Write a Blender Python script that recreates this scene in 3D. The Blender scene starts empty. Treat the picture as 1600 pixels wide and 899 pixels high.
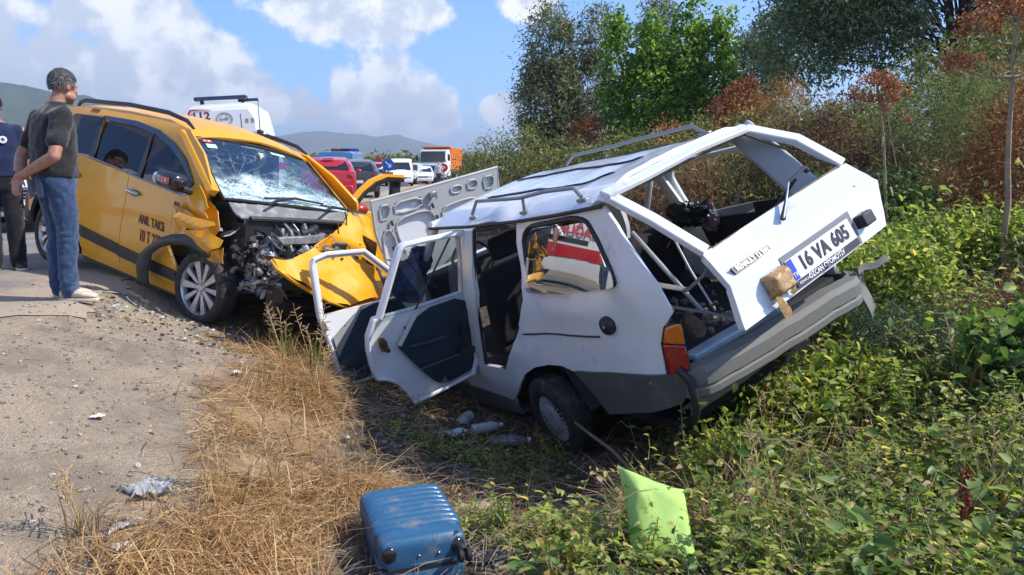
import bpy, bmesh, math, random
import numpy as np
from mathutils import Matrix, Vector, noise as mnoise
from mathutils.geometry import delaunay_2d_cdt
PI = math.pi
rad = math.radians
random.seed(7)
RNG = np.random.default_rng(11)
SC = bpy.context.scene
COL = SC.collection

# ------------------------------------------------------------------ camera, sky, sun, exposure
cam = bpy.data.cameras.new('camera')
cam.sensor_width = 36.0
cam.lens = 27.2
cam.clip_start = 0.05
cam.clip_end = 30000
camo = bpy.data.objects.new('camera', cam)
COL.objects.link(camo)
camo.location = (0, 0, 1.0)
camo.rotation_euler = (rad(90 - 8.5), 0, 0)
SC.camera = camo
SC.render.resolution_x, SC.render.resolution_y = 1024, 575
SC.view_settings.view_transform = 'Standard'
SC.view_settings.look = 'None'
SC.view_settings.exposure = 0.84
SC.view_settings.gamma = 1.0
SUN_DIR = Vector((1.0, -0.12, 1.08)).normalized()      # towards the sun
HAZE = 0.00058
SUN_EL = math.asin(SUN_DIR.z)
SUN_AZ = math.atan2(SUN_DIR.x, SUN_DIR.y)
sl = bpy.data.lights.new('sun', 'SUN')
sl.energy = 3.6
sl.angle = rad(0.53)
sl.color = (1.0, 0.94, 0.85)
so = bpy.data.objects.new('sun', sl)
COL.objects.link(so)
so.rotation_euler = SUN_DIR.to_track_quat('Z', 'Y').to_euler()

class NT:
    """tiny node tree writer"""
    def __init__(s, tree):
        s.t = tree
        s.n = tree.nodes
    def __call__(s, typ, _props=None, **inp):
        nd = s.n.new(typ)
        for k, v in (_props or {}).items():
            setattr(nd, k, v)
        for k, v in inp.items():
            key = int(k[1:]) if k[0] == 'i' and k[1:].isdigit() else k.replace('_', ' ')
            s.put(nd.inputs[key], v)
        return nd
    def put(s, sock, v):
        if isinstance(v, bpy.types.NodeSocket):
            s.t.links.new(v, sock)
        elif isinstance(v, bpy.types.Node):
            s.t.links.new(v.outputs[0], sock)
        else:
            if isinstance(v, (tuple, list)) and len(v) == 3 and sock.type == 'RGBA':
                v = (*v, 1)
            sock.default_value = v
    def math(s, op, a, b=0.0, clamp=False):
        nd = s.n.new('ShaderNodeMath')
        nd.operation = op
        nd.use_clamp = clamp
        s.put(nd.inputs[0], a)
        s.put(nd.inputs[1], b)
        return nd.outputs[0]
    def mix(s, f, a, b):
        nd = s.n.new('ShaderNodeMix')
        nd.data_type = 'RGBA'
        s.put(nd.inputs[0], f)
        s.put(nd.inputs[6], a)
        s.put(nd.inputs[7], b)
        return nd.outputs[2]
    def ramp(s, f, stops, interp='LINEAR'):
        nd = s.n.new('ShaderNodeValToRGB')
        e = nd.color_ramp.elements
        nd.color_ramp.interpolation = interp
        while len(e) < len(stops):
            e.new(0.5)
        for el, (p, c) in zip(e, stops):
            el.position = p
            el.color = (*c, 1) if len(c) == 3 else c
        s.put(nd.inputs[0], f)
        return nd.outputs[0]
    def smooth(s, v, lo, hi):
        nd = s.n.new('ShaderNodeMapRange')
        nd.interpolation_type = 'SMOOTHSTEP'
        s.put(nd.inputs[0], v)
        nd.inputs[1].default_value = lo
        nd.inputs[2].default_value = hi
        return nd.outputs[0]
    def noise(s, vec, scale, detail=4, rough=0.55):
        nd = s.n.new('ShaderNodeTexNoise')
        if vec is not None:
            s.put(nd.inputs['Vector'], vec)
        nd.inputs['Scale'].default_value = scale
        nd.inputs['Detail'].default_value = detail
        nd.inputs['Roughness'].default_value = rough
        return nd.outputs[0]

world = bpy.data.worlds.new('World')
SC.world = world
world.use_nodes = True
wt = NT(world.node_tree)
wt.n.clear()
sky = wt.n.new('ShaderNodeTexSky')
sky.sky_type = 'NISHITA'
sky.sun_disc = False
sky.sun_elevation = SUN_EL
sky.sun_rotation = SUN_AZ
sky.air_density = 1.0
sky.dust_density = 0.6
sky.ozone_density = 1.6
tc = wt('ShaderNodeTexCoord')
gen = tc.outputs['Generated']
sep = wt('ShaderNodeSeparateXYZ', Vector=gen)
# cumulus: blobs round chosen sky directions, edges broken up by noise; elsewhere added noise clouds out of view, cover raised for fill light
def sky_dir(px, py):
    a = (px - 800) / 1209.0
    b = -(py - 449.5) / 1209.0
    c, s_ = math.cos(rad(8.5)), math.sin(rad(8.5))
    return Vector((a, c + b * s_, -s_ + b * c)).normalized()
CLOUDS = [(130, 15, .075), (205, 45, .075), (255, 85, .07), (300, 125, .06), (355, 150, .05), (400, 168, .035), (110, 85, .055), (190, 120, .07), (285, 22, .028), (250, 10, .045),
          (45, 125, .05), (90, 140, .05), (500, 18, .05), (560, 12, .06), (605, 28, .05), (655, 12, .035), (545, 150, .055), (600, 135, .05), (655, 165, .045), (490, 172, .035), (590, 178, .06), (690, 188, .022),
          (792, 172, .024), (822, -8, .035), (-120, 60, .14), (-250, 170, .11), (60, -120, .16), (1750, 120, .12), (2000, 60, .16), (600, -190, .12)]
n1 = wt.noise(gen, 10.0, 7, 0.6)
n2 = wt.noise(gen, 22.0, 5, 0.6)
dens = None
for (px, py, r) in CLOUDS:
    d = sky_dir(px, py)
    ds = wt('ShaderNodeVectorMath', {'operation': 'SUBTRACT'}, i0=gen, i1=tuple(d))
    dm = wt('ShaderNodeVectorMath', {'operation': 'MULTIPLY'}, i0=ds, i1=(1, 1, 1.25))
    ln = wt('ShaderNodeVectorMath', {'operation': 'LENGTH'}, i0=dm)
    g = wt.math('SUBTRACT', 1.0, wt.math('DIVIDE', ln.outputs['Value'], r * 1.25))
    dens = g if dens is None else wt.math('SMOOTH_MAX', dens, g)
    if dens is not g:
        dens.node.inputs[2].default_value = 0.25
glob = wt.math('MULTIPLY', wt.math('SUBTRACT', wt.noise(gen, 3.1, 4), 0.50), 2.5)
front = wt.smooth(sep.outputs['Y'], 0.35, 0.75)
glob = wt.math('SUBTRACT', glob, wt.math('MULTIPLY', front, 3.0))
dens = wt.math('MAXIMUM', dens, glob)
brk = wt.math('ADD', wt.math('MULTIPLY', wt.math('SUBTRACT', n1, 0.5), 2.0), wt.math('MULTIPLY', wt.math('SUBTRACT', n2, 0.5), 0.8))
dn = wt.math('SUBTRACT', wt.math('ADD', dens, brk), 0.08)
cov = wt.smooth(dn, 0.02, 0.34)
above = wt.smooth(sep.outputs['Z'], -0.02, 0.06)
cov = wt.math('MULTIPLY', cov, wt.math('MULTIPLY', above, 0.93))
n3 = wt.noise(wt('ShaderNodeVectorMath', {'operation': 'ADD'}, i0=gen, i1=(-0.022, 0, -0.026)), 10.0, 7, 0.6)
lit = wt.smooth(wt.math('ADD', wt.math('MULTIPLY', wt.math('SUBTRACT', n1, n3), 4.2), wt.math('SUBTRACT', 0.62, wt.math('MULTIPLY', dens, 0.38))), 0.12, 0.78)
ccol = wt.mix(lit, (2.9, 3.2, 3.6), (5.0, 5.0, 5.0))
skc = wt.mix(1.0, sky.outputs[0], (0.41, 0.63, 0.97))
skc.node.blend_type = 'MULTIPLY'
col = wt.mix(cov, skc, ccol)
bg = wt('ShaderNodeBackground', Color=col, Strength=0.15)
wo = wt('ShaderNodeOutputWorld', Surface=bg)

# ------------------------------------------------------------------ materials
MATS = {}
def mat(name, col, rough=0.6, metal=0.0, var=0.0, vscale=6.0, bump=0.0, bscale=40.0, coat=0.0, col2=None, spec=0.5, dirt=None, dirt_amt=0.5, dirt_scale=3.0, trans=0.0, alpha=None):
    if name in MATS:
        return MATS[name]
    m = bpy.data.materials.new(name)
    m.use_nodes = True
    t = NT(m.node_tree)
    b = t.n['Principled BSDF']
    b.inputs['Roughness'].default_value = rough
    b.inputs['Metallic'].default_value = metal
    b.inputs['Coat Weight'].default_value = coat
    b.inputs['Coat Roughness'].default_value = 0.06
    b.inputs['Specular IOR Level'].default_value = spec
    co = t('ShaderNodeTexCoord').outputs['Object']
    c = (*col, 1)
    if var or col2:
        c2 = col2 if col2 else tuple(x * (1 - var) for x in col)
        f = t.smooth(t.noise(co, vscale, 6, 0.65), 0.35, 0.65)
        c = t.mix(f, col, c2)
    if dirt:
        f = t.smooth(t.noise(co, dirt_scale, 8, 0.7), 0.62 - dirt_amt * 0.25, 0.85 - dirt_amt * 0.1)
        c = t.mix(f, c if not isinstance(c, tuple) else c[:3], dirt)
        t.put(b.inputs['Roughness'], t.math('ADD', rough, t.math('MULTIPLY', f, 0.4 * (1 - rough)), True))
    t.put(b.inputs['Base Color'], c)
    if bump:
        bn = t('ShaderNodeBump', Strength=bump, Distance=0.01, Height=t.noise(co, bscale, 5, 0.6))
        t.put(b.inputs['Normal'], bn)
    if trans:
        b.inputs['Transmission Weight'].default_value = trans
    if alpha is not None:
        b.inputs['Alpha'].default_value = alpha
    MATS[name] = m
    return m
def glass(name, tint=(0.9, 0.95, 0.95), refl=0.08, opaque=0.0, dark=(0.02, 0.025, 0.03), fres=1.0):
    """thin pane: see-through with a mirror film that grows at grazing angles"""
    if name in MATS:
        return MATS[name]
    m = bpy.data.materials.new(name)
    m.use_nodes = True
    t = NT(m.node_tree)
    t.n.clear()
    tr = t('ShaderNodeBsdfTransparent', Color=tint)
    df = t('ShaderNodeBsdfDiffuse', Color=dark)
    body = t('ShaderNodeMixShader', i0=opaque, i1=tr.outputs[0], i2=df.outputs[0])
    gl = t('ShaderNodeBsdfGlossy', Color=(1, 1, 1), Roughness=0.015)
    fr = t('ShaderNodeFresnel', IOR=1.5)
    f = t.math('ADD', t.math('MULTIPLY', fr.outputs[0], fres), refl, True)
    ms = t('ShaderNodeMixShader', i0=f, i1=body.outputs[0], i2=gl.outputs[0])
    t('ShaderNodeOutputMaterial', Surface=ms.outputs[0])
    MATS[name] = m
    return m
def leafmat(name, stops, rough=0.55, transl=0.35, interp='LINEAR'):
    """leaf colour picked per leaf from the attribute 'rnd'"""
    if name in MATS:
        return MATS[name]
    m = bpy.data.materials.new(name)
    m.use_nodes = True
    t = NT(m.node_tree)
    t.n.clear()
    at = t('ShaderNodeAttribute', {'attribute_name': 'rnd'})
    c = t.ramp(at.outputs['Fac'], stops, interp)
    b = t('ShaderNodeBsdfPrincipled', Base_Color=c, Roughness=rough)
    b.inputs['Specular IOR Level'].default_value = 0.35
    tl = t('ShaderNodeBsdfTranslucent', Color=t.mix(1.0, c, (1.5, 1.55, 1.0)))
    tl.inputs[0].links[0].from_node.blend_type = 'MULTIPLY'
    ms = t('ShaderNodeMixShader', i0=transl, i1=b.outputs[0], i2=tl.outputs[0])
    t('ShaderNodeOutputMaterial', Surface=ms.outputs[0])
    MATS[name] = m
    return m

# ------------------------------------------------------------------ mesh building
class MB:
    def __init__(s):
        s.v = []
        s.f = []
    def add(s, vs, fs):
        o = len(s.v)
        s.v += [tuple(p) for p in vs]
        s.f += [tuple(i + o for i in f) for f in fs]
        return s
    def box(s, c, d, rot=None, taper=1.0):
        x, y, z = (k / 2 for k in d)
        vs = [Vector((sx * x * (taper if sz > 0 else 1), sy * y * (taper if sz > 0 else 1), sz * z)) for sz in (-1, 1) for sy in (-1, 1) for sx in (-1, 1)]
        if rot is not None:
            vs = [rot @ v for v in vs]
        c = Vector(c)
        return s.add([v + c for v in vs], [(0, 2, 3, 1), (4, 5, 7, 6), (0, 1, 5, 4), (2, 6, 7, 3), (0, 4, 6, 2), (1, 3, 7, 5)])
    def tube(s, pts, r, seg=8, cap=True, flat=None, up=None):
        pts = [Vector(p) for p in pts]
        n = len(pts)
        rs = r if isinstance(r, (list, tuple)) else [r] * n
        u = Vector(up) if up else Vector((0.13, 0.21, 0.97))
        o = len(s.v)
        for i, p in enumerate(pts):
            t = (pts[min(i + 1, n - 1)] - pts[max(i - 1, 0)])
            t = t.normalized() if t.length > 1e-9 else Vector((0, 0, 1))
            a = u - t * u.dot(t)
            if a.length < 1e-4:
                a = Vector((1, 0, 0)) - t * t.x
            a.normalize()
            u = a
            b = t.cross(a)
            for k in range(seg):
                an = 2 * PI * (k + 0.5) / seg
                s.v.append(tuple(p + a * (math.cos(an) * rs[i] * (flat or 1)) + b * (math.sin(an) * rs[i])))
        for i in range(n - 1):
            for k in range(seg):
                k2 = (k + 1) % seg
                s.f.append((o + i * seg + k, o + i * seg + k2, o + (i + 1) * seg + k2, o + (i + 1) * seg + k))
        if cap:
            s.f.append(tuple(o + k for k in reversed(range(seg))))
            s.f.append(tuple(o + (n - 1) * seg + k for k in range(seg)))
        return s
    def lathe(s, prof, seg=32, axis='y', c=(0, 0, 0), ripple=None):
        """prof: list of (radius, along axis)"""
        o = len(s.v)
        for i, (r, a) in enumerate(prof):
            for k in range(seg):
                an = 2 * PI * k / seg
                rr = r + (ripple(i, k) if ripple else 0)
                p, q = rr * math.cos(an), rr * math.sin(an)
                v = {'y': (p, a, q), 'z': (p, q, a), 'x': (a, p, q)}[axis]
                s.v.append((v[0] + c[0], v[1] + c[1], v[2] + c[2]))
        for i in range(len(prof) - 1):
            for k in range(seg):
                k2 = (k + 1) % seg
                s.f.append((o + i * seg + k, o + (i + 1) * seg + k, o + (i + 1) * seg + k2, o + i * seg + k2))
        return s
    def ball(s, c, r, seg=12, rings=8, rot=None):
        r = r if isinstance(r, (tuple, list)) else (r, r, r)
        o = len(s.v)
        c = Vector(c)
        for i in range(rings + 1):
            th = PI * i / rings
            for k in range(seg):
                ph = 2 * PI * k / seg
                v = Vector((r[0] * math.sin(th) * math.cos(ph), r[1] * math.sin(th) * math.sin(ph), r[2] * math.cos(th)))
                if rot is not None:
                    v = rot @ v
                s.v.append(tuple(v + c))
        for i in range(rings):
            for k in range(seg):
                k2 = (k + 1) % seg
                s.f.append((o + i * seg + k, o + (i + 1) * seg + k, o + (i + 1) * seg + k2, o + i * seg + k2))
        return s
    def loft(s, rings, cap=True, closed=True):
        o = len(s.v)
        m = len(rings[0])
        for r in rings:
            s.v += [tuple(p) for p in r]
        for i in range(len(rings) - 1):
            for k in range(m if closed else m - 1):
                k2 = (k + 1) % m
                s.f.append((o + i * m + k, o + i * m + k2, o + (i + 1) * m + k2, o + (i + 1) * m + k))
        if cap and closed:
            s.f.append(tuple(o + k for k in reversed(range(m))))
            s.f.append(tuple(o + (len(rings) - 1) * m + k for k in range(m)))
        return s
    def grid(s, fn, nu, nv):
        o = len(s.v)
        for i in range(nu + 1):
            for j in range(nv + 1):
                s.v.append(tuple(fn(i / nu, j / nv)))
        for i in range(nu):
            for j in range(nv):
                a = o + i * (nv + 1) + j
                s.f.append((a, a + nv + 1, a + nv + 2, a + 1))
        return s
    def prism(s, poly, off):
        """poly of 3-D points pushed along off"""
        off = Vector(off)
        n = len(poly)
        o = len(s.v)
        s.v += [tuple(p) for p in poly] + [tuple(Vector(p) + off) for p in poly]
        s.f.append(tuple(o + k for k in range(n)))
        s.f.append(tuple(o + n + k for k in reversed(range(n))))
        for k in range(n):
            k2 = (k + 1) % n
            s.f.append((o + k, o + n + k, o + n + k2, o + k2))
        return s

def inside(p, poly):
    x, y = p
    c = False
    n = len(poly)
    for i in range(n):
        x1, y1 = poly[i]
        x2, y2 = poly[i - 1]
        if (y1 > y) != (y2 > y) and x < (x2 - x1) * (y - y1) / (y2 - y1) + x1:
            c = not c
    return c
def resample(poly, step):
    out = []
    n = len(poly)
    for i in range(n):
        a, b = Vector(poly[i]), Vector(poly[(i + 1) % n])
        k = max(1, int(math.ceil((b - a).length / step)))
        out += [tuple(a.lerp(b, j / k)) for j in range(k)]
    return out
def chaikin(poly, it=1, w=0.25):
    for _ in range(it):
        out = []
        n = len(poly)
        for i in range(n):
            a, b = Vector(poly[i]), Vector(poly[(i + 1) % n])
            out += [tuple(a.lerp(b, w)), tuple(a.lerp(b, 1 - w))]
        poly = out
    return poly
def panel(outline, f3, holes=(), step=0.08, smooth=0, mb=None):
    """sheet cut to a 2-D outline (with holes) and bent by f3(u, v) into space"""
    mb = mb or MB()
    outline = chaikin([tuple(p) for p in outline], smooth) if smooth else [tuple(p) for p in outline]
    loops = [resample(outline, step)] + [resample([tuple(p) for p in h], step) for h in holes]
    pts, edges = [], []
    for l in loops:
        o = len(pts)
        pts += [Vector(p) for p in l]
        edges += [(o + i, o + (i + 1) % len(l)) for i in range(len(l))]
    xs = [p[0] for p in outline]
    ys = [p[1] for p in outline]
    nx = int((max(xs) - min(xs)) / step) + 1
    ny = int((max(ys) - min(ys)) / step) + 1
    bd = [Vector(p) for l in loops for p in l]
    for i in range(nx + 1):
        for j in range(ny + 1):
            q = (min(xs) + (i + 0.5 * (j % 2)) * step, min(ys) + j * step)
            if inside(q, loops[0]) and not any(inside(q, h) for h in loops[1:]):
                vq = Vector(q)
                if min((vq - b).length_squared for b in bd) > (0.45 * step) ** 2:
                    pts.append(vq)
    v, e, f, *_ = delaunay_2d_cdt(pts, edges, [], 0, 1e-6)
    faces = []
    for t in f:
        c = [sum(v[i][k] for i in t) / len(t) for k in (0, 1)]
        if inside(c, loops[0]) and not any(inside(c, h) for h in loops[1:]):
            faces.append(t)
    return mb.add([f3(p[0], p[1]) for p in v], faces)
def plane_frame(pts):
    """least-squares-ish frame of nearly flat 3-D points"""
    p = np.array(pts, float)
    c = p.mean(0)
    u, s_, vt = np.linalg.svd(p - c)
    return Vector(c), Vector(vt[0]), Vector(vt[1]), Vector(vt[2])
def flat_panel(pts, holes=(), bulge=None, step=0.08, smooth=0, face=None):
    """sheet cut in the plane of 3-D points; bulge(u, v, p) gives the rise along the normal"""
    c, a, b, n = plane_frame(pts)
    if face is not None and n.dot(Vector(face)) < 0:
        n = -n
        b = -b
    if a.cross(b).dot(n) < 0:
        b = -b
    to2 = lambda p: ((Vector(p) - c).dot(a), (Vector(p) - c).dot(b))
    def f3(u, v):
        p = c + a * u + b * v
        return p + n * (bulge(u, v, p) if bulge else 0)
    return panel([to2(p) for p in pts], f3, [[to2(p) for p in h] for h in holes], step, smooth), n

def obj(name, mb, m, parent=None, smooth=True, angle=38, solid=0.0, bevel=0.0, subsurf=0, loc=None, rot=None, offset=-1, face=None, seg=2):
    me = bpy.data.meshes.new(name)
    me.from_pydata(mb.v, [], mb.f)
    bm = bmesh.new()
    bm.from_mesh(me)
    bmesh.ops.remove_doubles(bm, verts=bm.verts, dist=1e-5)
    bmesh.ops.recalc_face_normals(bm, faces=bm.faces)
    if face is not None:
        fv = Vector(face)
        s_ = sum(f.normal.dot(fv) * f.calc_area() for f in bm.faces)
        if s_ < 0:
            bmesh.ops.reverse_faces(bm, faces=bm.faces)
    bm.to_mesh(me)
    bm.free()
    if smooth:
        me.shade_smooth()
        me.set_sharp_from_angle(angle=rad(angle))
        if solid and len(me.polygons):
            ei = np.zeros(len(me.loops), np.int32)
            me.loops.foreach_get('edge_index', ei)
            for k in np.nonzero(np.bincount(ei, minlength=len(me.edges)) == 1)[0]:
                me.edges[int(k)].use_edge_sharp = True
    me.materials.append(m)
    o = bpy.data.objects.new(name, me)
    COL.objects.link(o)
    if parent:
        o.parent = parent
    if loc:
        o.location = loc
    if rot:
        o.rotation_euler = rot
    if subsurf:
        md = o.modifiers.new('subdivide', 'SUBSURF')
        md.levels = md.render_levels = subsurf
    if solid:
        md = o.modifiers.new('thickness', 'SOLIDIFY')
        md.thickness = solid
        md.offset = offset
        md.use_even_offset = False
    if bevel:
        md = o.modifiers.new('bevel', 'BEVEL')
        md.width = bevel
        md.segments = seg
        md.limit_method = 'ANGLE'
        md.angle_limit = rad(40)
    return o
def thing(name, label, cat, loc=(0, 0, 0), rz=0.0, group=None, M=None):
    o = bpy.data.objects.new(name, None)
    o.empty_display_size = 0.2
    COL.objects.link(o)
    if M is not None:
        o.matrix_world = M
    else:
        o.location = loc
        o.rotation_euler = (0, 0, rz)
    return tag(o, label, cat, group)
def tag(o, label=None, cat=None, group=None, kind=None):
    if label:
        o['label'] = label
    if cat:
        o['category'] = cat
    if group:
        o['group'] = group
    if kind:
        o['kind'] = kind
    return o
def copy_tree(o, parent=None):
    c = o.copy()
    COL.objects.link(c)
    if parent:
        c.parent = parent
    for ch in list(o.children):
        copy_tree(ch, c)
    return c
def text_mb(body, size, f3, depth=0.002, align='CENTER', sx=1.0, bold=0.0, spacing=1.0):
    """letters as a mesh; f3(u, v, w) places flat letter coordinates in space"""
    cu = bpy.data.curves.new('lettering', 'FONT')
    cu.body = body
    cu.size = size
    cu.align_x = align
    cu.align_y = 'CENTER'
    cu.extrude = depth
    cu.offset = bold
    cu.resolution_u = 3
    cu.space_character = spacing
    o = bpy.data.objects.new('lettering', cu)
    COL.objects.link(o)
    dg = bpy.context.evaluated_depsgraph_get()
    me = bpy.data.meshes.new_from_object(o.evaluated_get(dg))
    mb = MB().add([f3(v.co.x * sx, v.co.y, v.co.z) for v in me.vertices], [tuple(p.vertices) for p in me.polygons])
    bpy.data.objects.remove(o)
    bpy.data.curves.remove(cu)
    bpy.data.meshes.remove(me)
    return mb
def frame_map(c, u, v, n):
    c, u, v, n = Vector(c), Vector(u).normalized(), Vector(v).normalized(), Vector(n).normalized()
    return lambda a, b, w=0: c + u * a + v * b + n * w
def interp(x, xs, ys):
    return float(np.interp(x, xs, ys))
def fbm(p, s=1.0, o=4):
    return mnoise.fractal(Vector(p) * s, 0.9, 2.0, o)
def sheet_leaves(name, m, P, A, N, L, W, rnd, kind='leaf', parent=None, fold=0.25, curl=0.0):
    """many leaves in one mesh. P base points, A along, N up, L length, W width (numpy)"""
    n = len(P)
    A = A / np.maximum(np.linalg.norm(A, axis=1, keepdims=True), 1e-9)
    B = np.cross(N, A)
    B /= np.maximum(np.linalg.norm(B, axis=1, keepdims=True), 1e-9)
    N = np.cross(A, B)
    L = L[:, None]
    W = W[:, None]
    if kind == 'leaf':      # ovate, folded along the midrib: 7 points, 6 triangles
        q = [P, P + A * L * .40, P + A * L * .22 + B * W * .42 + N * W * fold, P + A * L * .22 - B * W * .42 + N * W * fold, P + A * L * .60 + B * W * .40 + N * (W * fold - L * curl * .3), P + A * L * .60 - B * W * .40 + N * (W * fold - L * curl * .3), P + A * L - N * L * curl]
        tri = [(0, 1, 2), (0, 3, 1), (1, 6, 4), (1, 4, 2), (1, 3, 5), (1, 5, 6)]
    elif kind == 'diamond':
        q = [P, P + A * L * .45 + B * W * .5, P + A * L + N * L * -curl, P + A * L * .45 - B * W * .5]
        tri = [(0, 2, 1), (0, 3, 2)]
    else:                   # blade: base pair, bent middle, tip
        q = [P + B * W * .5, P - B * W * .5, P + A * L * .55 + B * W * .4 + N * L * .02, P + A * L * .55 - B * W * .4 + N * L * .02, P + A * L - N * L * curl]
        tri = [(0, 1, 3), (0, 3, 2), (2, 3, 4)]
    k = len(q)
    V = np.stack(q, 1).reshape(-1, 3)
    T = (np.arange(n)[:, None, None] * k + np.array(tri)[None]).reshape(-1, 3)
    me = bpy.data.meshes.new(name)
    me.vertices.add(len(V))
    me.vertices.foreach_set('co', V.astype(np.float32).ravel())
    me.loops.add(T.size)
    me.loops.foreach_set('vertex_index', T.astype(np.int32).ravel())
    me.polygons.add(len(T))
    me.polygons.foreach_set('loop_start', np.arange(0, T.size, 3, dtype=np.int32))
    at = me.attributes.new('rnd', 'FLOAT', 'POINT')
    at.data.foreach_set('value', np.repeat(rnd, k).astype(np.float32))
    me.update(calc_edges=True)
    me.materials.append(m)
    o = bpy.data.objects.new(name, me)
    COL.objects.link(o)
    if parent:
        o.parent = parent
    return o
def rand_dirs(n):
    d = RNG.normal(size=(n, 3))
    return d / np.linalg.norm(d, axis=1, keepdims=True)
def pose(yaw, pitch, roll, t):
    cy, sy, cp, sp, cr, sr = (f(a) for a in (rad(yaw), rad(pitch), rad(roll)) for f in (math.cos, math.sin))
    Rz = Matrix(((cy, -sy, 0), (sy, cy, 0), (0, 0, 1)))
    Ry = Matrix(((cp, 0, sp), (0, 1, 0), (-sp, 0, cp)))
    Rx = Matrix(((1, 0, 0), (0, cr, -sr), (0, sr, cr)))
    return Matrix.Translation(Vector(t)) @ (Rz @ Ry @ Rx).to_4x4()

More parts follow.
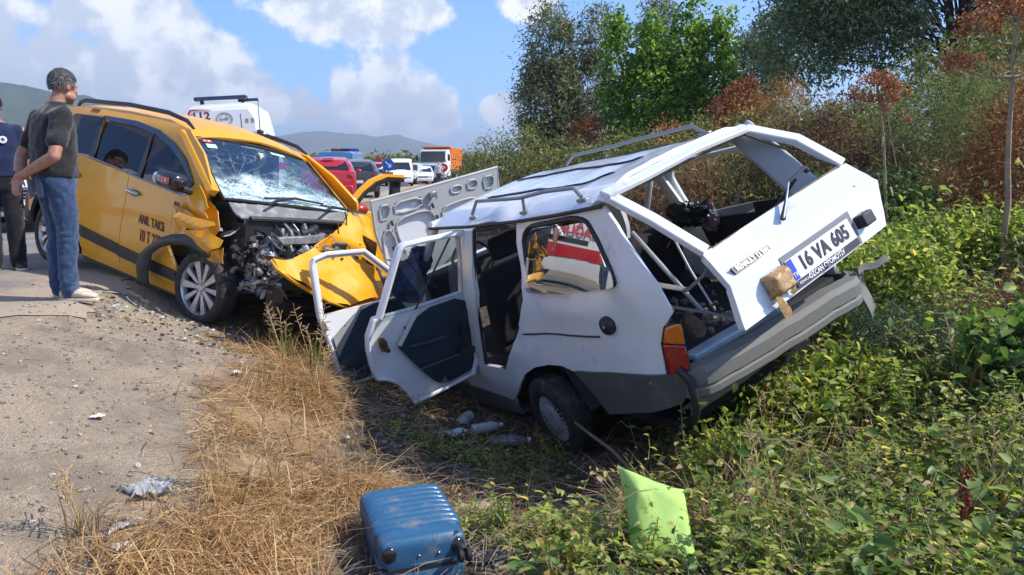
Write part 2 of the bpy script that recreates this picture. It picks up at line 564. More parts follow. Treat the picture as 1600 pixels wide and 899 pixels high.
# outlines in each car's own coordinates, metres
D = {
    'w_quarter': [(0.193, 0.674, 1.326), (-0.298, 0.668, 1.348), (-0.766, 0.665, 1.372), (-0.855, 0.682, 1.272), (-1.004, 0.706, 1.074), (-1.092, 0.714, 0.94), (-1.152, 0.71, 0.777), (-1.092, 0.734, 0.71), (-1.036, 0.754, 0.606), (-1.026, 0.761, 0.429), (-0.827, 0.797, 0.411), (-0.52, 0.798, 0.379), (-0.154, 0.796, 0.348), (-0.037, 0.798, 0.371), (0.14, 0.797, 0.359), (0.35, 0.793, 0.312), (0.547, 0.786, 0.228), (0.768, 0.766, 0.046), (0.944, 0.746, -0.068), (1.073, 0.746, -0.067), (0.914, 0.779, 0.15), (0.836, 0.786, 0.228), (0.584, 0.799, 0.434), (0.345, 0.793, 0.672), (0.215, 0.787, 0.823), (0.192, 0.759, 0.992), (0.218, 0.706, 1.199)],
    'w_qwin': [(0.138, 0.683, 1.291), (-0.223, 0.675, 1.322), (-0.568, 0.672, 1.334), (-0.669, 0.698, 1.229), (-0.823, 0.763, 0.965), (-0.801, 0.772, 0.938), (-0.425, 0.777, 0.91), (0.059, 0.78, 0.889), (0.095, 0.776, 0.918), (0.127, 0.738, 1.074)],
    'w_bpil': [(0.999, 0.679, 1.304), (0.843, 0.68, 1.302), (0.908, 0.785, 0.841), (1.169, 0.785, 0.219), (1.342, 0.781, 0.167), (1.064, 0.79, 0.785)],
    'w_sill': [(1.458, 0.78, 0.164), (1.158, 0.786, 0.232), (0.858, 0.785, 0.225), (0.943, 0.773, 0.088), (0.944, 0.746, -0.068), (0.945, 0.74, -0.104), (1.295, 0.743, -0.081), (1.664, 0.748, -0.052)],
    'w_clad': [(-0.175, 0.808, 0.357), (-0.539, 0.811, 0.388), (-0.842, 0.807, 0.418), (-1.036, 0.77, 0.43), (-1.167, 0.724, 0.456), (-1.144, 0.732, 0.37), (-1.071, 0.748, 0.252), (-0.849, 0.789, 0.177), (-0.362, 0.781, 0.068), (-0.314, 0.792, 0.163), (-0.243, 0.801, 0.273)],
    'w_lamp': [(-1.087, 0.746, 0.704), (-1.145, 0.724, 0.72), (-1.178, 0.71, 0.717), (-1.162, 0.724, 0.455), (-1.035, 0.769, 0.433), (-1.046, 0.761, 0.61)],
    'w_fuel': [(-0.657, 0.792, 0.7)],
    'w_crease': [(0.342, 0.796, 0.568), (-0.553, 0.794, 0.624)],
    'w_hub': [(0.383, 0.74, -0.11)],
    'w_drip': [(1.544, 0.669, 1.345), (0.846, 0.673, 1.33), (0.183, 0.672, 1.334), (-0.298, 0.668, 1.348), (-0.766, 0.665, 1.372)],
    'w_strip0': [(1.788, -0.682, 1.44), (1.413, -0.799, 1.44), (0.896, -0.797, 1.44), (0.211, -0.605, 1.44)],
    'w_strip1': [(1.523, -0.245, 1.44), (1.095, -0.273, 1.44), (0.653, -0.264, 1.44), (0.193, -0.165, 1.44), (0.046, -0.204, 1.44)],
    'w_strip2': [(1.069, 0.261, 1.44), (0.61, 0.299, 1.44), (0.352, 0.277, 1.44), (-0.025, 0.433, 1.44), (-0.241, 0.429, 1.44), (-0.281, 0.294, 1.44)],
    'w_railL': [(0.894, 0.6, 1.416), (0.768, 0.6, 1.497), (0.172, 0.6, 1.474), (-0.144, 0.6, 1.492), (-0.455, 0.6, 1.487), (-0.507, 0.6, 1.427)],
    'w_railLm': [(0.131, 0.6, 1.486), (0.165, 0.6, 1.407)],
    'w_roofrear': [(-0.84, 0.699, 1.429), (-0.83, 0.41, 1.451), (-0.82, -0.023, 1.484), (-0.81, -0.511, 1.476)],
    'w_tg': [[(-0.84, 0.699, 1.429), (-0.8, -0.521, 1.474)], [(-1.28, 0.529, 1.034), (-1.24, -0.778, 1.125)], [(-1.49, 0.599, 0.889), (-1.45, -0.735, 1.012)], [(-1.55, 0.637, 0.671), (-1.51, -0.641, 0.768)]],
    'w_plate': [(-1.494, 0.219, 0.869), (-1.48, -0.34, 0.91), (-1.513, -0.336, 0.791), (-1.528, 0.231, 0.745)],
    'w_recess': [(-1.486, 0.233, 0.898), (-1.471, -0.392, 0.94), (-1.513, -0.355, 0.79), (-1.528, 0.248, 0.745)],
    'w_block': [(-1.481, -0.404, 0.904), (-1.483, -0.505, 0.895), (-1.501, -0.491, 0.829), (-1.504, -0.389, 0.821)],
    'w_tape': [(-1.501, 0.403, 0.846), (-1.501, 0.246, 0.844), (-1.521, 0.238, 0.771), (-1.534, 0.471, 0.725)],
    'w_badgeL': [(-1.431, 0.51, 0.933), (-1.428, 0.233, 0.949), (-1.448, 0.249, 0.934), (-1.454, 0.521, 0.917)],
    'w_badgeR': [(-1.395, -0.582, 1.011), (-1.398, -0.708, 1.015), (-1.415, -0.69, 1.002), (-1.415, -0.573, 0.997)],
    'w_wiper': [(-1.163, -0.456, 1.161), (-1.194, -0.261, 1.131), (-1.349, 0.012, 1.013)],
    'w_lock': [(-1.524, -0.042, 0.752)],
    'w_dpilR': [(-0.718, -0.6, 1.432), (-1.09, -0.6, 1.017)],
    'w_inner': [(-0.036, -0.68, 0.914), (-0.584, -0.68, 0.968), (-0.571, -0.68, 0.925), (-0.316, -0.68, 0.839), (-0.045, -0.68, 0.805)],
    'w_pilR': [(0.222, -0.64, 1.227), (0.052, -0.64, 0.921), (0.341, -0.64, 1.196), (0.478, -0.64, 0.973)],
    'w_rd_outer': [(0.99, 0.676, 1.296), (0.984, 0.975, 1.346), (0.982, 1.157, 1.371), (0.99, 1.205, 1.347), (1.013, 1.259, 1.266), (1.113, 1.477, 0.924), (1.115, 1.518, 0.924), (1.148, 1.595, 0.81), (1.176, 1.622, 0.71), (1.212, 1.63, 0.581), (1.237, 1.618, 0.488), (1.248, 1.535, 0.443), (1.262, 1.473, 0.385), (1.293, 1.414, 0.27), (1.321, 1.387, 0.164), (1.316, 1.125, 0.158), (1.307, 0.845, 0.165), (1.293, 0.796, 0.209), (1.271, 0.785, 0.287), (1.183, 0.772, 0.605), (1.123, 0.756, 0.822)],
    'w_rd_win': [(0.993, 0.714, 1.287), (0.992, 0.982, 1.318), (0.991, 1.151, 1.338), (0.999, 1.188, 1.31), (1.116, 1.443, 0.91), (1.12, 1.19, 0.874), (1.119, 0.781, 0.838), (1.039, 0.728, 1.121)],
    'w_rd_trim': [(1.123, 1.182, 0.861), (1.122, 0.759, 0.826), (1.184, 0.768, 0.603), (1.274, 0.787, 0.278), (1.295, 0.836, 0.207), (1.301, 0.988, 0.2), (1.301, 1.133, 0.214), (1.282, 1.198, 0.286), (1.249, 1.277, 0.415), (1.205, 1.363, 0.582), (1.182, 1.407, 0.67)],
    'w_rd_latch': [(1.148, 1.532, 0.804), (1.156, 1.481, 0.769), (1.181, 1.475, 0.681), (1.184, 1.53, 0.672), (1.163, 1.546, 0.751)],
    'w_rd_pocket': [(1.229, 0.929, 0.454), (1.234, 0.788, 0.421), (1.257, 0.816, 0.342), (1.253, 0.939, 0.368)],
    'w_rd_strip': [(1.124, 1.221, 0.861), (1.127, 1.193, 0.849), (1.183, 1.381, 0.662), (1.178, 1.407, 0.685)],
    'w_rd_hand': [(1.179, 0.877, 0.63), (1.179, 0.816, 0.624), (1.221, 0.84, 0.475), (1.219, 0.89, 0.487)],
    'w_rd_arm': [(1.191, 1.312, 0.627), (1.195, 1.161, 0.598), (1.196, 1.013, 0.581)],
    'w_rd_line': [(1.248, 1.282, 0.417), (1.247, 0.944, 0.391), (1.249, 0.778, 0.366)],
    'w_rd_pl': [(0.990575880761992, 0.6819080715437975, 1.293904811237794), (-0.9636401726687752, 0.025317922751855067, -0.2660011661749316)],
    'w_fd_outer': [(2.013, 0.889, 0.99), (1.915, 1.142, 1.339), (1.835, 1.471, 1.43), (1.811, 1.589, 1.426), (1.811, 1.619, 1.38), (1.849, 1.696, 0.979), (1.859, 1.692, 0.902), (1.895, 1.685, 0.646), (1.925, 1.707, 0.385), (1.935, 1.676, 0.356), (1.999, 1.393, 0.306), (2.089, 1.002, 0.237), (2.056, 0.802, 0.795)],
    'w_fd_win': [(1.998, 0.94, 1.018), (1.915, 1.158, 1.31), (1.838, 1.478, 1.394), (1.82, 1.568, 1.394), (1.857, 1.655, 0.973), (1.981, 1.11, 0.882), (2.041, 0.853, 0.829)],
    'w_fd_trim': [(1.935, 1.316, 0.917), (2.042, 0.858, 0.817), (2.081, 1.029, 0.25), (2.001, 1.37, 0.33), (1.937, 1.661, 0.361), (1.925, 1.675, 0.434), (1.893, 1.664, 0.688), (1.884, 1.651, 0.783)],
    'w_fd_mirror': [(1.968, 1.057, 1.069), (2.004, 0.904, 1.035), (2.016, 0.91, 0.932), (1.983, 1.053, 0.958)],
    'w_hood': [(2.45, 0.79, 1.677), (2.45, 0.148, 1.625), (2.45, -0.559, 1.579), (2.45, -0.531, 1.436), (2.45, -0.522, 1.366), (2.45, -0.203, 1.107), (2.45, 0.287, 0.851), (2.45, 0.545, 0.835), (2.45, 0.789, 0.986), (2.45, 0.804, 1.214), (2.45, 0.82, 1.398)],
    'w_hood_holes': [[(2.45, 0.73, 1.611), (2.45, 0.62, 1.593), (2.45, 0.669, 1.481), (2.45, 0.75, 1.482)], [(2.45, 0.586, 1.59), (2.45, 0.309, 1.567), (2.45, 0.315, 1.471), (2.45, 0.594, 1.491)], [(2.45, -0.007, 1.553), (2.45, -0.132, 1.541), (2.45, -0.114, 1.478), (2.45, -0.006, 1.491)], [(2.45, -0.191, 1.551), (2.45, -0.309, 1.542), (2.45, -0.288, 1.462), (2.45, -0.185, 1.476)], [(2.45, -0.365, 1.533), (2.45, -0.497, 1.526), (2.45, -0.465, 1.414), (2.45, -0.371, 1.415)], [(2.45, 0.585, 1.439), (2.45, 0.311, 1.442), (2.45, 0.216, 1.382), (2.45, 0.226, 1.258), (2.45, 0.302, 1.143), (2.45, 0.575, 1.073), (2.45, 0.631, 1.358)], [(2.45, 0.127, 1.394), (2.45, -0.053, 1.404), (2.45, -0.242, 1.385), (2.45, -0.282, 1.314), (2.45, 0.01, 1.24), (2.45, 0.147, 1.259)], [(2.45, 0.752, 1.387), (2.45, 0.657, 1.368), (2.45, 0.651, 1.074), (2.45, 0.796, 1.045), (2.45, 0.791, 1.209)]],
    't_dlo2': [(-2.046, -0.699, 1.573), (-1.495, -0.696, 1.581), (-1.297, -0.707, 1.548), (-1.22, -0.727, 1.483), (-1.154, -0.841, 1.127), (-1.335, -0.837, 1.14), (-2.051, -0.821, 1.192)],
    't_dlo3': [(-1.23, -0.708, 1.544), (-1.057, -0.714, 1.525), (-0.78, -0.741, 1.44), (-0.552, -0.774, 1.339), (-0.304, -0.824, 1.18), (-0.399, -0.852, 1.063), (-1.103, -0.847, 1.109)],
    't_visor': [(-2.147, -0.687, 1.604), (-1.517, -0.686, 1.605), (-1.083, -0.703, 1.559), (-0.769, -0.731, 1.471), (-0.512, -0.769, 1.354), (-0.269, -0.823, 1.185), (-0.31, -0.825, 1.179), (-0.555, -0.78, 1.319), (-0.806, -0.745, 1.427), (-1.081, -0.719, 1.508), (-1.265, -0.712, 1.531), (-1.472, -0.705, 1.552), (-2.025, -0.702, 1.564)],
    't_mirror': [(-0.56, -1.0, 1.165), (-0.443, -1.0, 1.221), (-0.156, -1.0, 1.249), (-0.112, -1.0, 1.153), (-0.226, -1.0, 1.116), (-0.548, -1.0, 1.102)],
    't_arch': [(-0.839, -0.93, 0.249), (-0.849, -0.93, 0.348), (-0.801, -0.93, 0.459), (-0.663, -0.93, 0.551), (-0.502, -0.93, 0.654), (-0.338, -0.93, 0.713), (-0.173, -0.93, 0.742), (-0.03, -0.93, 0.722), (0.196, -0.93, 0.663)],
    't_archi': [(-0.643, -0.93, 0.206), (-0.659, -0.93, 0.336), (-0.604, -0.93, 0.48), (-0.471, -0.93, 0.57), (-0.32, -0.93, 0.622), (-0.127, -0.93, 0.653), (0.014, -0.93, 0.637), (0.129, -0.93, 0.601)],
    't_fen1': [(-0.104, -0.88, 1.172), (0.076, -0.88, 1.006), (0.044, -0.88, 0.97), (0.107, -0.88, 0.918), (-0.038, -0.88, 0.902), (-0.211, -0.88, 0.945), (-0.355, -0.88, 0.955), (-0.296, -0.88, 1.019)],
    't_fen2': [(-0.189, -0.95, 0.924), (0.019, -0.95, 0.915), (0.293, -0.95, 0.922), (0.336, -0.95, 0.899), (0.117, -0.95, 0.824), (-0.124, -0.95, 0.806), (-0.251, -0.95, 0.737)],
    't_fen3': [(-0.167, -0.92, 0.769), (0.147, -0.92, 0.831), (0.376, -0.92, 0.787), (0.375, -0.92, 0.727), (0.185, -0.92, 0.638), (-0.02, -0.92, 0.724)],
    't_fen4': [(0.123, -0.88, 0.632), (0.316, -0.88, 0.717), (0.367, -0.88, 0.59), (0.16, -0.88, 0.58)],
    't_hood': [(0.951, -0.877, 0.746), (0.9, -0.688, 0.721), (0.723, -0.353, 0.778), (0.544, -0.047, 0.85), (0.304, 0.344, 0.955), (0.101, 0.579, 1.087), (0.009, 0.875, 1.062), (0.026, 0.956, 1.005), (0.198, 0.879, 0.839), (0.354, 0.802, 0.691), (0.5, 0.606, 0.609), (0.624, 0.596, 0.467), (0.655, 0.673, 0.397), (0.717, 0.577, 0.367), (0.98, -0.073, 0.352), (1.008, -0.28, 0.412), (1.017, -0.464, 0.484), (1.011, -0.678, 0.587), (0.993, -0.841, 0.682)],
    't_hoodridge': [(0.645, -0.173, 0.788), (0.511, 0.133, 0.808), (0.481, 0.339, 0.75), (0.47, 0.563, 0.663)],
    't_hoodridge2': [(0.859, -0.338, 0.612), (0.708, 0.03, 0.624), (0.595, 0.337, 0.618), (0.525, 0.564, 0.598)],
    't_hoodpl': [(0.09999999999999964, 0.5761744190923839, 1.0895024389464774), (0.7296345899951238, 0.28000125774059476, 0.6238851342565654)],
    't_ant': [(-0.9, 0.223, 1.561), (-0.9, 0.333, 1.961)],
}
# ------------------------------------------------------------------ terrain: road shoulder, ditch, bank
TP = np.array([(-3.4, 5.87, .03), (-3.5, 3, .0), (-3.0, 4.5, -.05), (-2.4, 3, -.18), (-1.7, 2.3, -.33), (-2.67, 6.49, -.27), (-2.6, 5.3, -.13), (-4.9, 8.15, .07), (-3.97, 9.44, -.1),
               (-1.73, 7.77, -.5), (-1.26, 5.37, -.52), (-1.7, 4.2, -.3), (-.9, 2.7, -.52), (-.45, 3.0, -.62), (-.6, 4.65, -.74), (.42, 5.32, -1.0), (-.86, 7.4, -1.08), (.2, 4.0, -.82), (.6, 2.9, -.6),
               (0, 1, -.6), (1.5, 2.7, -.5), (1.2, 4.3, -.78), (1.75, 6.06, -.3), (.6, 8.15, -.55), (2.5, 4.9, -.32), (3, 3.6, -.3), (3.2, 6.5, -.12), (5, 6, .05), (5, 9, .25), (2, 10, .15), (-.6, 11, -.35),
               (-2.2, 13, -.3), (-4.2, 16, 0), (4, 14, .45), (8, 12, .6), (10, 5, .35), (3, 1, -.45), (6, 2, -.1), (-4, 0, 0), (-2, 0, -.35), (-6, 5, 0), (-6, 12, 0), (-7, 18, 0), (-6, 0, 0), (10, 18, .7), (1, 18, .2)])
def _tps(d2):
    return 0.5 * d2 * np.log(d2 + 1e-9)
_n = len(TP)
_d2 = ((TP[:, None, :2] - TP[None, :, :2]) ** 2).sum(-1)
_A = np.zeros((_n + 3, _n + 3))
_A[:_n, :_n] = _tps(_d2) + np.eye(_n) * 0.03
_A[:_n, _n] = 1
_A[:_n, _n + 1:] = TP[:, :2]
_A[_n:, :_n] = _A[:_n, _n:].T
_W = np.linalg.solve(_A, np.r_[TP[:, 2], 0, 0, 0])
def sstep(x, a, b):
    t = np.clip((x - a) / (b - a), 0, 1)
    return t * t * (3 - 2 * t)
def vnoise(x, y, s, seed=0):
    """cheap smooth value noise on numpy arrays"""
    x, y = x * s + seed * 17.3, y * s + seed * 5.7
    xi, yi = np.floor(x), np.floor(y)
    fx, fy = x - xi, y - yi
    fx, fy = fx * fx * (3 - 2 * fx), fy * fy * (3 - 2 * fy)
    h = lambda a, b: np.modf(np.sin(a * 127.1 + b * 311.7) * 43758.5453)[0] * .5 + .5
    return (h(xi, yi) * (1 - fx) + h(xi + 1, yi) * fx) * (1 - fy) + (h(xi, yi + 1) * (1 - fx) + h(xi + 1, yi + 1) * fx) * fy
def fnoise(x, y, s, o=4, seed=0):
    return sum(vnoise(x, y, s * 2 ** i, seed + i) * .5 ** i for i in range(o)) / sum(.5 ** i for i in range(o))
def road_edge(y):
    return -3.1 - .05 * np.maximum(y, 0) + .25 * np.clip(3 - y, 0, 3)
def terrain(x, y, fine=True):
    x, y = np.asarray(x, float), np.asarray(y, float)
    s = np.shape(x)
    xf, yf = x.ravel(), y.ravel()
    d2 = (xf[:, None] - TP[None, :, 0]) ** 2 + (yf[:, None] - TP[None, :, 1]) ** 2
    z = _tps(d2) @ _W[:_n] + _W[_n] + _W[_n + 1] * xf + _W[_n + 2] * yf
    far = .5 * sstep(xf, -3.5 - .06 * yf, 1.5 - .06 * yf)
    w = sstep(xf, -7, -5) * (1 - sstep(xf, 8, 10.5)) * sstep(yf, -2, 0) * (1 - sstep(yf, 13, 18))
    z = z * w + far * (1 - w)
    onroad = 1 - sstep(xf, road_edge(yf) - .5, road_edge(yf) + .35)
    z = z * (1 - onroad * .85)
    if fine:
        g = (1 - onroad) * (1 - sstep(np.hypot(xf, yf), 25, 60))
        z = z + g * ((fnoise(xf, yf, 1.6, 4) - .5) * .10 + (fnoise(xf, yf, 9, 3, 3) - .5) * .03)
    return z.reshape(s)
def tz(x, y):
    return float(terrain(np.array([x]), np.array([y]))[0])
def axis_steps(lo, hi, d, far, growth=1.22):
    a = list(np.arange(lo, hi + d, d))
    s = d
    while a[-1] < far:
        s *= growth
        a.append(a[-1] + s)
    s = d
    b = []
    p = lo
    while p > -far:
        s *= growth
        p -= s
        b.append(p)
    return np.array(b[::-1] + a)
def ground_zones(x, y):
    """0 gravel shoulder, 1 straw and dirt, 2 dark soil: three weights"""
    e = road_edge(y)
    n = fnoise(x, y, 1.1, 4, 9) - .5
    xc = -1.05 - .29 * (y - 2.7)
    straw = sstep(x + n * 1.3, xc - .55, xc + .15)
    axis = np.interp(y, [2, 3, 4.5, 5.5, 7.5, 12], [-.45, -.68, -1.12, -1.35, -1.95, -2.2])
    soil = sstep(x + n * .7, axis - .15, axis + .22)
    return straw, soil
gx = axis_steps(-4.6, 5.0, .07, 3000)
gy = axis_steps(1.6, 9.5, .07, 3000)
GX, GY = np.meshgrid(gx, gy, indexing='ij')
GZ = np.zeros_like(GX)
for i in range(0, len(gx), 20):
    GZ[i:i + 20] = terrain(GX[i:i + 20], GY[i:i + 20])
nx_, ny_ = GX.shape
me = bpy.data.meshes.new('ground')
me.vertices.add(nx_ * ny_)
me.vertices.foreach_set('co', np.stack([GX, GY, GZ], -1).astype(np.float32).ravel())
ii = (np.arange(nx_ - 1)[:, None] * ny_ + np.arange(ny_ - 1)[None]).ravel()
Q = np.stack([ii, ii + ny_, ii + ny_ + 1, ii + 1], 1)
me.loops.add(Q.size)
me.loops.foreach_set('vertex_index', Q.astype(np.int32).ravel())
me.polygons.add(len(Q))
me.polygons.foreach_set('loop_start', np.arange(0, Q.size, 4, dtype=np.int32))
zs, zo = ground_zones(GX.ravel(), GY.ravel())
for nm, dat in (('straw', zs), ('soil', zo)):
    at = me.attributes.new(nm, 'FLOAT', 'POINT')
    at.data.foreach_set('value', dat.astype(np.float32))
me.update(calc_edges=True)
me.shade_smooth()
m = bpy.data.materials.new('earth')
m.use_nodes = True
t = NT(m.node_tree)
b = t.n['Principled BSDF']
b.inputs['Roughness'].default_value = 0.95
b.inputs['Specular IOR Level'].default_value = 0.15
P = t('ShaderNodeNewGeometry').outputs['Position']
a1 = t('ShaderNodeAttribute', {'attribute_name': 'straw'}).outputs['Fac']
a2 = t('ShaderNodeAttribute', {'attribute_name': 'soil'}).outputs['Fac']
nb, nm_, nf = t.noise(P, 2.2, 8, .7), t.noise(P, 26, 6, .7), t.noise(P, 140, 3, .6)
gravel = t.mix(t.smooth(nf, .38, .62), (.31, .235, .160), (.50, .405, .295))
gravel = t.mix(t.smooth(nb, .4, .65), gravel, (.27, .215, .155))
straw = t.mix(t.smooth(nm_, .4, .62), (.30, .195, .105), (.44, .31, .18))
straw = t.mix(t.smooth(nb, .42, .62), straw, (.22, .15, .09))
soil = t.mix(t.smooth(nm_, .36, .64), (.055, .043, .032), (.13, .10, .072))
soil = t.mix(t.smooth(nf, .60, .70), soil, (.20, .17, .13))
f1 = t.smooth(t.math('ADD', a1, t.math('MULTIPLY', t.math('SUBTRACT', nm_, .5), .9)), .3, .7)
f2 = t.smooth(t.math('ADD', a2, t.math('MULTIPLY', t.math('SUBTRACT', nm_, .5), .8)), .3, .7)
c = t.mix(f2, t.mix(f1, gravel, straw), soil)
t.put(b.inputs['Base Color'], c)
h = t.math('ADD', t.math('MULTIPLY', nm_, 1.0), t.math('MULTIPLY', nf, .45))
t.put(b.inputs['Normal'], t('ShaderNodeBump', Strength=.9, Distance=.03, Height=h))
me.materials.append(m)
g_ = bpy.data.objects.new('ground', me)
COL.objects.link(g_)
tag(g_, 'dry earth verge falling from the road into a ditch and rising to a bank', kind='structure')

# asphalt: ragged worn edge, follows the shoulder
def asphalt():
    ys = list(np.arange(-3, 12, .05)) + list(np.geomspace(12, 900, 60))
    mb = MB()
    for y in ys:
        e = float(road_edge(np.array(y))) + (float(fnoise(np.array([y]), np.array([.3]), 1.3, 4, 5)[0]) - .5) * 1.0 + (float(fnoise(np.array([y]), np.array([.7]), 7.0, 3, 6)[0]) - .5) * .45 - .05 + (-.5 if y > 12 else 0)
        xs = [e - .9, e - .55, e - .25, e - .08, e]
        xs = list(np.linspace(-17 - .05 * max(y, 0), e - 1.2, 14)) + xs
        zz = terrain(np.array(xs), np.full(len(xs), y), True) + .008
        mb.v += [(x, y, float(z)) for x, z in zip(xs, zz)]
    k = 19
    for i in range(len(ys) - 1):
        for j in range(k - 1):
            a = i * k + j
            mb.f.append((a, a + 1, a + k + 1, a + k))
    return mb
m = bpy.data.materials.new('worn asphalt')
m.use_nodes = True
t = NT(m.node_tree)
b = t.n['Principled BSDF']
b.inputs['Roughness'].default_value = .9
b.inputs['Specular IOR Level'].default_value = .2
P = t('ShaderNodeNewGeometry').outputs['Position']
nb, nm_, nf = t.noise(P, 1.3, 7, .65), t.noise(P, 18, 6, .7), t.noise(P, 160, 3, .6)
c = t.mix(t.smooth(nf, .4, .62), (.14, .133, .125), (.26, .245, .22))
c = t.mix(t.smooth(nb, .42, .66), c, (.30, .26, .205))
c = t.mix(t.math('MULTIPLY', t.smooth(nm_, .56, .7), .5), c, (.27, .23, .18))
ed = t('ShaderNodeAttribute', {'attribute_name': 'wear'}).outputs['Fac']
c = t.mix(t.smooth(t.math('ADD', ed, t.math('MULTIPLY', t.math('SUBTRACT', nm_, .5), 1.1)), .25, .75), c, t.mix(t.smooth(nf, .38, .62), (.29, .225, .16), (.46, .375, .28)))
t.put(b.inputs['Base Color'], c)
t.put(b.inputs['Normal'], t('ShaderNodeBump', Strength=.6, Distance=.012, Height=t.math('ADD', nf, nm_)))
ro_ = obj('road', asphalt(), m, smooth=False)
at = ro_.data.attributes.new('wear', 'FLOAT', 'POINT')
at.data.foreach_set('value', np.tile(np.r_[np.zeros(12), .1, .25, .45, .75, 1.0, 1.0, 1.0], len(ro_.data.vertices) // 19 + 1)[:len(ro_.data.vertices)].astype(np.float32))
tag(ro_, 'worn grey asphalt road with a crumbling edge', kind='structure')
# ------------------------------------------------------------------ white station wagon, rolled into the ditch
Mw = pose(120.6, 6.0, -17.3, (1.073, 5.396, -0.376))
paint_w = mat('white car paint', (.72, .735, .745), .28, coat=.7, dirt=(.42, .37, .30), dirt_amt=.25, dirt_scale=5)
paint_in = mat('white inner metal', (.62, .63, .63), .5, dirt=(.35, .31, .26), dirt_amt=.5)
rubber = mat('black rubber', (.018, .018, .02), .55, bump=.1)
tyre_m = mat('tyre rubber', (.022, .021, .020), .75, dirt=(.14, .115, .09), dirt_amt=.6, dirt_scale=14, bump=.2, bscale=90)
dark_in = mat('dark interior trim', (.012, .013, .016), .8, bump=.2, bscale=60)
trim_navy = mat('navy vinyl trim', (.024, .042, .062), .5, var=.3, bump=.15, bscale=25)
clad_m = mat('grey plastic cladding', (.085, .087, .085), .6, dirt=(.22, .20, .165), dirt_amt=.55, dirt_scale=4, bump=.15, bscale=60)
bump_m = mat('weathered bumper plastic', (.15, .147, .132), .7, dirt=(.16, .14, .11), dirt_amt=.7, dirt_scale=3, bump=.3, bscale=30)
chrome = mat('dull chrome', (.55, .56, .58), .25, 1.0, var=.3, vscale=20)
grey_metal = mat('bare grey metal', (.32, .32, .32), .45, .6, var=.4, vscale=15, bump=.2)
black_metal = mat('black metal', (.02, .02, .022), .45)
fabric_k = mat('black seat fabric', (.010, .010, .012), .9, bump=.4, bscale=120)
win_tint = glass('side window glass', (.50, .55, .53), .28)
win_clear = glass('clear window glass', (.86, .90, .89), .06)
lamp_red = mat('red lamp lens', (.40, .012, .010), .12, coat=1.0, var=.5, vscale=60)
lamp_amber = mat('amber lamp lens', (.75, .17, .01), .12, coat=1.0, var=.3, vscale=60)
plate_w = mat('white plate', (.80, .80, .80), .35)
plate_blue = mat('plate blue', (.01, .06, .42), .4)
ink = mat('black ink', (.012, .012, .014), .5)
white_ink = mat('white ink', (.8, .8, .8), .5)
belt_m = mat('grey belt webbing', (.20, .195, .185), .8, var=.3, vscale=40)
brown_m = mat('brown fabric roll', (.16, .10, .07), .9, var=.5, vscale=12)
tape_m = mat('tan packing tape', (.52, .31, .12), .4, var=.4, vscale=30, bump=.5, bscale=40)

wagon = thing('station_wagon', 'wrecked white station wagon with raised tailgate and open doors lying tilted in the roadside ditch', 'car', M=Mw)
def yW(z, x):
    y = interp(z, [-.1, .1, .4, .8, .93, 1.36], [.74, .775, .80, .79, .775, .665])
    return y - max(0, -.75 - x) ** 2 * .5
def dentW(x, z):
    d = 0.013 * fbm((x * 2.4, 0, z * 2.6 + 4), 1, 3)
    d += .016 * math.exp(-((x + .25) / .35) ** 2 - ((z - .76) / .06) ** 2) - .020 * math.exp(-((x + .75) / .12) ** 2 - ((z - .78) / .2) ** 2)
    d -= .006 * math.exp(-((z - .60) / .012) ** 2)
    return d
fL = lambda x, z: Vector((x, yW(z, x) + dentW(x, z), z))
fR = lambda x, z: Vector((x, -yW(z, x) - .5 * dentW(x + 1, z), z))
xz = lambda k: [(p[0], p[2]) for p in D[k]]
qw = chaikin(xz('w_qwin'), 2)
grow = lambda poly, d: [(c[0] + (p[0] - c[0]) * (1 + d / max(math.hypot(p[0] - c[0], p[1] - c[1]), .01)), c[1] + (p[1] - c[1]) * (1 + d / max(math.hypot(p[0] - c[0], p[1] - c[1]), .01))) for c in [(sum(q[0] for q in poly) / len(poly), sum(q[1] for q in poly) / len(poly))] for p in poly]
ring = lambda pts, r, seg=6: MB().tube([Vector(p) for p in pts] + [Vector(pts[0])], r, seg, cap=False)
qout = xz('w_quarter')
obj('quarter_panel', panel(qout, fL, [qw], .05), paint_w, wagon, solid=.022, face=(0, 1, 0))
obj('quarter_panel', panel(qout, fR, [qw], .07), paint_w, wagon, solid=.022, face=(0, -1, 0))
win = obj('quarter_window', panel(grow(qw, .012), lambda x, z: Vector((x, yW(z, x) - .004 + .20 * (1.12 - z), z)), [], .12), win_tint, wagon, face=(0, 1, 0))
obj('window_seal', ring([fL(*p) for p in resample(grow(qw, -.008), .04)], .017), rubber, win)
for k, (f, fc) in enumerate(((fL, 1), (fR, -1))):
    obj('pillar', panel(xz('w_bpil'), f, [], .06), paint_w, wagon, solid=.04, face=(0, fc, 0))
    obj('sill', panel(xz('w_sill') + ([] if k else []), f, [], .06), paint_w, wagon, solid=.03, face=(0, fc, 0))
    # front wing and A pillar (far end, mostly behind the doors)
    obj('front_wing', panel([(1.72, -.05), (1.75, .2), (1.95, .93), (2.9, .84), (3.12, .72), (3.1, .45), (2.95, .3), (2.85, .42), (2.7, .47), (2.5, .42), (2.36, .2), (2.3, -.02)],
        lambda x, z, f=f, s=fc: f(min(x, 1.5), z) + Vector((max(0, x - 1.5), -s * (.05 * (x - 1.5) + .04 * fbm((x * 3, z * 3, 1))), 0)), [], .08), paint_w, wagon, solid=.02, face=(0, fc, 0))
    obj('pillar', MB().tube([(1.98, .72 * fc, .93), (1.72, .68 * fc, 1.15), (1.50, .64 * fc, 1.36)], .035, 8), paint_w, wagon)
    obj('drip_rail', MB().tube([Vector((p[0], (p[1] + .012) * fc, p[2] + .005 + (0 if fc > 0 else .05))) for p in D['w_drip']], .012, 6), rubber if fc > 0 else black_metal, wagon)
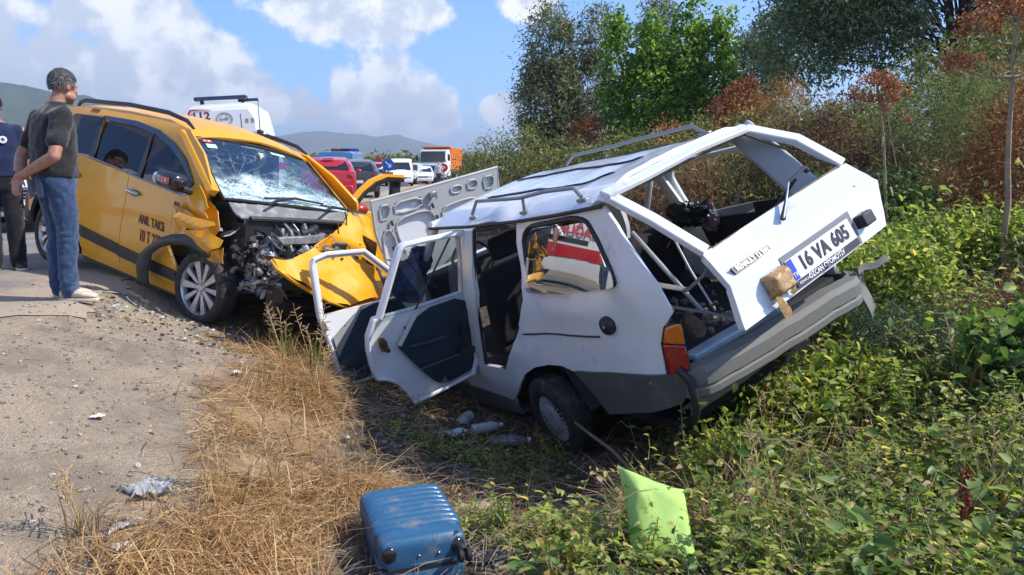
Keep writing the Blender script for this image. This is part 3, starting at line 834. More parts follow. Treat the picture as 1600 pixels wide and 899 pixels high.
# door aperture seal and inner edges
ap = [(p[0], p[2]) for p in D['w_quarter']]
apl = [fL(x, z) - Vector((0, .015, 0)) for x, z in [(.163, 1.32)] + [ap[i] for i in (26, 25, 24, 23, 22, 21)] + [(.95, .21), (1.15, .215), (.93, .84), (.83, 1.30)]]
obj('door_seal', MB().tube(apl + [apl[0]], .014, 6), rubber, wagon)
# lower cladding
for s, f in ((1, fL), (-1, fR)):
    obj('lower_cladding', panel(xz('w_clad'), lambda x, z, s=s, f=f: f(x, z) + Vector((0, .014 * s, 0)), [], .05), clad_m, wagon, solid=.03, face=(0, s, 0))
    obj('sill_cladding', MB().add([(x, s * y, z) for x, y, z in [(.93, .752, -.06), (1.9, .76, -.02), (1.9, .74, -.2), (.93, .72, -.2), (.93, .6, -.2), (1.9, .6, -.2)]], [(0, 1, 2, 3), (3, 2, 5, 4)]), clad_m, wagon, solid=.02)
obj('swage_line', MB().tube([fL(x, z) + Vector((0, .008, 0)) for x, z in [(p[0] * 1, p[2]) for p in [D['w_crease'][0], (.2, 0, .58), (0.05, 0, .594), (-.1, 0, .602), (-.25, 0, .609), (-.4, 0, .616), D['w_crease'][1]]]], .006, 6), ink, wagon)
fc_ = D['w_fuel'][0]
fl = obj('fuel_cap', MB().lathe([(0, .03), (.02, .032), (.03, .024), (.05, .02), (.058, .006), (.058, -.02)], 28, 'y', (fc_[0], fc_[1] + .004, fc_[2])), black_metal, wagon)
obj('cap_lock', MB().lathe([(0, .012), (.011, .010), (.014, 0)], 14, 'y', (fc_[0], fc_[1] + .03, fc_[2])), chrome, fl)
# tail lamps
def tail(s):
    L = [Vector((p[0], p[1] * s, p[2])) for p in D['w_lamp']]
    def lens(pts, name, m, par):
        c = sum(pts, Vector()) / len(pts)
        mb = MB().prism(pts, Vector((-.03, .012 * s, 0)))
        return obj(name, mb, m, par, bevel=.012)
    mid = [L[5].lerp(L[0], -.0), L[2].lerp(L[3], .46)]
    body = lens([L[5], L[3].lerp(L[2], .54), L[3], L[4]], 'tail_lamp', lamp_red, wagon)
    lens([L[0], L[1], L[2], L[2].lerp(L[3], .45), L[5].lerp(L[0], .04)], 'indicator_lens', lamp_amber, body)
    obj('lens_frame', MB().tube([p * 1.0 + Vector((-.012, .004 * s, 0)) for p in L + [L[0]]], .008, 6), rubber, body)
tail(1)
# roof: sheet between the two drip rails, buckled over the left door
RL = [(1.56, .667, 1.345), (1.503, .669, 1.352), (.811, .672, 1.340), (.153, .671, 1.345), (-.327, .668, 1.358), (-.792, .672, 1.382), (-.845, .69, 1.425)]
RR = [(1.60, -.60, 1.40), (1.50, -.60, 1.412), (.80, -.60, 1.425), (.15, -.60, 1.425), (-.35, -.60, 1.435), (-.72, -.56, 1.452), (-.80, -.53, 1.472)]
def roof_pt(u, v):
    k = u * (len(RL) - 1)
    i = min(int(k), len(RL) - 2)
    a = Vector(RL[i]).lerp(Vector(RL[i + 1]), k - i)
    b = Vector(RR[i]).lerp(Vector(RR[i + 1]), k - i)
    p = a.lerp(b, v)
    e = 4 * v * (1 - v)
    p.z += .055 * min(1, e * 1.9) ** .8 + .025 * e
    p.z -= .035 * math.exp(-((p.x - .30) / .10) ** 2 - ((p.y - .55) / .16) ** 2)
    p.z += .03 * math.exp(-((p.x - .52) / .16) ** 2 - ((p.y - .58) / .12) ** 2) - .03 * math.exp(-((p.x + .1) / .14) ** 2 - ((p.y - .05) / .3) ** 2)
    p.z += .008 * fbm((p.x * 2.0, p.y * 2.4, 7))
    p.z += .04 * math.exp(-((p.x + .74) / .06) ** 2 - ((p.y - .64) / .06) ** 2)
    return p
roof = obj('roof', MB().grid(roof_pt, 90, 48), paint_w, wagon, solid=.025, face=(0, 0, 1))
RG = [[roof_pt(i / 60, j / 40) for j in range(41)] for i in range(61)]
RGA = np.array([[tuple(q) for q in r] for r in RG]).reshape(-1, 3)
def on_roof(x, y, up=.004):
    d = ((RGA[:, :2] - np.array([x, y])) ** 2).sum(1)
    k = np.argsort(d)[:4]
    w = 1 / (d[k] + 1e-6)
    return Vector((x, y, float((RGA[k, 2] * w).sum() / w.sum()) + up))
for k in (0, 1, 2):  # dark strips drawn for the shadow lines of the recessed roof ribs
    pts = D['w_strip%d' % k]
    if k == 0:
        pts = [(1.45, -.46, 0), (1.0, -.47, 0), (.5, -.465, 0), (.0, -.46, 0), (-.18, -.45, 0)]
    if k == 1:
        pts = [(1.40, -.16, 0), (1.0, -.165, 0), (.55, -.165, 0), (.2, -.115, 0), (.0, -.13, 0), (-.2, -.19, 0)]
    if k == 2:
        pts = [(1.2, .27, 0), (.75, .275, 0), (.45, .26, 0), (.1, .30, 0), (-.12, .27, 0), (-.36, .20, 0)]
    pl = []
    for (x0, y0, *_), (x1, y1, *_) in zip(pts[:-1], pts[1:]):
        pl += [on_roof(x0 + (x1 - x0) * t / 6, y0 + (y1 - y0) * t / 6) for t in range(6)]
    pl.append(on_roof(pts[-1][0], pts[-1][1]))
    obj('roof_rib_shadow', MB().tube(pl, [.004] + [.014] * (len(pl) - 2) + [.004], 6, flat=.55, up=(0, 0, 1)), ink, roof)
rl = D['w_railL']
rail = obj('roof_rail', MB().tube([Vector(rl[0]) + Vector((0, 0, -.01)), Vector(rl[1]), Vector(rl[2]), Vector(rl[3]), Vector(rl[4]), Vector(rl[5])], .013, 8), mat('grey rail metal', (.26, .27, .29), .4, .5), wagon)
for p in (rl[0], D['w_railLm'][1], rl[5]):
    obj('rail_foot', MB().box(on_roof(p[0], p[1], .008), (.09, .035, .02)), grey_metal, rail, bevel=.006)
obj('rail_post', MB().tube([D['w_railLm'][0], on_roof(.165, .6)], .011, 8), grey_metal, rail)
rail = obj('roof_rail', MB().tube([(1.2, -.555, 1.47), (1.08, -.56, 1.535), (.489, -.56, 1.54), (.243, -.56, 1.552), (-.323, -.56, 1.56), (-.42, -.56, 1.50)], .013, 8), MATS['grey rail metal'], wagon)
obj('rail_foot', MB().box((-.42, -.56, 1.49), (.1, .035, .03)), grey_metal, rail, bevel=.006)
# tailgate -------------------------------------------------------------
TGc = [[Vector(p) for p in c] for c in D['w_tg']]
def tg_pt(u, v):            # v 0..1 belt -> crease -> bottom, u 0 left .. 1 right
    if v < .5:
        a, b_ = TGc[1], TGc[2]
        w = v / .5
    else:
        a, b_ = TGc[2], TGc[3]
        w = (v - .5) / .5
    p = a[0].lerp(b_[0], w).lerp(a[1].lerp(b_[1], w), u)
    nrm = Vector((-.75, -.05, .6)) if v < .5 else Vector((-.98, -.05, .05))
    return p + nrm * (.02 * math.sin(PI * u) * (1 - abs(v - .5)) + .004 * fbm((u * 4, v * 4, 3)))
gate = obj('tailgate', MB().grid(tg_pt, 40, 24), paint_w, wagon, solid=.045, face=(-1, 0, .2), angle=25)
def bar(pts, w, d, up):
    """flat box-section bar"""
    mb = MB()
    up = Vector(up).normalized()
    rings = []
    for i, p in enumerate(pts):
        t_ = (Vector(pts[min(i + 1, len(pts) - 1)]) - Vector(pts[max(i - 1, 0)])).normalized()
        s_ = t_.cross(up).normalized()
        p = Vector(p)
        rings.append([p + s_ * w / 2 + up * d / 2, p - s_ * w / 2 + up * d / 2, p - s_ * w / 2 - up * d / 2, p + s_ * w / 2 - up * d / 2])
    return mb.loft(rings)
nup = Vector((-.66, 0, .75))
TLc, TRc, BLc, BRc = TGc[0][0], TGc[0][1], TGc[1][0], TGc[1][1]
rr_ = [Vector(p) for p in D['w_roofrear']]
obj('window_frame', bar([TLc + Vector((.0, -.03, .0)), TLc.lerp(BLc, .5) + Vector((-.02, 0, .03)), BLc + Vector((0, -.03, 0))], .075, .04, nup), paint_w, gate, bevel=.008)
obj('window_frame', bar([TLc + Vector((-.01, .0, .01)), rr_[1] + Vector((-.03, 0, .005)), rr_[2] + Vector((-.03, 0, .005)), TRc + Vector((-.01, 0, .01))], .085, .035, (-.35, 0, .94)), paint_w, gate, bevel=.008)
obj('window_frame', bar([TRc + Vector((0, .01, 0)), TRc.lerp(BRc, .5) + Vector((-.025, 0, .035)), BRc + Vector((0, .03, 0))], .085, .045, nup), paint_w, gate, bevel=.008)
obj('window_seal', MB().tube([TLc + Vector((-.03, -.075, -.02)), BLc + Vector((0, -.075, 0)), BRc + Vector((0, .08, 0)), TRc + Vector((-.03, .06, -.02)), TLc + Vector((-.03, -.075, -.02))], .009, 6), mat('perished brown seal', (.22, .16, .10), .8, var=.5, vscale=30), gate)
# number plate, recess, lamps, badges
pl_ = [Vector(p) for p in D['w_plate']]
pu = (pl_[1] - pl_[0] + pl_[2] - pl_[3]).normalized()
pv = (pl_[0] - pl_[3]).normalized()
pn = pu.cross(pv)
if pn.x > 0:
    pn = -pn
pv = pn.cross(pu)
pc = sum(pl_, Vector()) / 4 + pn * .018
def plate(fm, w, h, parent, text, tsize, frame=True):
    o = obj('number_plate', MB().prism([fm(-w / 2, -h / 2), fm(w / 2, -h / 2), fm(w / 2, h / 2), fm(-w / 2, h / 2)], fm(0, 0, -.004) - fm(0, 0, 0)), plate_w, parent)
    obj('plate_band', MB().prism([fm(-w / 2 + .003, -h / 2 + .003, .0015), fm(-w / 2 + .045, -h / 2 + .003, .0015), fm(-w / 2 + .045, h / 2 - .003, .0015), fm(-w / 2 + .003, h / 2 - .003, .0015)], fm(0, 0, .001) - fm(0, 0, 0)), plate_blue, o)
    obj('plate_lettering', text_mb(text, tsize, lambda a, b, c: fm(a * .86 + .022, b, c + .003), .001, bold=.0035, spacing=1.08), ink, o)
    obj('plate_lettering', text_mb('TR', .036, lambda a, b, c: fm(a - w / 2 + .024, b - h * .25, c + .004), .0005), white_ink, o)
    return o
pw, ph = (pl_[1] - pl_[0]).length, .118
fm = frame_map(pc + pv * .004 + pn * .008, pu, pv, pn)
rc = [Vector(p) for p in D['w_recess']]
obj('plate_recess', MB().prism([fm(-pw / 2 - .022, -ph / 2 - .045, -.016), fm(pw / 2 + .03, -ph / 2 - .045, -.016), fm(pw / 2 + .045, ph / 2 + .03, -.016), fm(-pw / 2 - .02, ph / 2 + .03, -.016)], pn * .010), mat('plate recess grey', (.16, .17, .18), .6), gate, bevel=.012)
npl = plate(fm, pw, ph, gate, '16 VA 605', .108)
obj('plate_holder', MB().prism([fm(-pw / 2, -ph / 2 - .036, 0), fm(pw / 2, -ph / 2 - .036, 0), fm(pw / 2, -ph / 2 - .002, 0), fm(-pw / 2, -ph / 2 - .002, 0)], pn * -.005), black_metal, npl)
obj('holder_lettering', text_mb('ÖZCAN OTOMOTİV', .038, lambda a, b, c: fm(a * .9 - .02, b - ph / 2 - .019, c + .002), .0005, bold=.0008), white_ink, npl)
obj('holder_lettering', text_mb('RENAULT', .022, lambda a, b, c: fm(a - pw * .38, b - ph / 2 - .019, c + .002), .0005), white_ink, npl)
for k, w in (('w_badgeL', 'RENAULT 12 SW'), ('w_badgeR', 'TOROS')):
    q = [Vector(p) for p in D[k]]
    u_ = (q[1] - q[0]).normalized()
    n_ = Vector((-.78, -.03, .62)).normalized()
    v_ = n_.cross(u_)
    if v_.z < 0:
        v_ = -v_
    bl, bh = (q[1] - q[0]).length * 1.05, .042
    f_ = frame_map(sum(q, Vector()) / 4 + n_ * .020, u_, v_, n_)
    bd = obj('badge', MB().prism([f_(-bl / 2, -bh / 2), f_(bl / 2, -bh / 2), f_(bl / 2, bh / 2), f_(-bl / 2, bh / 2)], n_ * -.012), black_metal, gate)
    obj('badge_lettering', text_mb(w, .040, lambda a, b, c: f_(a * (.86 if len(w) > 6 else .86), b, c + .004), .0012), mat('badge silver', (.7, .7, .72), .35, .3), bd)
f2_ = frame_map(pc, pu, pv, pn)
bk = [Vector(p) for p in D['w_block']]
bc = sum(bk, Vector()) / 4
obj('plate_lamp', MB().box(bc + pn * .035, (.07, .10, .075), Matrix((pn, pu, pv)).transposed()), rubber, gate, bevel=.01)
obj('reversing_lamp', MB().box(bc + pu * .075 + pn * .02, (.03, .05, .075), Matrix((pn, pu, pv)).transposed()), mat('frosted lamp lens', (.75, .74, .70), .25), gate, bevel=.01)
tp = [Vector(p) for p in D['w_tape']]
tcn = sum(tp, Vector()) / 4 + pu * .01
tb = obj('plate_lamp', MB().box(tcn + pn * .035, (.065, .11, .075), Matrix((pn, pu, pv)).transposed()), rubber, gate, bevel=.01)
def tape_sheet(u, v):
    a = (u - .5) * .17
    w = (v - .5) * .13
    rise = .084 - .06 * abs(2 * u - 1) ** 7 - .05 * abs(2 * v - 1) ** 7 + .007 * fbm((u * 4, v * 4, 2))
    return tcn + pu * a + pv * w + pn * rise
obj('packing_tape', MB().grid(tape_sheet, 14, 12), tape_m, tb, solid=.002)
for (du, l, w) in ((-.055, .13, .055), (.070, .05, .04)):
    obj('packing_tape', MB().grid(lambda u, v: tcn + pu * (du + (u - .5) * w + .012 * math.sin(v * 4 + du * 40)) + pv * (-.05 - v * l) + pn * (.055 - .035 * v + .006 * math.sin(v * 7 + u * 3)), 4, 12), tape_m, tb, solid=.002)
obj('gate_lock', MB().lathe([(0, .03), (.012, .03), (.014, .02), (.02, .018), (.02, 0)], 16, 'x', (0, 0, 0)), grey_metal, gate, loc=Vector(D['w_lock'][0]) + pn * .005, rot=(0, 0, PI))
# rear wiper flung over the gate
wp = [Vector(p) for p in D['w_wiper']]
n_ = Vector((-.78, -.03, .62)).normalized()
wi = obj('rear_wiper', MB().tube([wp[0] + n_ * .06, wp[0].lerp(wp[1], .5) + n_ * .075, wp[1] + n_ * .06], [.014, .010, .008], 8), black_metal, gate)
obj('wiper_arm', MB().tube([wp[1] + n_ * .062, wp[1].lerp(wp[2], .45) + n_ * .06, wp[2] + n_ * .055], [.006, .007, .006], 6), chrome, wi)
obj('wiper_blade', MB().tube([wp[1].lerp(wp[2], .45) + n_ * .055, wp[1].lerp(wp[2], .8) + n_ * .05, wp[2] + n_ * .045], [.007, .013, .017], 6), black_metal, wi)
obj('wiper_pivot', MB().lathe([(0, .035), (.016, .03), (.018, 0)], 12, 'x'), black_metal, wi, loc=wp[0] + n_ * .055, rot=(0, rad(40), PI))
obj('gas_strut', MB().tube([(-1.06, -.30, 1.0), (-1.163, -.42, 1.15)], .012, 8), black_metal, gate)
# bumper
def bumper():
    sec = [(0, .30), (-.02, .29), (-.045, .31), (-.048, .345), (-.036, .36), (-.052, .37), (-.058, .44), (-.040, .475), (.03, .485), (.05, .46), (.05, .30)]
    rings = []
    for i in range(25):
        u = i / 24
        y = .74 - 1.48 * u
        x = -1.17 - .05 * math.sin(PI * u) ** .5 + (.10 * max(0, abs(2 * u - 1) - .9) * 10 * .6)
        sag = .018 * fbm((u * 5, 2, 1)) - .05 * max(0, u - .75) * 4 * .3
        rings.append([(x + a, y, z + sag - .015) for a, z in sec])
    return MB().loft(rings)
bp = obj('rear_bumper', bumper(), bump_m, wagon, angle=30)
obj('rear_apron', MB().grid(lambda u, v: (-1.12 + .07 * v + .012 * fbm((u * 5, v * 3, 5)), .70 - 1.36 * u, .29 - (.15 - .05 * u) * v), 24, 5), bump_m, wagon, solid=.012)
obj('bumper_end', MB().tube([(-1.13, .765, .47), (-1.19, .755, .40), (-1.18, .755, .25), (-1.12, .75, .14)], [.020, .026, .024, .016], 10), rubber, bp)
obj('torn_bumper_end', MB().grid(lambda u, v: (-1.20 + .05 * u + .02 * math.sin(v * 5), -.73 - .12 * u, .40 - .26 * v + .03 * u), 4, 8), bump_m, bp, solid=.012)
obj('torn_bumper_end', MB().grid(lambda u, v: (-1.22 + .01 * math.sin(u * 6), -.70 - .30 * u, .44 + .04 * v - .03 * u * u + .01 * math.sin(u * 9)), 10, 3), bump_m, bp, solid=.01)
# boot interior
obj('boot_sill', MB().box((-1.06, .22, .455), (.10, .78, .05)), mat('pale blue sill plate', (.42, .52, .60), .45, dirt=(.2, .18, .15), dirt_amt=.5), wagon, bevel=.01)
obj('boot_floor', MB().add([(-1.08, .64, .42), (-1.08, -.64, .42), (.15, -.64, .36), (.15, .64, .36)], [(0, 1, 2, 3)]), dark_in, wagon, solid=.03)
obj('floor_pan', MB().box((1.1, 0, .02), (2.1, 1.36, .05)), dark_in, wagon)
obj('seat_bench', MB().box((.22, -.0, .60), (.16, 1.24, .62), Matrix.Rotation(rad(-12), 3, 'Y')), fabric_k, wagon, bevel=.05, seg=3)
obj('seat_bench', MB().box((.58, -.05, .30), (.5, 1.14, .18)), fabric_k, wagon, bevel=.05, seg=3)
for s in (1, -1):
    obj('wheel_arch_liner', MB().tube([(.78, .56 * s, .05), (.66, .56 * s, .32), (.38, .56 * s, .42), (.08, .56 * s, .32), (-.1, .56 * s, .02)], .16, 8), dark_in, wagon)
    obj('inner_side_trim', MB().add([(-.05, .66 * s, .88), (-.95, .655 * s, .92), (-1.0, .66 * s, .45), (-.2, .67 * s, .36)], [(0, 1, 2, 3)]), dark_in, wagon, solid=.015)
inn = [Vector(p) for p in D['w_inner']]
obj('inner_panel', MB().prism(inn, (0, -.02, 0)), mat('grey inner panel', (.30, .32, .34), .6, dirt=(.15, .14, .13), dirt_amt=.5), wagon, bevel=.004)
obj('inner_panel', MB().prism([(-.58, -.66, .97), (-1.05, -.64, .99), (-1.08, -.64, .55), (-.58, -.66, .62)], (0, -.02, 0)), dark_in, wagon)
pr_ = [Vector(p) for p in D['w_pilR']]
obj('pillar', MB().tube([pr_[0] + Vector((0, 0, .2)), pr_[0], pr_[1], pr_[1] + Vector((-.02, 0, -.1))], [.05, .05, .055, .05], 8, flat=.6, up=(0, 1, 0)), paint_in, wagon)
obj('pillar', MB().tube([pr_[2] + Vector((-.05, 0, .2)), pr_[2], pr_[3]], .024, 8), paint_w, wagon)
dp = [Vector(p) for p in D['w_dpilR']]
obj('pillar', bar([dp[0] + Vector((.04, 0, .03)), dp[0].lerp(dp[1], .5), dp[1] + Vector((-.02, 0, -.02))], .17, .05, (-.3, .85, .35)), mat('grey pillar paint', (.38, .41, .45), .45), wagon, bevel=.01)
# hanging belts, cloth, rubble in the boot
obj('seat_belt', MB().tube([(-.75, .62, .93), (-.9, .55, .86), (-1.02, .46, .80), (-1.10, .40, .86), (-1.16, .36, .95), (-1.20, .34, 1.02)], [.02, .026, .024, .018, .016, .010], 8, flat=.3), belt_m, wagon)
obj('seat_belt', MB().tube([(-.78, .62, .80), (-.9, .52, .72), (-1.04, .36, .62), (-1.10, .20, .50), (-1.12, -.05, .47)], .020, 6, flat=.3), belt_m, wagon)
obj('stay_rod', MB().tube([(-.56, .36, 1.12), (-.76, .37, .90), (-.98, .36, .62)], .014, 8), mat('pale rod', (.45, .45, .43), .4, .5), wagon)
obj('stay_rod', MB().tube([(-.72, .22, 1.10), (-.90, .30, .86), (-1.03, .33, .66)], .007, 6), MATS['pale rod'], wagon)
obj('cord', MB().tube([(-.40, .50, 1.10), (-.46, .52, .95), (-.56, .50, .82), (-.66, .44, .77), (-.66, .40, .86)], .008, 6), belt_m, wagon)
obj('cord', MB().tube([(-.50, .56, 1.08), (-.52, .58, .98), (-.58, .6, .86), (-.55, .58, .78)], .010, 6), belt_m, wagon)
obj('cord', MB().tube([(-.47, .57, 1.09), (-.55, .62, .99), (-.62, .62, .97)], .012, 6), mat('pale rod', (.45, .45, .43)), wagon)
tag(obj('cloth_roll', MB().lathe([(0, -.12), (.035, -.125), (.045, -.1), (.05, 0), (.046, .1), (.03, .125), (0, .12)], 16, 'y', ripple=lambda i, k: .004 * math.sin(k * 2.1 + i)), brown_m, None, bevel=0), 'rolled brown cloth in the open boot of the white station wagon', 'cloth roll').matrix_world = Mw @ Matrix.Translation((-1.03, .50, .60)) @ Matrix.Rotation(rad(60), 4, 'Z')
bag = MB().ball((0, 0, 0), (.15, .09, .085), 44, 30)
bag.v = [tuple(Vector(p) * (.75 + .75 * abs(fbm(p, 11, 3)) + .35 * abs(fbm(p, 30, 2)))) for p in bag.v]
tag(obj('plastic_bag', bag, mat('black bin bag', (.015, .02, .022), .25, var=.4, bump=.6, bscale=30)), 'crumpled black plastic bag on the ledge inside the white station wagon', 'bag').matrix_world = Mw @ Matrix.Translation((-.08, -.56, .95))
bag2 = MB().ball((0, 0, 0), (.07, .05, .10), 40, 26)
bag2.v = [tuple(Vector(p) * (.7 + .8 * abs(fbm(p, 15, 3)) + .3 * abs(fbm(p, 40, 2)))) for p in bag2.v]
tag(obj('plastic_bag', bag2, mat('printed bag', (.05, .12, .13), .35, col2=(.28, .12, .14), vscale=18, bump=.5)), 'teal and red printed plastic bag beside the black bag in the wrecked wagon', 'bag').matrix_world = Mw @ Matrix.Translation((-.22, -.60, .90))
rb = MB()
for _ in range(70):
    c = (random.uniform(-1.0, -.15), random.uniform(-.55, .5), random.uniform(.43, .50))
    rb.ball(c, tuple(random.uniform(.008, .03) for _ in range(3)), 6, 4, Matrix.Rotation(random.random() * 6, 3, 'Z'))
obj('boot_litter', rb, mat('boot litter', (.11, .09, .08), .8, col2=(.30, .26, .24), vscale=9), wagon)['kind'] = 'stuff'
# seats, wheel, dash
def seat(y):
    s = obj('front_seat', MB().box((1.12, y, .62), (.16, .50, .66), Matrix.Rotation(rad(-14), 3, 'Y')), fabric_k, wagon, bevel=.06, seg=3)
    obj('headrest', MB().box((1.0, y, 1.08), (.10, .28, .18), Matrix.Rotation(rad(-10), 3, 'Y')), fabric_k, s, bevel=.04, seg=3)
    obj('seat_cushion', MB().box((1.40, y, .30), (.50, .50, .18)), fabric_k, s, bevel=.05, seg=3)
seat(.36)
seat(-.36)
obj('dashboard', MB().box((1.98, 0, .80), (.34, 1.34, .24)), dark_in, wagon, bevel=.05)
sw = obj('steering_wheel', MB().tube([(1.62 + .07 * math.cos(a) * .6, .36 + .19 * math.sin(a), .95 + .17 * math.cos(a)) for a in np.linspace(0, 2 * PI, 25)], .013, 8, cap=False), black_metal, wagon)
obj('wheel_spoke', MB().box((1.62, .36, .95), (.02, .36, .04)), black_metal, sw)
obj('wheel_spoke', MB().box((1.60, .36, .90), (.03, .06, .14)), black_metal, sw)
obj('scuttle', MB().box((2.15, 0, .88), (.3, 1.4, .06)), paint_w, wagon, bevel=.01)
obj('front_crossbar', MB().box((1.53, .04, 1.375), (.06, 1.26, .05)), paint_w, wagon, bevel=.01)
obj('engine_block', MB().box((2.75, 0, .55), (.7, .9, .4)), black_metal, wagon, bevel=.03)
obj('nose_panel', MB().grid(lambda u, v: (3.12 - .12 * math.sin(PI * u) + .05 * fbm((u * 4, v * 3, 2)), .68 - 1.36 * u, .75 - .45 * v), 20, 8), paint_w, wagon, solid=.02)
# doors
def shift(pts, d):
    return [Vector(p) + Vector(d) for p in pts]
rdo = [Vector(p) for p in D['w_rd_outer']]
qn = Vector(D['w_rd_pl'][1]).normalized()
if qn.x > 0:
    qn = -qn                                 # towards the rear: the inner face we see
mbp, n_ = flat_panel(rdo, [D['w_rd_win']], lambda u, v, p: -.02 + .010 * fbm((u * 3, v * 3, 1)), .06, 0, face=qn)
rd = obj('rear_door', mbp, paint_w, wagon, solid=.05, face=qn)
rim = rdo
obj('door_frame', MB().tube([p + qn * .012 for p in rdo[0:6]], .022, 8), paint_w, rd)
obj('door_frame', MB().tube([p + qn * .012 for p in [rdo[0], rdo[20], rdo[18], rdo[16]]], .024, 8), paint_w, rd)
def outset(i, d):
    return rdo[i] + qn * d
obj('door_lip', MB().tube([rdo[i] + qn * .008 for i in range(5, 17)], .016, 8), paint_w, rd)
mbp, _ = flat_panel(shift(D['w_rd_trim'], qn * .012), [], lambda u, v, p: .010 + .012 * fbm((u * 4, v * 4, 6)), .06, 1, face=qn)
tr = obj('door_trim', mbp, trim_navy, rd, solid=.012, face=qn)
mbp, _ = flat_panel(D['w_rd_win'], [], None, .2, 0, face=qn)
obj('door_window', mbp, glass('door glass', (.66, .72, .70), .05), rd)
obj('window_divider', MB().tube([Vector(D['w_rd_win'][5]), Vector(D['w_rd_win'][1]).lerp(Vector(D['w_rd_win'][0]), .72)], .008, 6), black_metal, rd)
mbp, _ = flat_panel(shift(D['w_rd_latch'], qn * .022), [], None, .1, 1, face=qn)
la = obj('door_latch', mbp, mat('rusty brass latch', (.28, .15, .05), .5, .5, var=.5, vscale=40), rd, solid=.012)
lc = sum((Vector(p) for p in D['w_rd_latch']), Vector()) / 5
obj('latch_slot', MB().box(lc + qn * .03, (.012, .02, .05)), ink, la, bevel=.003)
obj('door_grommet', MB().lathe([(0, 0), (.016, 0), (.018, -.01)], 14, 'x'), ink, rd, loc=Vector(D['w_rd_latch'][3]).lerp(Vector(D['w_rd_trim'][10]), .35) + qn * .022)
mbp, _ = flat_panel(shift(D['w_rd_pocket'], qn * .03), [], None, .1, 1, face=qn)
obj('ashtray', mbp, black_metal, tr, solid=.02)
mbp, _ = flat_panel(shift(D['w_rd_hand'], qn * .034), [], None, .1, 1, face=qn)
obj('door_handle', mbp, black_metal, tr, solid=.02)
mbp, _ = flat_panel(shift(D['w_rd_strip'], qn * .03), [], None, .1, 0, face=qn)
obj('trim_strip', mbp, paint_in, tr, solid=.006)
obj('trim_piping', MB().tube([Vector(p) + qn * .032 for p in D['w_rd_line']], .006, 6), mat('grey piping', (.10, .11, .12), .5), tr)
obj('arm_rest', MB().tube([Vector(p) + qn * .034 for p in D['w_rd_arm']], [.012, .018, .014], 8), trim_navy, tr)
for k in range(6):
    a = Vector(D['w_rd_trim'][10]).lerp(Vector(D['w_rd_trim'][2]), .16 + .12 * k) + qn * .028
    obj('trim_pleat', MB().tube([a + Vector((-.01, 0, .13)), a + Vector((.02, .0, -.02))], .006, 6), trim_navy, tr)
fdo = [Vector(p) for p in D['w_fd_outer']]
fn_ = (fdo[2] - fdo[0]).cross(fdo[9] - fdo[0]).normalized()
if fn_.x > 0:
    fn_ = -fn_
mbp, _ = flat_panel(fdo, [D['w_fd_win']], None, .07, 0, face=fn_)
fd = obj('front_door', mbp, paint_w, wagon, solid=.05, face=fn_)
obj('door_frame', MB().tube([p + fn_ * .01 for p in fdo[0:7]], .020, 8), paint_w, fd)
obj('door_lip', MB().tube([p + fn_ * .006 for p in fdo[5:11]], .014, 8), paint_w, fd)
mbp, _ = flat_panel(shift(D['w_fd_trim'], fn_ * .012), [], lambda u, v, p: .008 + .010 * fbm((u * 4, v * 4, 9)), .06, 1, face=fn_)
ft = obj('door_trim', mbp, trim_navy, fd, solid=.012, face=fn_)
ftp = [Vector(p) for p in D['w_fd_trim']]
obj('trim_piping', MB().tube([ftp[5].lerp(ftp[4], .2) + fn_ * .03, ftp[3].lerp(ftp[1], .25) + fn_ * .03], .005, 6), MATS['grey piping'], ft)
mbp, _ = flat_panel([ftp[7] + fn_ * .018, ftp[0].lerp(ftp[7], -.05) + fn_ * .018, ftp[0] + fn_ * .018, ftp[6].lerp(ftp[5], .3) + fn_ * .018], [], None, .1, 0, face=fn_)
obj('sunlit_trim_corner', mbp, mat('sunlit trim grey', (.34, .34, .33), .8, var=.2), fd, solid=.008)  # paler grey corner stands for sunlight falling on the door trim
obj('door_latch', MB().box(fdo[6] + fn_ * .025, (.02, .03, .09)), chrome, fd, bevel=.004)
mm = [Vector(p) for p in D['w_fd_mirror']]
obj('door_mirror', MB().prism(mm, (.05, .0, .0)), black_metal, fd, bevel=.01)
# bonnet standing on its front hinge
hn = Vector((-1, 0, 0))
def hood_y(pts, d=0):
    return [Vector((p[0] - d - .25 * (p[2] - 1.2), p[1], p[2])) for p in pts]
hb, _ = flat_panel(hood_y(D['w_hood']), [], lambda u, v, p: .006 * fbm((u * 3, v * 3, 1)), .08, 0, face=hn)
hoodw = obj('bonnet', hb, paint_w, wagon, solid=.012, face=hn)
hb, _ = flat_panel(hood_y(D['w_hood'], .030), [chaikin([tuple(p) for p in hood_y(h, .03)], 2) if False else hood_y(h, .03) for h in D['w_hood_holes']], None, .06, 0, face=hn)
inner_hood = obj('bonnet_frame', hb, mat('grey primer', (.40, .41, .40), .55, dirt=(.25, .23, .2), dirt_amt=.5), hoodw, solid=.022, face=hn)
for h in D['w_hood_holes']:
    hh = chaikin([tuple(p) for p in hood_y(h, .034)], 1)
    obj('bonnet_rib', MB().tube([Vector(p) for p in hh] + [Vector(hh[0])], .009, 6, cap=False), MATS['grey primer'], inner_hood)
ho_ = hood_y(D['w_hood'], .02)
obj('bonnet_lip', MB().tube(ho_[-2:] + ho_[:5], .014, 8), MATS['grey primer'], hoodw)
for p in [(2.45, .655, 1.43), (2.45, .70, 1.2), (2.45, .22, 1.45), (2.45, .20, 1.33)]:
    q = hood_y([p], .05)[0]
    obj('bonnet_slot', MB().box(q, (.012, .025, .05)), ink, inner_hood, bevel=.004)
obj('bonnet_catch', MB().box(hood_y([(2.45, .205, 1.55)], .06)[0], (.04, .07, .05)), grey_metal, inner_hood, bevel=.008)
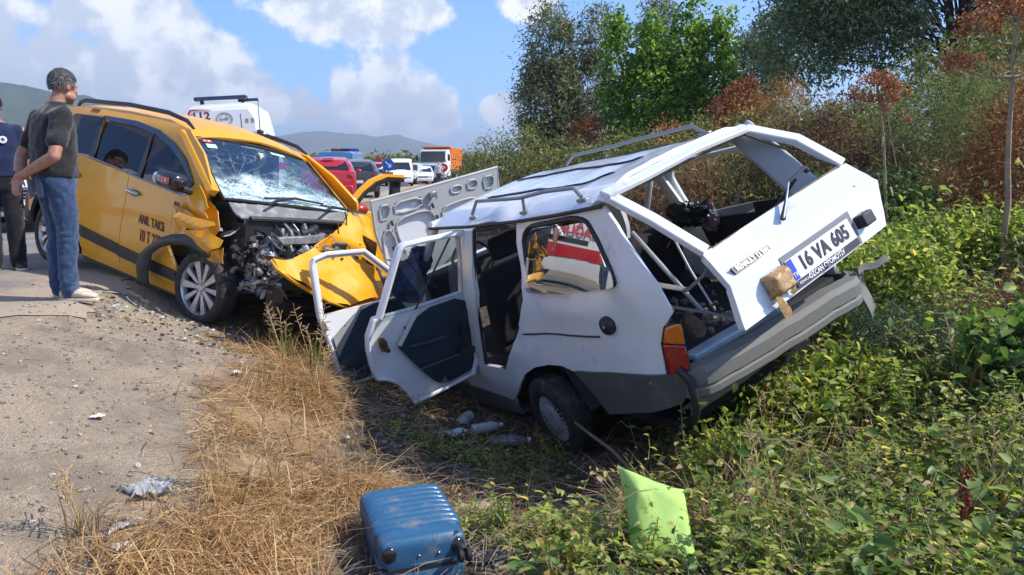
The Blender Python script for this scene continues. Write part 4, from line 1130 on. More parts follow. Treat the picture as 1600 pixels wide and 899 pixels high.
obj('bonnet_catch', MB().tube([hood_y([(2.45, .24, 1.53)], .08)[0], hood_y([(2.45, .17, 1.56)], .08)[0], hood_y([(2.45, .18, 1.50)], .08)[0]], .008, 6), grey_metal, inner_hood)
# wheels
def tyre_mb(R, w, rim, lug=.006, seg=64):
    prof = [(rim, -w * .42), (rim + .012, -w * .48), ((R + rim) / 2, -w * .5), (R - .025, -w * .46), (R - .008, -w * .40), (R, -w * .30), (R, -w * .18), (R, -w * .08), (R, 0), (R, w * .08), (R, w * .18), (R, w * .30), (R - .008, w * .40), (R - .025, w * .46), ((R + rim) / 2, w * .5), (rim + .012, w * .48), (rim, w * .42)]
    def rip(i, k):
        if 4 <= i <= 12:
            return -lug if (k + (i % 2) * 1) % 3 == 0 else 0
        return 0
    return MB().lathe(prof, seg * 3 // 2, 'y', ripple=rip)
def wheel_wagon(loc, s):
    R = .315
    w = obj('wheel', MB().lathe([(0, .02), (.08, .03), (.16, .045), (.185, .055), (.185, -.05), (.1, -.06), (0, -.06)], 40, 'y'), black_metal, wagon, loc=loc)
    if s < 0:
        w.rotation_euler = (0, 0, PI)
    obj('tyre', tyre_mb(R, .17, .178), tyre_m, w)
    cap_m = mat('grey hubcap', (.38, .38, .385), .42, .2, dirt=(.10, .09, .08), dirt_amt=.6, dirt_scale=20)
    hc = obj('hubcap', MB().lathe([(0, .088), (.05, .087), (.105, .082), (.118, .074)], 48, 'y').lathe([(.168, .066), (.176, .070), (.186, .062), (.190, .045)], 48, 'y'), cap_m, w)
    for k in range(26):
        a = 2 * PI * k / 26
        r0, r1 = .112, .172
        mb = MB().box((0, 0, 0), (r1 - r0, .010, .0135))
        mb.v = [(v[0] + (r0 + r1) / 2, v[1] + .070 - .002, v[2]) for v in mb.v]
        mb.v = [(v[0] * math.cos(a) - v[2] * math.sin(a), v[1], v[0] * math.sin(a) + v[2] * math.cos(a)) for v in mb.v]
        obj('hubcap_rib', mb, mat('bright hubcap rib', (.5, .5, .51), .3, .4), hc)
    return w
hb_ = D['w_hub'][0]
w1 = wheel_wagon((hb_[0], .69, hb_[2]), 1)
w1.rotation_euler = (rad(-3), 0, rad(-3))
wheel_wagon((.33, -.655, .05), -1)
wheel_wagon((2.72, .66, -.02), 1)
wheel_wagon((2.72, -.66, .03), -1)
obj('rear_axle', MB().tube([(.36, .6, -.08), (.33, -.6, .05)], .045, 8), black_metal, wagon)
obj('exhaust', MB().tube([(1.2, -.2, -.05), (-.3, -.35, .0), (-.9, -.4, .12)], .035, 8), grey_metal, wagon)
obj('underbody', MB().box((.9, 0, -.02), (3.4, 1.2, .06)), black_metal, wagon)
# ------------------------------------------------------------------ yellow taxi with its nose torn open
Mt = pose(-36.68, 7.2, -6.25, (-2.2, 7.13, -.37))
paint_y = mat('yellow car paint', (.78, .355, .008), .42, coat=.35, dirt=(.42, .30, .13), dirt_amt=.2, dirt_scale=4)
paint_y_in = mat('orange inner paint', (.62, .27, .02), .5, var=.4, vscale=12, dirt=(.3, .2, .1), dirt_amt=.5)
glass_dk = glass('dark taxi glass', (.30, .34, .36), .02, .55, (.006, .010, .018), .5)
trim_k = mat('black plastic trim', (.022, .023, .024), .5, dirt=(.12, .10, .08), dirt_amt=.35, dirt_scale=8)
maroon = mat('dark maroon lettering', (.045, .010, .008), .5)
alloy = mat('alloy silver', (.62, .62, .62), .28, .7, var=.15, vscale=30)
alloy_dk = mat('alloy recess', (.10, .10, .10), .4, .5)
taxi = thing('taxi', 'yellow taxi with a smashed open front, lettering on the doors and a shattered windscreen', 'taxi', M=Mt)
def yT(z, x):
    y = interp(z, [.2, .45, .8, 1.1, 1.6, 1.7], [.82, .86, .87, .85, .69, .62])
    return y - .06 * max(0, -2.5 - x) ** 1.5 - .10 * max(0, x - .1) ** 2
def tR(x, z, d=0):
    return Vector((x, -(yT(z, x) + d + .004 * fbm((x * 1.5, z * 1.5, 2))), z))
def tL(x, z, d=0):
    k = max(0, min(1, (z - 1.1) / .5))
    return Vector((x, yT(z, x) + d - .03 * k, z - .065 * k))
# outlines in the side plane (x forward from the front axle, z up)
LOW = .28
rear_out = [(-2.344, 1.12), (-2.34, .84), (-2.36, .62), (-2.5, .72), (-2.81, .80), (-3.10, .70), (-3.22, .48), (-3.36, .46), (-3.42, .75), (-3.44, 1.05), (-3.36, 1.35), (-3.18, 1.60), (-2.75, 1.66), (-2.16, 1.64), (-2.16, 1.60), (-2.12, 1.19)]
rdoor = [(-2.33, 1.185), (-2.335, .84), (-2.31, .62), (-2.18, .40), (-2.10, LOW), (-1.345, LOW - .015), (-1.335, .44), (-1.325, .60), (-1.285, .85), (-1.30, 1.11)]
fdoor = [(-1.29, 1.11), (-1.275, .85), (-1.315, .60), (-1.325, .44), (-1.335, LOW - .015), (-.345, .255), (-.345, .39), (-.45, .505), (-.52, .585), (-.47, .68), (-.42, .80), (-.35, .93), (-.27, 1.05), (-.25, 1.155), (-.38, 1.04)]
sillp = [(-2.12, LOW - .005), (-.345, .245), (-.345, .17), (-2.12, .20)]
upper = [(-2.66, 1.665), (-1.83, 1.685), (-1.11, 1.665), (-.655, 1.61), (-.31, 1.43), (-.02, 1.19), (-.03, 1.06), (-.20, .95), (-.26, 1.06), (-.257, 1.167), (-.534, 1.361), (-.785, 1.469), (-1.10, 1.557), (-1.511, 1.601), (-2.15, 1.605), (-2.66, 1.575)]
def both(name, out, m, solid=.03, step=.07, d=0.0, right_only=False, holes=(), mdl=None):
    r = obj(name, panel(out, lambda x, z: tR(x, z, d), holes, step), m, taxi, solid=solid, face=(0, -1, 0))
    if not right_only:
        obj(name, panel(out, lambda x, z: tL(x, z, d), holes, step * 1.4), m, taxi, solid=solid, face=(0, 1, 0))
    return r
both('rear_quarter', rear_out, paint_y)
rdr = obj('rear_door', panel(rdoor, tR, [], .07), paint_y, taxi, solid=.03, face=(0, -1, 0))
fdr = obj('front_door', panel(fdoor, tR, [], .07), paint_y, taxi, solid=.03, face=(0, -1, 0))
obj('rear_door', panel(rdoor, tL, [], .1), paint_y, taxi, solid=.03, face=(0, 1, 0))
both('sill', sillp, paint_y, .03, .08, -.015)
both('roof_side', upper, paint_y, .025, .06, .0)
# glass
def side_glass(k, s=1):
    return [(p[0], p[2]) for p in D[k]]
for k, nm in (('t_dlo2', 'rear_side_window'), ('t_dlo3', 'front_side_window')):
    par = rdr if k == 't_dlo2' else fdr
    obj(nm, panel(grow(side_glass(k), .02), lambda x, z: tR(x, z, -.012), [], .1), glass_dk, par, face=(0, -1, 0))
q3 = [(-2.14, 1.585), (-2.13, 1.20), (-2.45, 1.19), (-2.95, 1.22), (-2.98, 1.45), (-2.75, 1.575)]
obj('quarter_window', panel(q3, lambda x, z: tR(x, z, .004), [], .1), glass_dk, taxi, face=(0, -1, 0))
obj('side_window', panel([(-2.66, 1.57), (-2.5, 1.18), (-1.3, 1.12), (-1.15, 1.57)], lambda x, z: tL(x, z, -.012), [], .15), glass('far side taxi glass', (.2, .23, .25), .06, .9, (.006, .009, .012)), taxi, face=(0, 1, 0))
obj('window_pillar', panel([(-1.23, 1.56), (-1.16, 1.10), (-1.09, 1.095), (-1.20, 1.56)], lambda x, z: tR(x, z, .004), [], .1), trim_k, taxi, solid=.01, face=(0, -1, 0))
obj('window_pillar', panel([(-2.16, 1.60), (-2.02, 1.18), (-2.12, 1.18), (-2.20, 1.58)], lambda x, z: tR(x, z, .004), [], .1), trim_k, taxi, solid=.01, face=(0, -1, 0))
obj('wind_deflector', panel(side_glass('t_visor'), lambda x, z: tR(x, z, .018), [], .06), mat('smoked deflector', (.016, .018, .020), .12, coat=.6), taxi, solid=.004, face=(0, -1, 0))
wl = [(-2.31, 1.185), (-2.05, 1.178), (-1.34, 1.125), (-1.10, 1.10), (-.40, 1.045), (-.30, 1.06)]
obj('window_strip', MB().tube([tR(x, z, .006) for x, z in wl], .008, 6), chrome, taxi)
for o in (rdr, fdr):
    pass
def thandle(x, z, par):
    h = obj('door_handle', MB().tube([tR(x - .10, z, .012), tR(x - .07, z + .006, .034), tR(x + .06, z - .002, .034), tR(x + .095, z - .006, .012)], [.014, .02, .02, .014], 10), chrome, par)
    obj('handle_recess', MB().ball(tR(x, z - .005, -.002), (.10, .012, .034), 16, 8), mat('handle recess', (.28, .15, .02), .5), h)
thandle(-1.14, .962, fdr)
thandle(-2.27, .985, rdr)
md1 = [(-2.26, .515), (-1.335, .445), (-1.335, .345), (-2.12, .40)]
md2 = [(-1.328, .442), (-.352, .385), (-.352, .292), (-.85, .31), (-1.335, .335)]
obj('door_moulding', panel(md1, lambda x, z: tR(x, z, .018), [], .08), trim_k, rdr, solid=.02, face=(0, -1, 0))
obj('door_moulding', panel(md2, lambda x, z: tR(x, z, .018), [], .08), trim_k, fdr, solid=.02, face=(0, -1, 0))
both('sill_trim', [(-2.10, .205), (-.345, .19), (-.345, .15), (-2.10, .165)], trim_k, .02, .08, -.02)
# roof
def troof(u, v):
    x = interp(u, [0, .08, .2, .5, .8, .92, 1], [-.60, -.75, -1.0, -1.7, -2.6, -3.05, -3.24])
    z = interp(x, [-3.24, -3.05, -2.66, -1.83, -1.11, -.75, -.60], [1.58, 1.65, 1.685, 1.70, 1.68, 1.62, 1.555])
    hw = interp(x, [-3.24, -2.66, -1.8, -1.1, -.6], [.60, .645, .63, .645, .69])
    s_ = 2 * v - 1
    return (x, hw * s_ - .03 * max(0, s_), z - .02 - .065 * max(0, s_) + .065 * (1 - abs(s_) ** 2.6) + .004 * fbm((x * 2, s_ * 2, 0)))
obj('roof', MB().grid(troof, 40, 24), paint_y, taxi, solid=.02, face=(0, 0, 1))
for s in (1, -1):
    pts = [Vector((p[0], -s * abs(p[1]) * (1 if s > 0 else .96), p[2] - (0 if s > 0 else .065))) for p in [(-3.0, -.56, 1.64), (-2.9, -.585, 1.70), (-2.75, -.60, 1.725), (-1.86, -.60, 1.748), (-1.15, -.61, 1.728), (-.80, -.63, 1.68), (-.66, -.645, 1.622)]]
    obj('roof_rail', MB().tube(pts, [.014, .02, .022, .022, .022, .02, .012], 8), trim_k, taxi)
an = [Vector(p) for p in D['t_ant']]
ab = obj('aerial_base', MB().ball((-.9, .215, 1.70), (.05, .03, .022), 12, 6), trim_k, taxi)
obj('aerial_mast', MB().tube([(-.9, .215, 1.70), (-1.13, .30, 2.04)], [.006, .003], 6), trim_k, ab)
obj('rear_hatch', MB().grid(lambda u, v: (interp(v, [0, .4, .7, 1], [-3.24, -3.42, -3.46, -3.44]) - .06 * (1 - (2 * u - 1) ** 2), (2 * u - 1) * interp(v, [0, .4, 1], [.60, .76, .80]), interp(v, [0, .4, .7, 1], [1.58, 1.08, .7, .42])), 16, 16), paint_y, taxi, solid=.02, face=(-1, 0, 0))
# windscreen and pillars
WSc = [Vector((-.62, -.655, 1.545)), Vector((-.62, .60, 1.485)), Vector((.13, .62, 1.035)), Vector((.14, -.80, 1.10))]
def ws(u, v, d=0):
    a = WSc[0].lerp(WSc[1], u)
    b_ = WSc[3].lerp(WSc[2], u)
    p = a.lerp(b_, v)
    k = 1 - (2 * u - 1) ** 2
    p += Vector((.6, 0, .8)) * (.045 * k - .02 * math.sin(PI * v) * 0 + d)
    p -= Vector((.6, 0, .8)) * .05 * math.exp(-((u - .35) / .3) ** 2 - ((v - .8) / .25) ** 2)
    p += Vector((.6, 0, .8)) * .006 * fbm((u * 9, v * 9, 4)) * min(1, v * 2)
    return p
def crackmat():
    m = bpy.data.materials.new('shattered glass')
    m.use_nodes = True
    t = NT(m.node_tree)
    t.n.clear()
    uv = t('ShaderNodeAttribute', {'attribute_name': 'pane'}).outputs['Vector']
    sp = t('ShaderNodeSeparateXYZ', Vector=uv)
    u, v = sp.outputs[0], sp.outputs[1]
    wob = t('ShaderNodeVectorMath', {'operation': 'MULTIPLY_ADD'}, i0=t('ShaderNodeTexNoise', Scale=7, Vector=uv).outputs[1], i1=(.12, .12, 0), i2=uv)
    def cracks(scale, wd):
        vo = t('ShaderNodeTexVoronoi', {'feature': 'DISTANCE_TO_EDGE'}, Scale=scale, Vector=wob)
        return t.math('SUBTRACT', 1.0, t.smooth(vo.outputs['Distance'], 0, wd))
    # radial and ring cracks round two blows
    def radial(cx, cy, n, ph):
        dx, dy = t.math('SUBTRACT', u, cx), t.math('SUBTRACT', v, cy)
        an_ = t.math('ARCTAN2', dy, dx)
        r = t.math('SQRT', t.math('ADD', t.math('MULTIPLY', dx, dx), t.math('MULTIPLY', dy, dy)))
        nz = t.math('MULTIPLY', t.noise(uv, 6, 3), 1.6)
        s1 = t.math('ABSOLUTE', t.math('SINE', t.math('ADD', t.math('MULTIPLY', an_, n), t.math('ADD', nz, ph))))
        l = t.math('SUBTRACT', 1.0, t.smooth(s1, 0.0, .10))
        fall = t.math('SUBTRACT', 1.0, t.smooth(r, .10, .55))
        return t.math('MULTIPLY', l, fall), r
    r1, d1 = radial(.18, .62, 9, .3)
    r2, d2 = radial(.80, .85, 7, 1.1)
    low = t.smooth(t.math('ADD', t.math('SUBTRACT', v, t.math('MULTIPLY', t.math('ABSOLUTE', t.math('SUBTRACT', u, .28)), .30)), t.math('MULTIPLY', t.math('SUBTRACT', t.noise(uv, 3.5, 5), .5), 1.0)), .38, .72)
    fine = t.math('MULTIPLY', cracks(46, .20), t.smooth(t.math('ADD', low, t.math('MULTIPLY', t.math('SUBTRACT', t.noise(uv, 8, 4), .5), 1.0)), .25, .9))
    mid = t.math('MULTIPLY', cracks(13, .045), t.smooth(t.noise(uv, 3, 2), .42, .6))
    milk = t.math('MULTIPLY', low, t.smooth(t.noise(uv, 5.5, 6, .7), .36, .64))
    a = t.math('ADD', t.math('MULTIPLY', t.math('MAXIMUM', r1, r2), .45), t.math('ADD', t.math('MULTIPLY', fine, .65), t.math('ADD', t.math('MULTIPLY', mid, .35), t.math('MULTIPLY', milk, .80))), True)
    edge = t.smooth(t.math('MINIMUM', v, .2), .0, .09)
    a = t.math('MULTIPLY', a, edge)
    tr = t('ShaderNodeBsdfTransparent', Color=(.40, .58, .62))
    gl = t('ShaderNodeBsdfGlossy', Color=(.9, 1, 1), Roughness=.05)
    fr = t('ShaderNodeFresnel', IOR=1.5)
    g = t('ShaderNodeMixShader', i0=t.math('ADD', fr.outputs[0], .13, True), i1=tr.outputs[0], i2=gl.outputs[0])
    wh = t('ShaderNodeBsdfPrincipled', Base_Color=(.62, .76, .74), Roughness=.35)
    ms = t('ShaderNodeMixShader', i0=t.math('MULTIPLY', a, .85), i1=g.outputs[0], i2=wh.outputs[0])
    t('ShaderNodeOutputMaterial', Surface=ms.outputs[0])
    return m
wso = obj('windscreen', MB().grid(ws, 36, 28), crackmat(), taxi)
at = wso.data.attributes.new('pane', 'FLOAT_VECTOR', 'POINT')
# the grid keeps its order only if nothing merged, so look the pane coordinates up again
gp = np.array([tuple(ws(i / 36, j / 28)) for i in range(37) for j in range(29)])
co = np.array([tuple(v.co) for v in wso.data.vertices])
idx = [int(((gp - c) ** 2).sum(1).argmin()) for c in co]
at.data.foreach_set('vector', np.array([(k // 29 / 36, k % 29 / 28, 0) for k in idx], np.float32).ravel())
obj('windscreen_seal', MB().tube([ws(0, v / 8, .002) for v in range(9)] + [ws(u / 8, 1, .002) for u in range(1, 9)] + [ws(1, 1 - v / 8, .002) for v in range(1, 9)] + [ws(1 - u / 8, 0, .002) for u in range(1, 9)], .013, 6), rubber, wso)
for s, e in ((-1, 0), (1, 1)):
    a0, a1 = ws(e, 0), ws(e, 1)
    y0 = s * .05
    obj('windscreen_pillar', MB().loft([[p + Vector((0, s * .005, .012)), p + Vector((-.035, s * .055, .01)), p + Vector((-.09, s * .075, -.02)), p + Vector((-.05, s * .02, -.05))] for p in (a0 + Vector((-.1, 0, .045)), a0, a0.lerp(a1, .5), a0.lerp(a1, .9))]), paint_y, taxi, bevel=.008)
st = obj('screen_sticker', MB().prism([ws(.045, .03, .005), ws(.12, .03, .005), ws(.12, .075, .005), ws(.045, .075, .005)], Vector((.6, 0, .8)) * .001), mat('red sticker', (.55, .02, .03), .4), wso)
obj('sticker_emblem', text_mb('C★', .05, lambda a, b, c: ws(.082 + a * .7, .052 - b * .9, .008 + c), .0004), white_ink, st)
obj('screen_sticker', MB().prism([ws(.06, .10, .005), ws(.135, .10, .005), ws(.135, .17, .005), ws(.06, .17, .005)], Vector((.6, 0, .8)) * .001), mat('pale green sticker', (.45, .66, .55), .4), wso)
obj('screen_sticker', MB().prism([ws(.60, .06, .005), ws(.73, .06, .005), ws(.73, .10, .005), ws(.60, .10, .005)], Vector((.6, 0, .8)) * .001), MATS['pale green sticker'], wso)
# wipers, scuttle
obj('scuttle', MB().grid(lambda u, v: (.15 + .20 * v * (1 - .65 * u) + .01 * math.sin(u * 9), -.76 + 1.44 * u, 1.075 - .10 * v + .012 * fbm((u * 9, v * 3, 1)) - .02 * math.sin(PI * v)), 30, 6), mat('grey scuttle plastic', (.14, .14, .14), .6, dirt=(.4, .39, .36), dirt_amt=.8, dirt_scale=9), taxi, solid=.012)
for pts in ([(.26, -.45, 1.09), (.18, -.30, 1.13), (.10, -.05, 1.155), (.13, .16, 1.135)], [(.27, .16, 1.08), (.18, .32, 1.115), (.16, .55, 1.10), (.19, .64, 1.085)]):
    w = obj('wiper', MB().tube(pts, [.012, .014, .012, .006], 6), trim_k, taxi)
    obj('wiper_blade', MB().tube([Vector(pts[1]) + Vector((-.02, -.12, .005)), Vector(pts[2]) + Vector((-.03, 0, -.005)), Vector(pts[3]) + Vector((-.02, .1, -.005))], .010, 6), trim_k, w)
obj('bulkhead', MB().grid(lambda u, v: (.37 - .14 * u + .02 * math.sin(u * 11) * v, -.72 + 1.30 * u, .965 - .42 * v), 20, 6), black_metal, taxi, solid=.02)
obj('bulkhead_lip', MB().tube([(.38, -.70, .975), (.34, -.2, .985), (.28, .3, .98), (.23, .56, .97)], .022, 8), trim_k, taxi)
# cabin
obj('dashboard', MB().box((-.02, 0, .93), (.40, 1.36, .22)), dark_in, taxi, bevel=.06, seg=3)
for y in (.36, -.36):
    s = obj('front_seat', MB().box((-1.12, y, .82), (.16, .5, .66), Matrix.Rotation(rad(-12), 3, 'Y')), mat('grey seat fabric', (.05, .05, .055), .9), taxi, bevel=.06, seg=3)
    obj('headrest', MB().box((-1.24, y, 1.25), (.09, .27, .18)), MATS['grey seat fabric'], s, bevel=.04, seg=3)
    obj('seat_cushion', MB().box((-.86, y, .52), (.5, .5, .16)), MATS['grey seat fabric'], s, bevel=.05, seg=3)
obj('rear_bench', MB().box((-2.1, 0, .78), (.2, 1.2, .7)), MATS['grey seat fabric'], taxi, bevel=.06, seg=3)
ab_ = MB().ball((-.30, .28, 1.06), (.17, .22, .20), 20, 14)
ab_.v = [tuple(Vector(p) + Vector((1, .6, .4)) * .035 * fbm(p, 7, 3)) for p in ab_.v]
obj('airbag', ab_, mat('airbag cloth', (.50, .52, .40), .9, var=.2), taxi)
obj('airbag', MB().grid(lambda u, v: (-.45 - .1 * u + .04 * math.sin(v * 9), -.1 + .12 * u + .02 * math.sin(u * 20), 1.12 + .38 * v), 8, 10), MATS['airbag cloth'], taxi, solid=.01)
swt = obj('steering_wheel', MB().tube([(-.42 + .08 * math.sin(a), .36 + .18 * math.cos(a), 1.02 + .16 * math.sin(a)) for a in np.linspace(0, 2 * PI, 25)], .014, 8, cap=False), black_metal, taxi)
obj('inner_mirror', MB().box((-.62, 0, 1.44), (.03, .2, .06)), black_metal, taxi, bevel=.012)
obj('floor_pan', MB().box((-1.5, 0, .27), (3.4, 1.5, .06)), black_metal, taxi)
# lettering on the side
sgn = lambda cx, cz, dz=0: (lambda a, b, c: tR(cx + a, cz + b + dz * a, .004 + c))
obj('door_lettering', text_mb('ANIL TAKSi', .115, sgn(-.79, .735, -.03), .0008, sx=.74, bold=.002), maroon, fdr)
obj('door_lettering', text_mb('10 T 222', .150, sgn(-.80, .590, -.02), .0008, sx=.66, bold=.003), mat('red brown lettering', (.16, .012, .008), .5), fdr)
obj('door_lettering', text_mb('BAK', .075, sgn(-.425, .952), .0008, sx=.75, bold=.001), maroon, fdr)
obj('roof_lettering', text_mb('0T2292', .055, sgn(-2.40, 1.635), .0008, bold=.001), maroon, taxi)
# door mirror with a small red flag sticker
mir = [Vector(p) for p in D['t_mirror']]
mc = sum(mir, Vector()) / len(mir)
mo = obj('door_mirror', MB().box(mc + Vector((.02, .0, 0)), (.30, .17, .15), Matrix.Rotation(rad(4), 3, 'Y')), mat('black mirror shell', (.016, .016, .018), .2, coat=.5), taxi, bevel=.06, seg=4)
obj('mirror_stalk', MB().tube([mc + Vector((.15, .02, -.05)), (-.20, -.86, 1.09)], .03, 8), trim_k, mo)
stx = obj('mirror_sticker', MB().grid(lambda u, v: mc + Vector((.06 + (u - .5) * .13, -.088, (v - .5) * .055 - .0)), 6, 2), mat('red sticker', (.55, .02, .03)), mo, solid=.002)
obj('sticker_emblem', text_mb('C★', .05, lambda a, b, c: mc + Vector((.06 + a, -.091, b)), .0006), white_ink, stx)
obj('mirror_lamp', MB().ball(mc + Vector((-.115, -.05, .0)), (.03, .04, .05), 12, 8), mat('frosted lamp lens', (.75, .74, .70)), mo)
# wheels
def wheel_taxi(loc, s, steer=0):
    R = .315
    w = obj('wheel', MB().lathe([(0, .045), (.03, .046), (.034, .038), (.06, .035), (.065, .01), (.218, -.02), (.224, -.06), (.1, -.08), (0, -.08)], 40, 'y'), alloy_dk, taxi, loc=loc)
    w.rotation_euler = (0, 0, rad(steer) + (0 if s > 0 else PI))
    obj('tyre', tyre_mb(R, .19, .228, .008, 72), tyre_m, w)
    rim = obj('rim', MB().lathe([(.214, .02), (.220, .062), (.228, .076), (.237, .072), (.236, .04)], 60, 'y'), alloy, w)
    for k in range(10):
        a = 2 * PI * k / 10
        wd = .028 if k % 2 == 0 else .021
        mb = MB().loft([[(.035, .052, -wd * .55), (.035, .052, wd * .55), (.035, .030, wd * .6), (.035, .030, -wd * .6)], [(.12, .058, -wd * .8), (.12, .058, wd * .8), (.12, .03, wd * .9), (.12, .03, -wd * .9)], [(.222, .066, -wd * 1.25), (.222, .066, wd * 1.25), (.222, .035, wd * 1.3), (.222, .035, -wd * 1.3)]])
        mb.v = [(v[0] * math.cos(a) - v[2] * math.sin(a), v[1], v[0] * math.sin(a) + v[2] * math.cos(a)) for v in mb.v]
        obj('spoke', mb, alloy, rim, bevel=.003)
    obj('hub_cap', MB().lathe([(0, .066), (.026, .064), (.034, .054), (.036, .04)], 20, 'y'), alloy, rim)
    for k in range(5):
        a = 2 * PI * (k + .5) / 5
        obj('wheel_bolt', MB().lathe([(0, .056), (.008, .056), (.009, .04)], 8, 'y', (.05 * math.cos(a), 0, .05 * math.sin(a))), alloy_dk, rim)
    return w
wheel_taxi((.0, -.78, .315), -1, 6)
wheel_taxi((.0, .78, .315), 1, 6)
wheel_taxi((-2.81, -.76, .315), -1)
wheel_taxi((-2.81, .76, .315), 1)
for x, s, a0 in ((-2.81, -1, -.1), (-2.81, 1, -.1), (0, -1, 1.5), (0, 1, 1.5)):
    obj('wheel_arch_liner', MB().tube([(x + .38 * math.cos(a), s * .64, .33 + .38 * math.sin(a)) for a in np.linspace(a0, PI + .1, 12)], .10, 6), trim_k, taxi)
obj('rear_arch_trim', MB().tube([tR(-2.81 + .40 * math.cos(a), .33 + .42 * math.sin(a), .012) for a in np.linspace(.2, PI - .1, 16)], .032, 6), trim_k, taxi)
obj('mud_flap', MB().prism([tR(-2.42, .42, .0), tR(-2.18, .40, .0), tR(-2.16, .20, -.02), tR(-2.36, .17, -.02)], (0, .04, 0)), trim_k, taxi)
obj('rear_bumper', MB().box((-3.42, 0, .5), (.18, 1.62, .34)), trim_k, taxi, bevel=.05, seg=3)
# arch trim hanging loose over the front wheel
ao = [Vector(p) for p in D['t_arch']]
ai = [Vector(p) for p in D['t_archi']]
ai.append(ai[-1].lerp(ao[-1], .55) + Vector((.05, 0, -.02)))
def arch(u, v):
    k = u * 8
    i = min(int(k), 7)
    o_ = ao[i].lerp(ao[i + 1], k - i)
    n_ = ai[i].lerp(ai[i + 1], k - i)
    p = o_.lerp(n_, v)
    return p + Vector((0, -.025 * math.sin(PI * v) - .02 * math.sin(u * 5), 0))
obj('arch_trim', MB().grid(arch, 40, 6), trim_k, taxi, solid=.018)
obj('arch_lining', MB().grid(lambda u, v: Vector((-.32 + .30 * u, -.87 + .5 * v, .60 - .34 * (1 - u) ** 2 * 1.0 - .02)), 8, 4), trim_k, taxi, solid=.01)
# torn wing in buckled pieces
def torn(pts, bul, name='torn_wing', m=None, amp=.035, sd=1):
    mb, n_ = flat_panel(pts, [], lambda u, v, p: bul * max(0, 1 - abs(v + .25 * u) / .12) + amp * .45 * fbm((u * 3.5, v * 3.5, sd)) + amp * .5 * (abs(((u * 5 + v * 2 + sd * .3) % 1) - .5) - .25), 0.025, 0, face=(.2, -1, .3))
    return obj(name, mb, m or paint_y, taxi, solid=.005, face=(.2, -1, .3), angle=25)
torn([(-.47, -.866, .70), (-.42, -.87, .83), (-.33, -.872, .95), (-.12, -.80, 1.10), (.10, -.80, .98), (.16, -.84, .86), (.10, -.86, .74), (-.15, -.885, .70), (-.35, -.88, .69)], -.02, sd=4, amp=.03)
torn(D['t_fen1'], .03, sd=1)
torn([Vector(p) + Vector((0, -.02, 0)) for p in [(-.40, -.87, .95), (-.20, -.90, .955), (.05, -.92, .90), (.10, -.93, .86), (-.05, -.93, .84), (-.30, -.90, .86)]], .03, m=paint_y_in, sd=2)
torn(D['t_fen2'], .07, sd=3)
torn(D['t_fen3'], .05, m=paint_y, sd=5, amp=.03)
torn(D['t_fen4'], .03, m=paint_y_in, sd=7, amp=.04)
torn([(-.45, -.875, .93), (-.34, -.875, .94), (-.20, -.91, .80), (-.16, -.92, .72), (-.35, -.90, .72), (-.47, -.875, .70)], .015, sd=9, amp=.02)
# bonnet folded down over the left front corner
hp0, hpn = Vector(D['t_hoodpl'][0]), Vector(D['t_hoodpl'][1])
ridge = [Vector(p) for p in D['t_hoodridge']]
ridge2 = [Vector(p) for p in D['t_hoodridge2']]
def segd(p, L):
    best = 9
    for a, b_ in zip(L[:-1], L[1:]):
        t_ = max(0, min(1, (p - a).dot(b_ - a) / (b_ - a).length_squared))
        best = min(best, (p - a.lerp(b_, t_)).length)
    return best
def hb2(u, v, p):
    d1, d2 = segd(p, ridge), segd(p, ridge2)
    below = 1 if (p - ridge[1]).dot(Vector((.6, -.2, -.7))) > 0 else 0
    h = -.07 * math.exp(-(d1 / .05) ** 2) + .03 * math.exp(-((d1 - .09) / .06) ** 2)
    h += .02 * math.exp(-(d2 / .03) ** 2)
    h += .12 * math.exp(-(((p - Vector((.80, .15, .50))).length) / .28) ** 2)
    h += .08 * math.exp(-(((p - Vector((.25, .62, .92))).length) / .22) ** 2)
    h -= .06 * math.exp(-(((p - Vector((.17, .74, .90))).length) / .08) ** 2)
    h += .05 * math.exp(-(((p - Vector((.93, -.55, .66))).length) / .2) ** 2)
    h += .016 * fbm((u * 5, v * 5, 3))
    return h
mb, n_ = flat_panel(D['t_hood'], [], hb2, .03, 0, face=hpn)
bon = obj('bonnet', mb, paint_y, taxi, solid=.010, face=hpn, angle=60)
hol = [Vector(p) for p in D['t_hood']]
obj('bonnet_edge', MB().tube([hol[i] - hpn * .012 for i in (0, 18, 17, 16, 15, 14, 13)], [.008, .016, .016, .016, .016, .016, .01], 8), paint_y, bon)
for k, p in ((0, (.42, .48, .80)), (1, (.70, .02, .70))):
    q = Vector(p)
    q -= hpn * (q - hp0).dot(hpn)
    obj('bonnet_hole', MB().ball(q + hpn * (.075 if k else .045), (.016, .016, .010), 10, 6), ink, bon)
obj('torn_wing', flat_panel([(.35, .80, .70), (.52, .66, .60), (.66, .72, .42), (.55, .86, .36), (.30, .90, .55)], [], lambda u, v, p: .03 * fbm((u * 6, v * 6, 1)), .04, 0, face=(1, .3, .3))[0], mat('grey under wing', (.45, .44, .42), .6, dirt=(.3, .15, .05), dirt_amt=.6), taxi, solid=.01)
